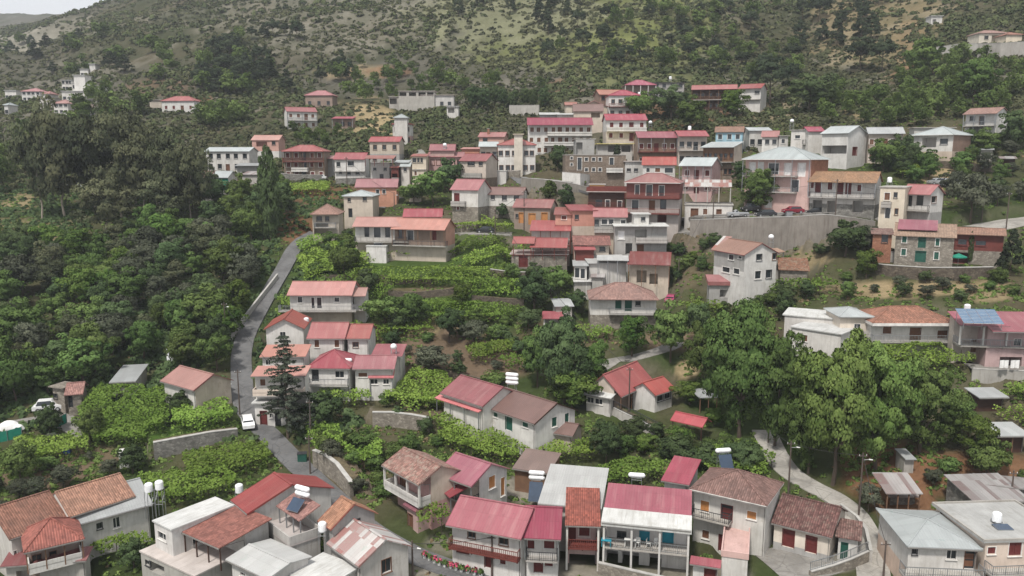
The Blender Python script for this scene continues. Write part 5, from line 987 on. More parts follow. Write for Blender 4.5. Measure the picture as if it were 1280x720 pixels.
for s in range(3): proto('dark', 'round', 'leafdark', 'bark', 50 + s, 50, 120, .035, .125, rz=.33)
for s in range(2): proto('darkhi', 'round', 'leafdark', 'bark', 66 + s, 95, 190, .022, .1, rz=.35)
for s in range(3): proto('euc', 'round', 'euc', 'barkpale', 70 + s, 52, 150, .026, .125, rx=.36, rz=.36, zc=.57, top=.7, rad=.02)
for s in range(3): proto('pine', 'cone', 'pine', 'bark', 80 + s, 70, 70, .034, .11, top=.85, limbs=0, rad=.022, zsq=.5)
for s in range(2): proto('stonepine', 'umbrella', 'pine', 'bark', 85 + s, 46, 90, .036, .12, top=.7, rad=.025, zsq=.55)
proto('cypress', 'column', 'leafdark', 'bark', 90, 150, 60, .035, .1, top=.5, limbs=0, rad=.03)
for s in range(2): proto('olive', 'round', 'olive', 'bark', 95 + s, 44, 100, .032, .13, zc=.55)
for s in range(2): proto('bright', 'round', 'bright', 'bark', 100 + s, 50, 120, .034, .13, zc=.55, rz=.36)
for s in range(3): proto('bush', 'round', 'leaf', 'bark', 110 + s, 34, 100, .046, .19, zc=.42, rz=.33, rx=.38, h0=.05, top=.4)
NAMES = {'broad': 'broadleaf_tree', 'broadhi': 'broadleaf_tree', 'brighthi': 'broadleaf_tree', 'dark': 'broadleaf_tree', 'darkhi': 'broadleaf_tree', 'euc': 'eucalyptus_tree', 'pine': 'pine_tree', 'stonepine': 'pine_tree', 'cypress': 'cypress_tree', 'olive': 'olive_tree', 'bright': 'broadleaf_tree', 'bush': 'bush'}
TREES = []
FAR = []
def plant(x, y, H, Wd, kind, label, group=None, rr=random, far=False):
    if far and kind not in ('pine', 'stonepine'): FAR.append((x, y, H, Wd, kind, rr.uniform(0, 6.28))); TREES.append((x, y, Wd)); return
    tm, lm = rr.choice(PROTO[kind]); z = gz(x, y)
    o = empty(NAMES[kind], (x, y, z - .05), rr.uniform(0, 6.28), label, 'bush' if kind == 'bush' else 'tree', group); o.scale = (Wd, Wd, H)
    for nm, me in (('trunk', tm), ('crown', lm)):
        c = bpy.data.objects.new(nm, me); COL.objects.link(c); c.parent = o
    TREES.append((x, y, Wd)); return o
def T(u, v, hp, wp, kind, label, group=None):
    p = G(u, v); k = p.y / F; hp *= 1.14 if kind.endswith('hi') else 1.06; return plant(p.x, p.y, hp * k, wp * k, kind, label, group)
def inpoly(px_, py_, poly):
    r = np.zeros(np.shape(px_), bool); n = len(poly)
    for i in range(n):
        (x0, y0), (x1, y1) = poly[i], poly[(i + 1) % n]
        with np.errstate(divide='ignore', invalid='ignore'): c = ((y0 > py_) != (y1 > py_)) & (px_ < (x1 - x0) * (py_ - y0) / (y1 - y0 + 1e-12) + x0)
        r ^= c
    return r
def busy(x, y, pad=.6):
    for O, yaw, w, d, b in CARVE:
        if abs(O.x - x) + abs(O.y - y) > 60: continue
        c, s = math.cos(yaw), math.sin(yaw); dx, dy = x - O.x, y - O.y; lx, ly = dx * c + dy * s, -dx * s + dy * c
        if -pad < lx < w + pad and -pad - .8 < ly < d + pad: return True
    for A, w in ROADS:
        if np.min(np.hypot(A[:, 0] - x, A[:, 1] - y)) < w / 2 + pad * .7: return True
    return False
def grove(poly, n, dmin, hr, kinds, label, group, seed, asp=(.75, 1.0), pad=1.2, far=False):
    rr = random.Random(seed); us, vs = [p[0] for p in poly], [p[1] for p in poly]; pts = []; tries = 0
    W_ = [G(u, v) for u, v in poly]; wp = [(p.x, p.y) for p in W_]; xs, ys = [p[0] for p in wp], [p[1] for p in wp]
    while len(pts) < n and tries < n * 60:
        tries += 1; x, y = rr.uniform(min(xs), max(xs)), rr.uniform(min(ys), max(ys))
        if not inpoly(np.array([x]), np.array([y]), wp)[0] or busy(x, y, pad): continue
        if any((x - a) ** 2 + (y - b) ** 2 < dmin * dmin for a, b in pts): continue
        if any((x - a) ** 2 + (y - b) ** 2 < (w * .3 + dmin * .3) ** 2 for a, b, w in TREES[:60]): continue
        if far and _fbm(np.array([x / 30]), np.array([y / 45]), 88, 3)[0] < -.08: continue
        pts.append((x, y)); H = rr.uniform(*hr); plant(x, y, H, H * rr.uniform(*asp), rr.choice(kinds), label, group, rr, far)
# ---- single trees
for a in [
 (925,548,170,112,'broadhi','tall broad green tree standing over the garden kiosk'),(893,500,105,80,'broadhi','leafy tree behind the left shoulder of the tallest garden tree'),(968,560,146,84,'broadhi','green tree on the right of the tallest tree, before the white house'),
 (1040,606,186,116,'brighthi','huge light green tree overhanging the pale concrete track'),(1095,588,158,104,'brighthi','large full green tree right of the huge track side tree'),(1150,566,112,96,'broadhi','wide green tree in front of the right hand vine pergola'),
 (1112,505,60,62,'dark','dark tree crown below the cream house with the orange hip roof'),(1195,545,56,56,'broad','dark green tree below the tin roofed terraces on the right'),(1010,592,112,70,'broadhi','smaller tree at the left foot of the huge track side tree'),(1232,600,56,60,'broad','rounded tree above the ruined tin shed'),(1215,575,60,60,'bright','yellowish green tree under the dark tree on the right'),
 (706,506,112,84,'darkhi','largest dark tree between the vegetable garden and the chalet'),(672,484,72,50,'broad','tree at the left edge of the dark garden trees'),(738,508,80,56,'brighthi','green tree at the right edge of the dark garden trees'),(715,512,52,76,'bright','brighter bushy tree behind the white house with the roof vent'),
 (790,446,52,50,'bright','fresh green tree on the brown yard below the gallery house'),(838,452,72,58,'broad','darker round tree right of the fresh green yard tree'),(872,440,64,46,'dark','dark tree behind the yard trees, left of the tall tree'),(862,505,30,50,'bright','low yellow green tree beside the pavilion'),
 (757,580,54,52,'darkhi','dark round tree by the vine field above the white cloth roof'),(950,264,50,60,'broadhi','round fresh green tree on the parking square'),(925,236,34,28,'dark','dark narrow tree behind the concrete frame building'),
 (1056,320,46,62,'dark','dark bushy tree at the right end of the parking wall'),(1082,322,44,50,'olive','grey green olive tree left of the brick outbuilding'),(1083,348,36,36,'bright','round bright bush like tree under the brick outbuilding'),(1213,278,62,62,'olive','large pale green tree above the stone house'),
 (560,240,42,48,'dark','dark tree in front of the dark red roofed house'),(540,258,44,52,'broad','green tree below the tall cream house'),(516,256,26,36,'broad','small round tree by the parked silver car'),(600,272,38,46,'broad','leafy tree covering the stone ground floor house'),(628,274,20,18,'dark','small round bush tree below the low white house'),
 (708,264,34,24,'dark','dark round tree against the ramp wall'),(685,255,30,24,'broad','green tree beside the ramp wall'),(697,216,34,26,'dark','dark tree left of the stone faced public building'),(771,228,44,26,'pine','dark conical fir beside the stone faced public building'),
 (338,300,112,32,'cypress','tall dark column of a cypress beside the road head'),(480,412,42,56,'broad','green tree on the left of the lower vine terrace'),(516,410,46,56,'broad','larger green tree beside it on the lower vine terrace'),(577,388,34,30,'bright','small round tree in the middle of the vine terrace'),
 (458,372,38,34,'dark','dark tree at the right end of the salmon roofed house'),(430,346,44,44,'broad','tree in the vines left of the white cube outhouse'),(497,420,36,34,'dark','dark round tree under the larger terrace tree'),(562,428,44,46,'dark','dark tree below the vine terrace'),(592,432,36,40,'olive','grey green tree right of the dark terrace tree'),
 (668,390,54,56,'dark','dark tree below the taverna terrace wall'),(690,372,40,44,'broad','green tree directly under the taverna pavilion'),(758,398,40,30,'bright','bright pointed tree left of the gallery house'),(540,470,40,60,'olive','grey olive tree above the vines'),
 (26,605,56,54,'broad','bushy green tree at the left edge of the vegetable garden'),(80,612,34,46,'olive','small open tree with a thick trunk in the vegetable garden'),(46,622,30,36,'olive','low grey green tree in front of the garden beds'),(64,545,44,42,'dark','dark tree in front of the green net fence'),(112,552,44,44,'broad','bush like tree at the foot of the big pergola'),
 (166,592,40,44,'dark','dark tree beside the white garden box'),(226,520,34,40,'dark','small dark tree among the roadside vines'),(402,535,50,62,'dark','broad dark tree to the right of the cedar'),(270,465,50,50,'broad','leafy tree at the roadside above the cottage'),
 (168,712,44,48,'dark','dark bush tree under the white wall at the bottom left'),(884,585,30,70,'dark','dense creeper covered tree behind the brown hip roof'),(930,590,38,62,'darkhi','dark shrub like tree behind the hip roofed house on the right'),(845,575,34,50,'dark','dark bushy tree left of the rooftop tank'),
 (1085,640,40,40,'olive','grey green tree beside the wooden pole on the track'),(1012,140,46,62,'dark','big round dark tree on the slope above the white flat roofed house'),(962,132,58,48,'stonepine','dark pine at the right end of the long red roof'),(1075,92,44,40,'stonepine','dark pine on the right ridge'),(1102,90,40,34,'stonepine','second dark pine on the right ridge'),
 (1150,100,50,50,'broad','green tree below the ridge house drive'),(1216,128,52,54,'broad','green tree left above the house on stilts'),(1268,190,50,46,'dark','dark round tree below the house on stilts'),(1232,200,36,40,'broad','small green tree under the stilts'),(1265,400,20,30,'bush','low bush behind the solar panel house'),
 (1104,215,40,40,'broad','tree behind the big pink house on its right'),(1122,205,36,30,'dark','dark tree left of the silver roofed bungalow'),(1262,345,56,36,'pine','dark conical fir at the right of the stone house'),(1212,330,40,8,'cypress','thin pencil cypress in front of the stone house'),
 (800,150,34,44,'broad','tree in front of the long red and white roofed house'),(838,150,40,50,'dark','darker tree left of the long red and white roofed house'),(862,165,40,46,'broad','tree above the timber fronted house'),(915,148,34,40,'bright','brighter tree below the long red and white roofed house'),(1190,245,34,36,'olive','pale tree right of the white house with the red gable'),
 (635,140,0,0,None,'')]:
    if a[4]: T(*a)
for u, v, hp, wp in [(52,275,128,66),(82,272,132,82),(118,268,126,84),(152,272,118,82),(184,276,108,76),(212,282,112,70),(238,280,94,62),(136,300,76,80),(170,255,110,78),(200,292,62,70),(252,262,66,48)]:
    T(u, v, hp, wp, 'euc', 'tall grey green eucalyptus in the dense stand on the left', 'eucalyptus stand on the left')
def cedar(u, v, hp, wp, label):
    r = np.random.default_rng(5); p = G(u, v); H = hp * p.y / F; Wd = wp * p.y / F; C = []; m = MB()
    m.tube((0, 0, -.3), (0, 0, H), .22, 'bark', .03, 8, False)
    for z in np.linspace(.16, .97, 20):
        L = Wd * .5 * (1.05 - z) ** .75 * r.uniform(.75, 1.15); k = 6
        for q in range(k):
            a = r.uniform(0, 6.28); d = Vector((math.cos(a), math.sin(a), 0)); e = d * L + Vector((0, 0, z * H + L * .05)); m.tube((0, 0, z * H), e, .05, 'bark', .012, 4, False)
            for t in np.linspace(.25, 1, max(3, int(L / .35))): C.append([d.x * L * t + r.normal(0, .16), d.y * L * t + r.normal(0, .16), z * H + L * .05 * t - .12 * t + r.normal(0, .05)])
    C = np.array(C); P, N, t = clumps(r, C, .30, 24, np.array([0, 0, H * .45]), zsq=.5)
    o = empty('cedar_tree', (p.x, p.y, p.z), 0, label, 'tree'); m.build('trunk', o); lm = leaf_mesh('crown', P, N, .13, t, 'cedar', r, 2.4); c = bpy.data.objects.new('crown', lm); COL.objects.link(c); c.parent = o
cedar(360, 548, 140, 82, 'tall dark cedar with tiered drooping branches beside the road')
# ---- groves
grove([(-60,325),(100,322),(200,312),(270,300),(330,345),(305,400),(285,435),(262,470),(190,466),(130,480),(90,490),(50,500),(-40,520)],104,4.3,(5,9.5),['broad','broad','dark','bright','broad','olive','euc'],'leafy green tree packed into the wood left of the winding road','trees in the wood left of the winding road',1,(.75,1.15))
grove([(180,300),(230,250),(330,245),(372,262),(352,300),(300,330),(240,318)],26,4.0,(5,9),['broad','dark','broad'],'green tree in the hollow between the eucalyptus stand and the road head','trees between the eucalyptus stand and the road head',2)
grove([(235,215),(215,160),(300,150),(338,163),(332,180),(250,188)],50,3.8,(6,10),['broad','dark','broad','olive'],'green tree on the wooded bank above the upper left houses','trees above the upper left houses',3,far=True)
grove([(342,182),(346,166),(420,166),(446,178)],18,3.2,(3,4.4),['broad','dark','bush'],'low green tree below the lone white house','trees below the lone white house',37,far=True)
grove([(-30,240),(40,150),(160,140),(200,142),(120,170),(60,200),(-20,260)],20,6,(6,11),['broad','dark','euc'],'tree in the belt below the distant hamlet','trees below the distant hamlet',4,far=True)
grove([(590,139),(640,138),(690,137),(690,133),(590,134)],16,3.6,(7,9),['darkhi'],'dark tree of the straight dense row above the concrete boundary wall','row of dark trees above the boundary wall',5,(.55,.75))
grove([(245,118),(260,70),(330,45),(430,55),(440,100),(340,118)],62,5.5,(7,12),['dark','pine','stonepine'],'dark pine of the thicket high on the left slope','pines high on the left slope',6,far=True,asp=(.7,1))
grove([(540,60),(560,5),(720,3),(730,70),(640,90)],24,12,(8,13),['pine','stonepine','dark'],'dark tree scattered on the middle of the mountainside','trees on the middle of the mountainside',7,far=True,asp=(.5,.8))
grove([(985,70),(1000,4),(1110,3),(1100,50)],16,9,(8,13),['pine','stonepine'],'dark pine in the gully near the upper right','pines in the gully near the upper right',8,(.6,.9))
grove([(1110,130),(1130,70),(1220,75),(1285,95),(1285,150),(1190,150)],42,4,(4,8),['broad','bright','dark'],'green tree on the bank below the ridge house','trees below the ridge house',9,far=True)
grove([(730,100),(760,20),(980,10),(1000,110),(900,100),(800,85)],64,7,(5,10),['broad','bright','dark','stonepine'],'tree dotted over the green hillside above the village','trees on the green hillside above the village',10,far=True)
grove([(430,130),(440,85),(600,70),(700,115),(590,128)],44,5,(4,8),['dark','olive','broad'],'small tree on the dry slope above the unfinished building','trees above the unfinished building',11,far=True)
grove([(500,160),(540,140),(600,150),(640,160),(600,170),(540,176)],16,4.2,(4.5,7.5),['broad','dark','olive'],'green tree on the slope behind the tall narrow house','trees behind the tall narrow house',12,far=True)
grove([(960,150),(1000,120),(1140,120),(1200,150),(1135,162),(1020,158)],36,3.6,(4,7),['broad','dark','olive'],'green tree on the bank behind the row of silver roofed houses','trees behind the row of silver roofed houses',13,far=True)
grove([(1085,205),(1130,195),(1150,215),(1180,225),(1150,235),(1100,218)],10,3.6,(3.5,6),['broad','dark'],'bushy tree between the tan roofed shop house and the bungalow','trees between the shop house and the bungalow',14)
grove([(890,420),(960,370),(1040,368),(1075,375),(985,392),(950,430)],14,4,(3,5.5),['dark','broad'],'bushy tree on the bank above the bright white flat roofed house','trees above the bright white flat roofed house',15)
grove([(1035,360),(1060,340),(1110,352),(1250,352),(1290,370),(1200,378),(1080,372)],18,3.4,(1.8,3.6),['bush','olive','dark'],'low green bush on the bank below the stone house wall','bushes below the stone house wall',16,(1,1.4))
grove([(410,575),(400,545),(455,545),(470,580),(500,560),(530,560),(485,650),(450,620)],34,2.6,(1.8,3.4),['bush','olive','bush'],'overgrown bush on the bank between the lane and the old tiled house','bushes beside the lane',17,(1,1.4))
grove([(480,440),(520,420),(640,420),(665,470),(640,500),(530,480)],20,4.5,(1.6,3.2),['bush','olive','dark'],'small bush in the brown vegetable garden','bushes in the brown vegetable garden',18,(1,1.4))
grove([(1075,620),(1090,580),(1170,575),(1290,575),(1290,602),(1180,620)],26,2.8,(1.5,3.2),['bush','bush','olive'],'bush on the reddish bank above the tin sheds','bushes on the reddish bank',19,(1,1.4))
grove([(740,560),(800,530),(850,545),(900,530),(960,560),(860,575),(790,575)],20,3,(1.8,3.6),['bush','bright','dark'],'garden bush between the chalet and the vine field','garden bushes around the chalet',20,(1,1.3))
grove([(-20,560),(80,560),(150,590),(60,640),(-20,650)],12,3.6,(1.2,2.8),['bush','olive'],'low bush in the bottom left vegetable plot','bushes in the bottom left vegetable plot',21,(1,1.4))
grove([(-40,60),(40,45),(150,40),(230,70),(200,110),(60,90)],40,14,(5,10),['dark','dark','pine'],'dark shrub tree dotted over the distant left hillside','trees on the distant left hillside',22,far=True,asp=(.9,1.5))
grove([(60,140),(130,118),(135,130),(90,145)],8,6,(6,9),['dark','cypress'],'dark tree between the houses of the distant hamlet','trees in the distant hamlet',23,far=True)
grove([(1140,190),(1280,170),(1290,260),(1230,262),(1180,205)],22,4,(3.5,6.5),['broad','olive','dark'],'tree on the overgrown slope right of the bungalow','trees right of the bungalow',24)
def far_trees():
    r = np.random.default_rng(77); PP, NN, TT, SS = [], [], [], []
    for x, y, H, Wd, kind, an in FAR:
        lm = PROTO[kind][int(r.integers(0, len(PROTO[kind])))][1]; n = len(lm.polygons); V = np.empty(n * 12, np.float32); lm.vertices.foreach_get('co', V); P = V.reshape(n, 4, 3).mean(1)
        t = np.empty(n * 4, np.float32); lm.attributes['tint'].data.foreach_get('value', t); k = r.random(n) < .2; P, t = P[k], t.reshape(n, 4)[k, 0]
        o = P - np.array([0, 0, .5]); o /= np.linalg.norm(o, axis=1)[:, None] + 1e-6; N = o + r.normal(0, .35, o.shape); N[:, 2] += .3; N /= np.linalg.norm(N, axis=1)[:, None]
        c, s = math.cos(an), math.sin(an); Q = np.stack([(P[:, 0] * c - P[:, 1] * s) * Wd, (P[:, 0] * s + P[:, 1] * c) * Wd, P[:, 2] * H], 1) + np.array([x, y, gz(x, y) - .05])
        PP.append(Q); NN.append(N); TT.append(np.clip(t * .7 + r.uniform(-.15, .4), 0, 1)); SS.append(np.full(len(Q), Wd * .062))
    P = np.concatenate(PP); o0 = P.mean(0); me = leaf_mesh('far_trees', P - o0, np.concatenate(NN), np.concatenate(SS), np.concatenate(TT), 'leaf', r, 1.4)
    o = bpy.data.objects.new('far_trees', me); COL.objects.link(o); o.location = o0; tag(o, 'small far trees dotted over the slopes above the village', 'trees', None, 'stuff')
far_trees()
grove([(575,400),(660,392),(720,395),(720,440),(640,440),(590,430)],16,3.6,(2.2,4.2),['bush','dark','bush'],'bushy shrub on the slope left of the gallery house','shrubs left of the gallery house',31,(1,1.3))
grove([(640,350),(720,362),(730,400),(660,395)],12,3.4,(3,5),['dark','broad','bush'],'thick green shrub between the taverna and the magenta roofed hut','shrubs between the taverna and the hut',32,(.9,1.2))
grove([(1020,205),(1140,200),(1150,190),(1030,188)],14,3,(2.5,4.2),['broad','dark','bush'],'tree in the strip between the silver roofed row and the tan shop roof','trees under the silver roofed row',33,(.9,1.2))
grove([(840,300),(880,310),(885,345),(845,360),(820,330)],10,3,(2,3.6),['bush','dark'],'shrub on the earth bank under the stair ramp','shrubs under the stair ramp',34,(1,1.3))
grove([(370,310),(440,300),(445,330),(385,350)],10,3.2,(2.4,4.2),['broad','bush','dark'],'shrub among the vines at the head of the winding road','shrubs at the head of the road',35,(1,1.3))
grove([(835,325),(880,316),(985,322),(1060,312),(1080,330),(1000,345),(890,345)],20,3,(1.6,3.4),['bush','dark','bright'],'bush on the slope below the parking square wall','bushes below the parking square wall',38,(1,1.3))
grove([(440,480),(540,500),(640,560),(540,560),(470,520)],12,3.2,(1.6,3),['bush','bush','dark'],'bush between the stone wall and the vine canopies','bushes by the stone wall',36,(1,1.3))
grove([(1300,560),(1300,470),(1300,300),(1300,200),(1430,190),(1480,400),(1460,600)],46,5,(5,9),['broad','dark','bright'],'tree on the slope beyond the right edge','trees beyond the right edge',41,far=False)
grove([(-30,700),(-30,560),(-160,520),(-260,600),(-160,720)],18,5,(4,8),['broad','dark'],'tree beyond the left edge of the vegetable plot','trees beyond the left edge',42,far=False)
grove([(895,392),(960,375),(985,380),(930,402)],6,2.6,(2.4,4.2),['broad','bush','dark'],'green shrub at the foot of the orange gabled house','shrubs below the orange gabled house',43,(.9,1.2))
# ================================================================ vines on wire and post frames
def vines(poly, label, h=2.1, dens=62, leaf=.26, mat='vine', group='vine pergolas', posts=True):
    r = np.random.default_rng(len(label) + int(poly[0][0])); W_ = [G(u, v, h) for u, v in poly]; wp = [(p.x, p.y) for p in W_]; xs, ys = [p[0] for p in wp], [p[1] for p in wp]
    ar = abs(sum(wp[i][0] * wp[i - 1][1] - wp[i - 1][0] * wp[i][1] for i in range(len(wp)))) / 2; o0 = Vector((sum(xs) / len(xs), sum(ys) / len(ys), 0)); o0.z = gz(o0.x, o0.y)
    D = max(1, o0.y / 110); n = int(ar * dens / D ** 1.1); bx = (max(xs) - min(xs)) * (max(ys) - min(ys)); k = int(n * bx / ar)
    X, Y = r.uniform(min(xs) - .5, max(xs) + .5, k), r.uniform(min(ys) - .5, max(ys) + .5, k)
    e = .55; ok = inpoly(X + _fbm(X / 2, Y / 2, 9, 2) * e * 1.6, Y + _fbm(X / 2, Y / 2, 19, 2) * e * 1.6, wp); X, Y = X[ok], Y[ok]
    for O, yaw, w, d, b in CARVE:
        if abs(O.x - o0.x) + abs(O.y - o0.y) > 60: continue
        c, s = math.cos(yaw), math.sin(yaw); lx, ly = (X - O.x) * c + (Y - O.y) * s, -(X - O.x) * s + (Y - O.y) * c
        q = ~((lx > 0) & (lx < w) & (ly > 0) & (ly < d)); X, Y = X[q], Y[q]
    holes = _fbm(X / 2.6, Y / 2.6, 55, 3); q = holes > -.5; X, Y = X[q], Y[q]
    if len(X) < 10: return
    lump = _fbm(X / 1.3, Y / 1.3, 33, 3); Z = hgt(X, Y, Z1) + h + lump * .26 + r.normal(0, .08, len(X)) - (r.random(len(X)) < .16) * r.uniform(.2, 1.2, len(X))
    gx_ = _fbm((X + .3) / 1.3, Y / 1.3, 33, 3) - lump; gy_ = _fbm(X / 1.3, (Y + .3) / 1.3, 33, 3) - lump
    N = np.stack([-gx_ * 1.5, -gy_ * 1.5, np.ones(len(X)) * .8], 1); N /= np.linalg.norm(N, axis=1)[:, None]
    P = np.stack([X - o0.x, Y - o0.y, Z - o0.z], 1); t = np.clip(.55 + lump * .6 + r.normal(0, .13, len(X)), 0, 1)
    root = empty('vine_pergola', o0, 0, label, 'pergola', None); lm = leaf_mesh('vine_canopy', P, N, leaf * D ** .45, t, mat, r, 1.3); c = bpy.data.objects.new('vine_canopy', lm); COL.objects.link(c); c.parent = root
    if posts:
        cnt = 0
        for x in np.arange(min(xs), max(xs), 3.2):
            for y in np.arange(min(ys), max(ys), 3.2):
                if cnt < 60 and inpoly(np.array([x]), np.array([y]), wp)[0]:
                    z = gz(x, y) - o0.z; MB().tube((x - o0.x, y - o0.y, z - .2), (x - o0.x, y - o0.y, z + h - .05), .05, 'pole', .045, 5).build('post', root); cnt += 1
for a in [
 ([(105,487),(200,483),(213,505),(200,530),(120,545),(92,525)],'large bright vine canopy left of the roadside cottage'),([(216,502),(285,498),(292,520),(238,536),(214,526)],'vine canopy between the cottage and the white car'),
 ([(222,566),(335,546),(343,568),(300,580),(235,592)],'vine canopy below the grey garden wall'),([(175,592),(285,582),(292,606),(200,622)],'vine canopy right of the orange roofed house at the bottom left'),
 ([(380,527),(428,530),(424,556),(384,556)],'vine canopy beside the lane right of the cedar'),([(427,550),(474,546),(478,566),(432,573)],'vine canopy right of the lane under the stone wall'),
 ([(538,516),(572,513),(650,551),(648,572),(600,562),(556,546)],'long vine canopy above the mottled tile roof'),([(650,555),(735,546),(742,564),(662,577)],'vine canopy below the brown roofed white house'),([(700,596),(790,570),(852,577),(836,592),(742,602)],'vine field canopy above the white cloth roof'),
 ([(400,485),(460,481),(462,493),(402,501)],'small vine canopy under the rose roofed house'),([(482,470),(560,463),(572,480),(530,502),(484,496)],'vine canopy right of the roadside cluster'),
 ([(372,320),(420,301),(445,312),(472,325),(380,347)],'bright vine terrace beside the winding road'),([(430,336),(560,331),(640,326),(640,340),(560,351),(440,353)],'long upper vine terrace below the red roofed long house'),
 ([(498,376),(560,371),(640,379),(656,390),(560,396),(500,393)],'wide lower vine terrace in the middle of the slope'),([(440,402),(540,399),(545,411),(450,416)],'narrow vine strip above the pink red roofs'),([(445,306),(640,306),(662,302),(660,312),(560,315),(447,314)],'vine pergola along the front of the long red roofed house'),
 ([(380,347),(440,341),(500,353),(482,363),(400,364)],'vine strip behind the salmon roofed house'),([(560,352),(640,342),(660,353),(600,367)],'vine strip in the middle right of the vineyard'),([(660,300),(662,318),(600,330),(560,326)],'vine patch left of the taverna yard'),([(390,345),(365,352),(350,372),(356,384)],'vine patch at the roadside left of the salmon roofed house'),
 ([(610,350),(655,351),(662,366),(612,363)],'vine patch under the taverna terrace wall'),([(580,433),(640,421),(646,433),(592,448)],'vine row in the brown vegetable garden'),([(625,446),(665,438),(668,450),(632,456)],'short vine row at the right of the vegetable garden'),
 ([(688,371),(726,362),(722,379),(694,383)],'vine patch behind the magenta roofed hut'),([(720,406),(756,405),(772,415),(735,421)],'vine patch below the gallery house'),([(855,376),(900,375),(906,385),(860,389)],'vine strip below the red fascia shed'),([(952,350),(1035,345),(1052,355),(960,363)],'vine strip below the sliding tiled hut'),
 ([(1088,432),(1200,431),(1216,450),(1180,453),(1095,449)],'vine pergola in front of the cream house with the orange hip roof'),([(1215,479),(1290,477),(1290,489),(1226,492)],'upper vine terrace at the right edge'),([(1240,506),(1290,503),(1290,519),(1246,520)],'lower vine terrace at the right edge'),
 ([(1145,185),(1192,184),(1192,196),(1146,198)],'vine arbour before the silver roofed bungalow'),([(350,229),(412,226),(410,236),(350,238)],'clipped green hedge like vines below the parked white car'),([(18,547),(108,541),(112,555),(32,571)],'vine row in the bottom left vegetable plot'),
 ([(562,276),(640,279),(640,285),(562,282)],'vine strip below the stone ground floor house'),([(345,388),(388,386),(390,398),(345,403)],'vine patch below the salmon roofed house'),([(110,671),(186,663),(190,678),(116,691)],'vine canopy against the white wall at the bottom left'),([(518,630),(560,628),(568,646),(524,651)],'vine arbour over the entrance of the long crimson roofed house',3.6),
 ([(866,562),(935,550),(968,566),(960,588),(890,588)],'dense creeper canopy behind the brown hip roof'),([(370,300),(398,292),(410,300),(378,312)],'vine patch at the head of the winding road'),([(1118,205),(1160,200),(1166,212),(1124,216)],'vine patch on the bank below the bungalow'),([(822,186),(842,186),(842,192),(822,192)],'small vine arbour under the orange awning')]: vines(*a)
# ================================================================ scrub and weeds: nobody could count them
def stuff(name, label, pts, sizes, tmat, tpl_n, leaf, seed, zsq=.7, cat='bushes'):
    r = np.random.default_rng(seed); K = 8; tp = []
    for k in range(K):
        D = r.normal(0, 1, (tpl_n, 3)); D /= np.linalg.norm(D, axis=1)[:, None]; D[:, 2] = np.abs(D[:, 2]) * zsq; P = D * r.uniform(.6, 1, (tpl_n, 1)) * np.array([.5, .5, .55]); tp.append((P, D))
    n = len(pts); ki = r.integers(0, K, n); an = r.uniform(0, 6.28, n); P = np.zeros((n, tpl_n, 3)); N = np.zeros((n, tpl_n, 3))
    for k in range(K):
        s = np.nonzero(ki == k)[0]; c, sn = np.cos(an[s])[:, None], np.sin(an[s])[:, None]
        for dst, src in ((P, tp[k][0]), (N, tp[k][1])):
            dst[s, :, 0] = src[None, :, 0] * c - src[None, :, 1] * sn; dst[s, :, 1] = src[None, :, 0] * sn + src[None, :, 1] * c; dst[s, :, 2] = src[None, :, 2]
    P = P * sizes[:, None, None] + pts[:, None]; N[:, :, 2] += .3; N /= np.linalg.norm(N, axis=2)[:, :, None]
    t = np.clip(r.normal(.45, .26, (n, 1)) + r.normal(0, .1, (n, tpl_n)), 0, 1)
    o0 = pts.mean(0); me = leaf_mesh(name, P.reshape(-1, 3) - o0, N.reshape(-1, 3), np.repeat(sizes, tpl_n) * leaf, t.ravel(), tmat, r, 1.4)
    o = bpy.data.objects.new(name, me); COL.objects.link(o); o.location = o0; tag(o, label, cat, None, 'stuff'); return o
def occ_grid():
    M = np.zeros((NY, NA), bool)
    for O, yaw, w, d, b in CARVE:
        j0, j1 = np.searchsorted(GY, O.y - 25), np.searchsorted(GY, O.y + 25); c, s = math.cos(yaw), math.sin(yaw); dx, dy = GX[j0:j1] - O.x, GYY[j0:j1] - O.y
        lx, ly = dx * c + dy * s, -dx * s + dy * c; M[j0:j1] |= (lx > -1) & (lx < w + 1) & (ly > -1.6) & (ly < d + .8)
    for A, w in ROADS:
        for x, y in A[::3]:
            j0, j1 = np.searchsorted(GY, y - w - 1), np.searchsorted(GY, y + w + 1); M[j0:j1] |= np.hypot(GX[j0:j1] - x, GYY[j0:j1] - y) < w / 2 + .7
    return M
OCC = occ_grid()
def scat(n, y0, y1, seed, thr, fs, a0=-.85, a1=.85):
    r = np.random.default_rng(seed); a = r.uniform(a0, a1, n); y = np.exp(r.uniform(math.log(y0), math.log(y1), n)); x = a * y
    q = _fbm(x / fs, y / fs, seed + 5, 4) + r.normal(0, .12, n) > thr; x, y, a = x[q], y[q], a[q]
    i = np.clip(((a - A_LO) / (A_HI - A_LO) * (NA - 1)).astype(int), 0, NA - 1); j = np.clip(((np.log(y) - GL[0]) / (GL[-1] - GL[0]) * (NY - 1)).astype(int), 0, NY - 1); k = ~OCC[j, i]
    x, y = x[k], y[k]; return np.stack([x, y, hgt(x, y, Z1) - .05], 1), r
p, r = scat(80000, 215, 1300, 21, -.24, 60); stuff('hillside_scrub', 'low dry scrub covering the mountainside above the village', p, r.uniform(.6, 1.5, len(p)) ** 1.6 * 1.5 * (p[:, 1] / 300) ** .55, 'scrubleaf', 22, .34, 1)
p, r = scat(30000, 225, 1100, 24, .03, 45); stuff('hillside_bushes', 'dark green bushes grown together over the mountainside', p, r.uniform(.7, 1.6, len(p)) ** 1.5 * 2.2 * (p[:, 1] / 300) ** .5, 'hillbush', 34, .26, 6)
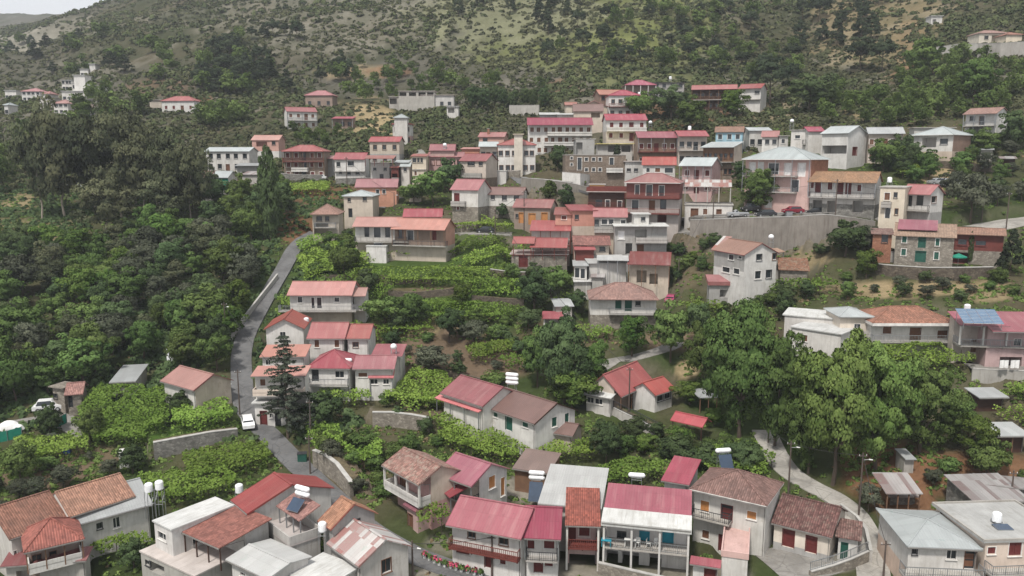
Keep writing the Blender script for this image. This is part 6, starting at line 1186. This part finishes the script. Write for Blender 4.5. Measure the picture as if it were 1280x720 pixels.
p, r = scat(44000, 80, 240, 22, -.16, 12, -1.05, 1.05); stuff('weeds', 'low weeds and brush between the houses', p, r.uniform(.5, 1.3, len(p)) * .9, 'leafmid', 26, .27, 2, cat='weeds')
p, r = scat(9000, 80, 260, 23, .12, 10); stuff('dry_grass', 'tufts of dry grass and stalks between the houses', p, r.uniform(.4, 1.0, len(p)) * .8, 'straw', 14, .4, 3, cat='grass')
p, r = scat(7000, 110, 235, 27, -.1, 12, -.7, -.2); stuff('undergrowth', 'green undergrowth below the trees of the left wood', p, r.uniform(.6, 1.5, len(p)) * 1.5, 'leafdark', 22, .32, 4, cat='undergrowth')
# ================================================================ cars
def car(u, v, yaw, paint, kind, label, z=None, L=4.2):
    p = G(u, v) if z is None else z; root = empty('car' if kind != 'pickup' else 'pickup_truck', p, R(yaw), label, 'car' if kind != 'pickup' else 'pickup')
    hL, hw = L / 2, .86; zb, zs, zr = .32, .95, (1.48 if kind != 'suv' else 1.75)
    lo = [(-hL, zb), (-hL, .8), (-hL + .12, zs - .06), (-hL + (.95 if kind != 'pickup' else 1.15), zs + .05), (hL - .2, zs + .04), (hL, .85), (hL, zb)]
    b = MB()
    def loft(prof, w0, w1, mat, m, taper):
        A = [(x, -w0 if i not in taper else -w1, z_) for i, (x, z_) in enumerate(prof)]; Bq = [(x, -y, z_) for x, y, z_ in A]; n = len(prof)
        for i in range(n): m.face([A[i], A[(i + 1) % n], Bq[(i + 1) % n], Bq[i]], mat)
        m.face(A[::-1], mat); m.face(Bq, mat)
    loft(lo, hw, hw - .06, paint, b, (0, 6)); c0 = -hL + .85 if kind != 'pickup' else -hL + 1.05; c1 = hL - (.35 if kind != 'pickup' else 2.0)
    cab = [(c0, zs + .03), (c0 + .7, zr), (c1 - .45, zr), (c1, zs + .03)]; loft(cab, hw - .06, hw - .2, paint, b, (1, 2))
    if kind == 'pickup': b.box(c1 + .1, -hw + .1, zs - .3, hL - .1, hw - .1, zs + .06, 'cardark', 'd')
    b.build('body', root)
    def pane(nm, pts): m = MB(); m.face(pts, 'glass'); m.face(pts[::-1], 'glass'); m.build(nm, root)
    e = .012
    pane('windscreen', [(c0 + .06 - e, -hw + .14, zs + .08), (c0 + .66 - e, -hw + .25, zr - .06), (c0 + .66 - e, hw - .25, zr - .06), (c0 + .06 - e, hw - .14, zs + .08)])
    pane('rear_window', [(c1 - .05 + e, -hw + .16, zs + .1), (c1 - .42 + e, -hw + .25, zr - .07), (c1 - .42 + e, hw - .25, zr - .07), (c1 - .05 + e, hw - .16, zs + .1)])
    for s in (1, -1): pane('side_window', [(c0 + .3, s * (hw - .055 + e), zs + .09), (c0 + .78, s * (hw - .18 + e), zr - .08), (c1 - .5, s * (hw - .18 + e), zr - .08), (c1 - .2, s * (hw - .06 + e), zs + .09)])
    for x in (-hL + .75, hL - .78):
        for s in (1, -1):
            w = MB(); w.tube((x, s * (hw - .2), .32), (x, s * (hw + .01), .32), .32, 'tyre', n=12); o = w.build('wheel', root)
            MB().tube((x, s * (hw + .011), .32), (x, s * (hw + .025), .32), .19, 'carsilver', n=10).build('hubcap', o)
    for s in (1, -1):
        MB().box(-hL - .015, s * .5 - .17, .62, -hL + .05, s * .5 + .17, .76, 'frame').build('headlight', root); MB().box(hL - .04, s * .62 - .12, .66, hL + .015, s * .62 + .12, .82, 'signred').build('tail_light', root)
    return root
car(310,533,112,'carwhite','hatch','white hatchback parked on the road beside the vines')
car(61,513,200,'carwhite','suv','white estate car parked by the small stone hut')
car(399,225,0,'carwhite','hatch','white car below the timber balcony house')
car(1019,268,0,'cardark','hatch','black car parked before the shop house'); car(991,267,5,'carred','hatch','dark red car left of the black car on the square'); car(974,262,80,'carwhite','suv','white van behind the dark red car')
car(922,271,0,'carsilver','pickup','silver pickup by the parking wall'); car(957,271,3,'cardark','hatch','dark saloon beside the silver pickup'); car(938,264,10,'cardark','suv','dark car under the round green tree')
car(607,291,0,'cardark','hatch','dark grey car on the terrace road'); car(487,249,60,'carsilver','hatch','silver car in front of the reddish house'); car(838,378,70,'carmag','hatch','magenta red car beside the gallery house', L=3.8)
car(1172,231,5,'carsilver','hatch','silver car on the bank right of the cream block'); car(1186,233,5,'carsilver','suv','grey van right of the silver car on the bank'); car(112,234,20,'carwhite','hatch','white car under the eucalyptus stand'); car(92,232,15,'cardark','hatch','dark blue car left of the white one under the eucalyptus stand')
def covered(u, v, label):
    p = G(u, v); r = np.random.default_rng(3); m = MB(); rows = []
    for i in range(15):
        x = -2.2 + 4.4 * i / 14; k = min(1, (1 - abs(x / 2.2) ** 4 + .02)); top = (.95 + .5 * math.exp(-((x - .2) / 1.0) ** 4)) * k ** .5
        rows.append([(x, -.95 * (k ** .3) * math.cos(a) + r.normal(0, .02), max(.05, top * math.sin(a) + r.normal(0, .02))) for a in np.linspace(0, math.pi, 11)])
    for a, b in zip(rows, rows[1:]):
        for i in range(10): m.face([a[i], a[i + 1], b[i + 1], b[i]], 'cloth')
    o = empty('covered_car', p, R(15), label, 'car'); m.build('car_cover', o, smooth=True)
    w = MB()
    for x in (-1.4, 1.4):
        for s in (1, -1): MB().tube((x, s * .8, .3), (x, s * .98, .3), .3, 'tyre', n=10).build('wheel', o)
covered(10, 538, 'car under a white cover by the green net fence')
# ================================================================ roof tanks
def at(u, v, Y): a, e = ray(u, v); return Vector((a * Y, Y, CZ + e * Y))
def heater(u, v, Y, s, label, kind='h', yaw=0, n=1, panel=True):
    p = at(u, v, Y); base = Vector((p.x, p.y, p.z - s - .35)); o = empty('water_tank', base, R(yaw), label, 'water tank'); zc = s + .35; W_ = .75 if kind == 'h' else .5
    fr = MB()
    for x in (-W_ * .8, W_ * .8):
        for y in (-.35, .35): fr.tube((x, y, -.6), (x, y, zc - .2), .035, 'metal', n=5)
        fr.tube((x, -.35, zc * .45), (x, .35, zc * .8), .022, 'metal', n=4)
    for z_ in (zc * .35, zc - .22):
        for y in (-.35, .35): fr.tube((-W_ * .8, y, z_), (W_ * .8, y, z_), .03, 'metal', n=5)
    fr.build('stand', o)
    if kind == 'h':
        for k in range(n): MB().capsule((-.8, 0, zc + k * .62), (.8, 0, zc + k * .62), .3, 'tankwhite', 14).build('tank', o, smooth=True)
    elif kind == 'v': m = MB(); m.tube((0, 0, zc - .3), (0, 0, zc + .5), .46, 'tankwhite', n=16, caps=False); m.dome((0, 0, zc + .5), .46, .46, .26, 'tankwhite', 16); m.build('tank', o, smooth=True)
    else: m = MB(); m.dome((0, 0, zc), .52, .52, .48, 'tankwhite', 16, 8, True); m.build('tank', o, smooth=True)
    if panel:
        m = MB(); m.slab([(-.85, -1.7, .1), (.85, -1.7, .1), (.85, -.5, zc - .35), (-.85, -.5, zc - .35)], .07, 'solar', 'metal'); pn = m.build('solar_panel', o)
for a in [
 (378,617,84.5,1.1,'pair of white cylinder tanks on a frame above the red awning','h',-30,2,True),(403,660,81.5,.8,'white upright tank beside the striped corrugated roof','v',0,1,False),(299,612,90,.6,'white upright tank behind the brick red roof','v',0,1,False),
 (671,597,96,2.2,'two white tanks on a tall frame by the cream terrace','h',-10,2,True),(733,593,95,.4,'white tank on the white cloth roof, left one','h',-15,1,False),(796,594,94,.4,'white tank behind the faded crimson roof','h',-10,1,False),(904,563,97,2.0,'large white tank on a frame above the brown hip roof','h',10,1,True),
 (1246,648,79.5,.2,'white upright tank on the grey flat roof','v',0,1,True),(186,611,88,2.6,'left white tank on the lattice frame beside the silver roof edge','v',0,1,False),(199,608,88,2.8,'right white tank on the lattice frame beside the silver roof edge','v',0,1,False),
 (432,450,124,.6,'grey white cylinder tank on the rose roof','h',0,1,False),(492,433,126,2.0,'white ball tank on a mast above the rose roof','b',0,1,False),(383,402,140,.5,'small white tank beside the red gable roof','v',0,1,False),(640,478,119,3.8,'three white cylinder tanks stacked beside the brown roof','h',-20,3,False),
 (1209,386,120,1.2,'white upright tank above the solar panel house','v',0,1,True),(964,296,152,1.2,'round white ball tank above the orange gable roof','b',0,1,False),(779,326,158,1.0,'round white tank among the white tin sheds','b',0,1,False),(990,151,213,1.6,'white ball tank above the flat roofed white house','b',0,1,False),(862,161,216,.8,'white tank above the timber fronted house','v',0,1,False),
 (813,153,229,1.0,'white ball tank at the corner of the white and pink house','b',0,1,False),(556,181,217,1.0,'white ball tank above the stepped red roofs','b',0,1,False),(838,98,289,.8,'white tank on the dark flat roofed building','v',0,1,False),(458,231,200,.3,'flat white tank on the low red roof by the bend','h',0,1,False),(473,303,170,.4,'white tank with panel on the white cube outhouse','h',0,1,True),
 (1112,226,162,1.6,'white box shaped tank above the narrow cream block','v',0,1,False),(799,118,262,.6,'small white tank beside the magenta hip roof','v',0,1,False),(734,135,252,.4,'white tank on the brown barn roof','v',0,1,False)]: heater(*a)
# ================================================================ poles and wires
TOP = {}
def pole(key, u, v, vt, label, lamp=False, arm=True, lean=0, mat='pole'):
    p = G(u, v); a, e = ray(u, vt); h = CZ + e * p.y - p.z; h = min(max(h, 3), 9.5); o = empty('utility_pole' if arm else 'lamp_post', p, R(lean), label, 'pole' if arm else 'street lamp')
    MB().tube((0, 0, -.4), (0, 0, h), .13, mat, .085, 8).build('pole', o)
    if arm:
        m = MB(); m.box(-.5, -.05, h - .45, .5, .05, h - .35, 'pole'); m.build('crossarm', o)
        for x in (-.42, 0, .42): MB().tube((x, 0, h - .35), (x, 0, h - .2), .035, 'lamp', n=6).build('insulator', o)
    if lamp:
        m = MB(); m.tube((0, 0, h - .9), (.7, -.3, h - .7), .03, 'metal'); m.tube((.6, -.27, h - .72), (1.0, -.43, h - .72), .09, 'lamp', .06, 8); m.build('street_light', o)
    TOP[key] = Vector((p.x, p.y, p.z + h - .3))
for a in [('a',388,594,545,'wooden pole at the bend of the lane beside the dark bin'),('b',615,722,668,'slim pole in front of the long crimson roofed house'),('c',516,722,676,'grey lamp post on the bottom street',True,False),('d',985,622,551,'tall wooden pole right of the brown hip roof',True),('e',1073,648,566,'wooden pole with a lamp where the track narrows',True),('f',1103,735,676,'dark pole at the bottom edge beside the peach balcony'),
 ('g',283,432,378,'roadside pole with a lamp in the left wood',True),('h',786,518,459,'thin dark red pole before the chalet roof'),('i',655,288,238,'tall pole on the terrace road left of the store house'),('j',1043,285,222,'pole in front of the shop house'),('k',1257,292,240,'pole on the pale drive at the right edge'),('l',891,278,236,'pole in front of the concrete frame building'),('m',1227,276,244,'pole behind the tan roof of the stone house'),
 ('n',619,302,262,'thin pole beside the dark grey car'),('o',493,262,240,'lamp post by the silver parked car',True,False),('p',389,555,500,'pole half hidden by the cedar'),('q',848,352,322,'thin pole right of the dark red sheet roof'),('r',960,556,528,'short lamp post under the tall green tree',True,False),('s',1262,640,588,'leaning pole beside the ruined tin roof'),('t',434,236,196,'thin pole before the white two storey house'),('u',300,520,462,'thin white post at the cottage corner')]: pole(*a)
def wires(label, *pairs):
    m = MB(); o0 = TOP[pairs[0][0]] if isinstance(pairs[0][0], str) else pairs[0][0]
    for A, Bq in pairs:
        a = TOP[A] if isinstance(A, str) else A; b = TOP[Bq] if isinstance(Bq, str) else Bq; L = (b - a).length; n = 12; prev = None
        for k in range(n + 1):
            t = k / n; q = a.lerp(b, t) - Vector((0, 0, L * .035 * 4 * t * (1 - t))) - o0
            if prev is not None: m.tube(prev, q, .03, 'wire', n=4, caps=False)
            prev = q
    o = m.build('power_line'); o.location = o0; tag(o, label, 'cable')
wires('slack cable between the two track side poles', ('d', 'e')); wires('cable from the short lamp post to the tall wooden pole', ('r', 'd')); wires('cable running past the shop house to the concrete frame building', ('l', 'j')); wires('cable between the poles above the stone house', ('m', 'k')); wires('cable from the lane pole to the cedar pole', ('a', 'p')); wires('cable over the lower street', ('b', 'c'))
wires('cables strung along the upper road from the shop house', ('j', 'm'), ('l', 'i')); wires('cable from the terrace road pole to the thin pole by the dark car', ('i', 'n')); wires('cable crossing the vineyard to the chalet pole', ('n', 'h')); wires('long cable from the roadside pole to the cedar pole', ('g', 'p')); wires('cable over the lane to the silver parked car', ('o', 't')); wires('cable over the ramp to the dark red sheet roof', ('l', 'q')); wires('cable from the narrowing track down to the peach balcony', ('e', 'f'))
# ================================================================ smaller things
def flat_on(Y, u, v): return at(u, v, Y)
def solar_array():
    p = at(1228, 402, 112.5); o = empty('solar_array', p, R(-8), 'array of dark blue solar panels tilted over the crimson roof', 'solar panels')
    for i in range(4):
        for j in range(2):
            x, y = -2.6 + i * 1.35, -.4 + j * 1.75; z0, z1 = y * .42, (y + 1.7) * .42; m = MB(); m.slab([(x, y, z0), (x + 1.3, y, z0), (x + 1.3, y + 1.7, z1), (x, y + 1.7, z1)], .05, 'solarblue', 'frame')
            for k in range(1, 5): yy = y + 1.7 * k / 5; m.slab([(x + .03, yy - .012, yy * .42 + .006), (x + 1.27, yy - .012, yy * .42 + .006), (x + 1.27, yy + .012, yy * .42 + .016), (x + .03, yy + .012, yy * .42 + .016)], .004, 'frame')
            m.build('panel', o)
    f = MB()
    for x in (-2.5, 0, 2.6): f.tube((x, 0, -1.2), (x, 0, -.02), .04, 'metal'); f.tube((x, 2.6, -1.2), (x, 2.6, 1.02), .04, 'metal')
    f.build('frame', o)
plain('solarblue', (.06, .12, .20), .15, 0, .7, .1)
solar_array()
def umbrella(u, v):
    p = G(u, v); o = empty('umbrella', p, 0, 'green garden umbrella on the terrace of the stone house', 'umbrella'); MB().tube((0, 0, 0), (0, 0, 2.35), .03, 'metal').build('pole', o)
    m = MB(); n = 8; A = [(1.5 * math.cos(6.283 * k / n), 1.3 * math.sin(6.283 * k / n), 1.9) for k in range(n)]
    for k in range(n): m.face([A[k], A[(k + 1) % n], (0, 0, 2.5)], 'greenfab'); m.face([A[k], (A[k][0], A[k][1], 1.72), (A[(k + 1) % n][0], A[(k + 1) % n][1], 1.72), A[(k + 1) % n]], 'greenfab')
    m.build('canopy', o); MB().box(-1.1, -.6, .7, 1.1, .6, .76, 'plastic').build('table', o) if False else None
umbrella(1197, 334)
def crate(name, label, cat, u, v, sx, sy, sz, mat, yaw=0, lid=None, green=None):
    p = G(u, v); o = empty(name, p, R(yaw), label, cat); m = MB(); m.box(-sx / 2, -sy / 2, -.3, sx / 2, sy / 2, sz, mat); m.box(-sx / 2 - .03, -sy / 2 - .03, sz - .12, sx / 2 + .03, sy / 2 + .03, sz + .01, mat); m.build('body', o)
    if lid: MB().box(-sx / 2 - .05, -sy / 2 - .05, sz + .012, sx / 2 + .05, sy / 2 + .05, sz + .09, lid).build('lid', o)
    if green:
        r = np.random.default_rng(8); n = 260; P = np.stack([r.uniform(-sx / 2, sx / 2, n), r.uniform(-sy / 2, sy / 2, n), sz + r.uniform(0, .5, n)], 1); N = np.tile([0, 0, 1.0], (n, 1)) + r.normal(0, .4, (n, 3)); N /= np.linalg.norm(N, axis=1)[:, None]
        c = bpy.data.objects.new('planting', leaf_mesh('planting', P, N, .24, r.random(n), green, r)); COL.objects.link(c); c.parent = o
crate('planter', 'tall white planter box with bright greenery beside the stone house', 'planter', 1109, 327, 2.6, 1.6, 2.0, 'white', -5, None, 'bright')
crate('storage_box', 'big white storage box in the garden by the grey wall', 'box', 161, 580, 2.1, 1.7, 1.9, 'plastic', 20, 'frame'); crate('bin', 'dark wheeled rubbish bin at the bend of the lane', 'bin', 378, 577, 1.2, .9, 1.2, 'shutgreen', 10, 'darkmetal'); crate('bin', 'grey rubbish bin on the parking square', 'bin', 986, 272, 1.3, 1.0, 1.2, 'metal', 0, 'darkmetal')
crate('storage_box', 'small pale metal cube tank behind the cottage', 'box', 214, 452, 1.0, 1.0, 2.4, 'tankwhite', 0, 'frame'); crate('crate', 'blue plastic crate in the vegetable plot', 'crate', 84, 566, .9, .7, .6, 'bluecloth', 15, 'darkmetal')
def net_fence(label, pts):
    P = poly_world(pts); o = empty('net_fence', P[0], 0, label, 'fence'); m = MB()
    for a, b in zip(P, P[1:]): q = [a - P[0], b - P[0]]; m.slab([(q[0].x, q[0].y, q[0].z + 1.5), (q[1].x, q[1].y, q[1].z + 1.5), (q[1].x, q[1].y + .05, q[1].z + 1.5), (q[0].x, q[0].y + .05, q[0].z + 1.5)], 1.5, 'greenfab')
    m.build('netting', o)
    for a in P: d = a - P[0]; MB().tube((d.x, d.y - .05, d.z - .2), (d.x, d.y - .05, d.z + 1.6), .04, 'metal').build('post', o)
net_fence('green net fence beside the covered car', [(-14,556),(10,551),(28,546)]); net_fence('green net fence in front of the white estate car', [(60,538),(72,535),(84,529)])
def railing_run(label, pts, style):
    P = poly_world(pts); o = empty('railing', P[0], 0, label, 'railing'); m = MB()
    for a, b in zip(P, P[1:]): rail(m, a - P[0], b - P[0], style)
    m.build('bars', o)
railing_run('thin metal railing along the outer edge of the bottom street', [(440,664),(470,686),(505,706)], 'm'); railing_run('dark railing along the parking wall edge', [(866,275),(900,275),(940,274),(985,273),(1028,271)], 'd')
def laundry():
    a, b = at(1246, 450, 111), at(1280, 450, 111); o = empty('washing_line', a, 0, 'washing line with two white sheets under the cluttered veranda', 'washing line'); d = b - a; MB().tube((0, 0, 0), d, .012, 'wire', n=4).build('line', o)
    for t in (.12, .52):
        m = MB(); s = d * t; N_ = 10; pr = None
        for i in range(N_ + 1):
            x = 1.3 * i / N_; y = .06 * math.sin(i * 1.3); q = (Vector((s.x + x, s.y + y, s.z)), Vector((s.x + x, s.y + y * 2, s.z - 1.15 - .06 * math.sin(i))))
            if pr: m.face([pr[0], q[0], q[1], pr[1]], 'cloth'); m.face([pr[1], q[1], q[0], pr[0]], 'cloth')
            pr = q
        m.build('sheet', o)
laundry()
def pot(p, label, group, s=1.0, red=True, seed=0, potm='plastic'):
    o = empty('flower_pot', p, 0, label, 'flower pot', group); m = MB(); m.tube((0, 0, 0), (0, 0, .38 * s), .15 * s, potm, .21 * s, 9); m.build('pot', o)
    r = np.random.default_rng(seed); n = 70; D = r.normal(0, 1, (n, 3)); D /= np.linalg.norm(D, axis=1)[:, None]; D[:, 2] = np.abs(D[:, 2]); P = D * r.uniform(.5, 1, (n, 1)) * .34 * s + np.array([0, 0, .4 * s])
    for nm, mt, k in (('leaves', 'leaf', slice(0, 46)), ('blossom', 'flower' if red else 'leaf', slice(46, 70))):
        c = bpy.data.objects.new(nm, leaf_mesh(nm, P[k] * (1 if nm == 'leaves' else 1.12), D[k], .17 * s, r.random(len(P[k])), 'leaf', r)); c.data.materials[0] = MAT[mt]; COL.objects.link(c); c.parent = o
for i, (u, v) in enumerate([(531,698),(537,701),(543,704),(549,707),(556,709),(563,711),(570,713),(577,715),(585,717),(593,719),(601,721)]):
    pot(G(u, v) , 'flower pot in the row along the low white street wall', 'flower pots along the street wall', 1.15, i % 3 != 1, i)
def porch_furniture():
    Y = 82.6
    for lab, u, v, mt, w in (('white plastic table on the open upper balcony', 788, 672, 'plastic', 1.3), ('bright blue table on the left of the open balcony', 758, 675, 'bluedoor', 1.1)):
        p = at(u, v, Y); o = empty('table', Vector((p.x, p.y, FL)), R(-12), lab, 'table'); MB().box(-w / 2, -.4, .70, w / 2, .4, .74, mt).build('tabletop', o)
        for x in (-w / 2 + .08, w / 2 - .08):
            for y in (-.32, .32): MB().box(x - .03, y - .03, 0, x + .03, y + .03, .698, mt).build('leg', o)
    for i, (lab, u) in enumerate((('white plastic chair right of the white balcony table', 797), ('white plastic chair nearest the blue door', 821), ('white plastic chair in the middle of the balcony', 811))):
        p = at(u, 676, Y - .1 * i); o = empty('chair', Vector((p.x, p.y, FL)), R(-30 + 50 * i), lab, 'chair'); MB().box(-.24, -.24, .42, .24, .24, .46, 'plastic').build('seat', o); MB().box(-.24, .2, .463, .24, .245, .9, 'plastic').build('backrest', o)
        for x in (-.2, .2):
            for y in (-.2, .2): MB().box(x - .022, y - .022, 0, x + .022, y + .022, .418, 'plastic').build('leg', o)
_bp = [c for c in CARVE if abs(c[2] - 9.6) < .7 and abs(c[4] - (at(752, 652, 82.4).z - 5.9)) < .4][0]; FL = _bp[4] + 2.905
porch_furniture()
# ================================================================ air
def haze():
    top = float(Z1.max()) + 25; bot = float(Z1.min()) - 1.5; m = MB(); x = 3600
    m.box(-x, -60, bot, x, 2650, max(top, CZ + 20), 'frame'); o = m.build('haze'); o.data.materials.clear()
    mt = bpy.data.materials.new('haze'); mt.use_nodes = True; n = mt.node_tree; n.nodes.clear(); ou = n.nodes.new('ShaderNodeOutputMaterial'); v = n.nodes.new('ShaderNodeVolumePrincipled')
    v.inputs['Color'].default_value = (.82, .87, .93, 1); v.inputs['Density'].default_value = .0002; v.inputs['Anisotropy'].default_value = .2; n.links.new(v.outputs[0], ou.inputs['Volume']); o.data.materials.append(mt); tag(o, kind='stuff')
haze()
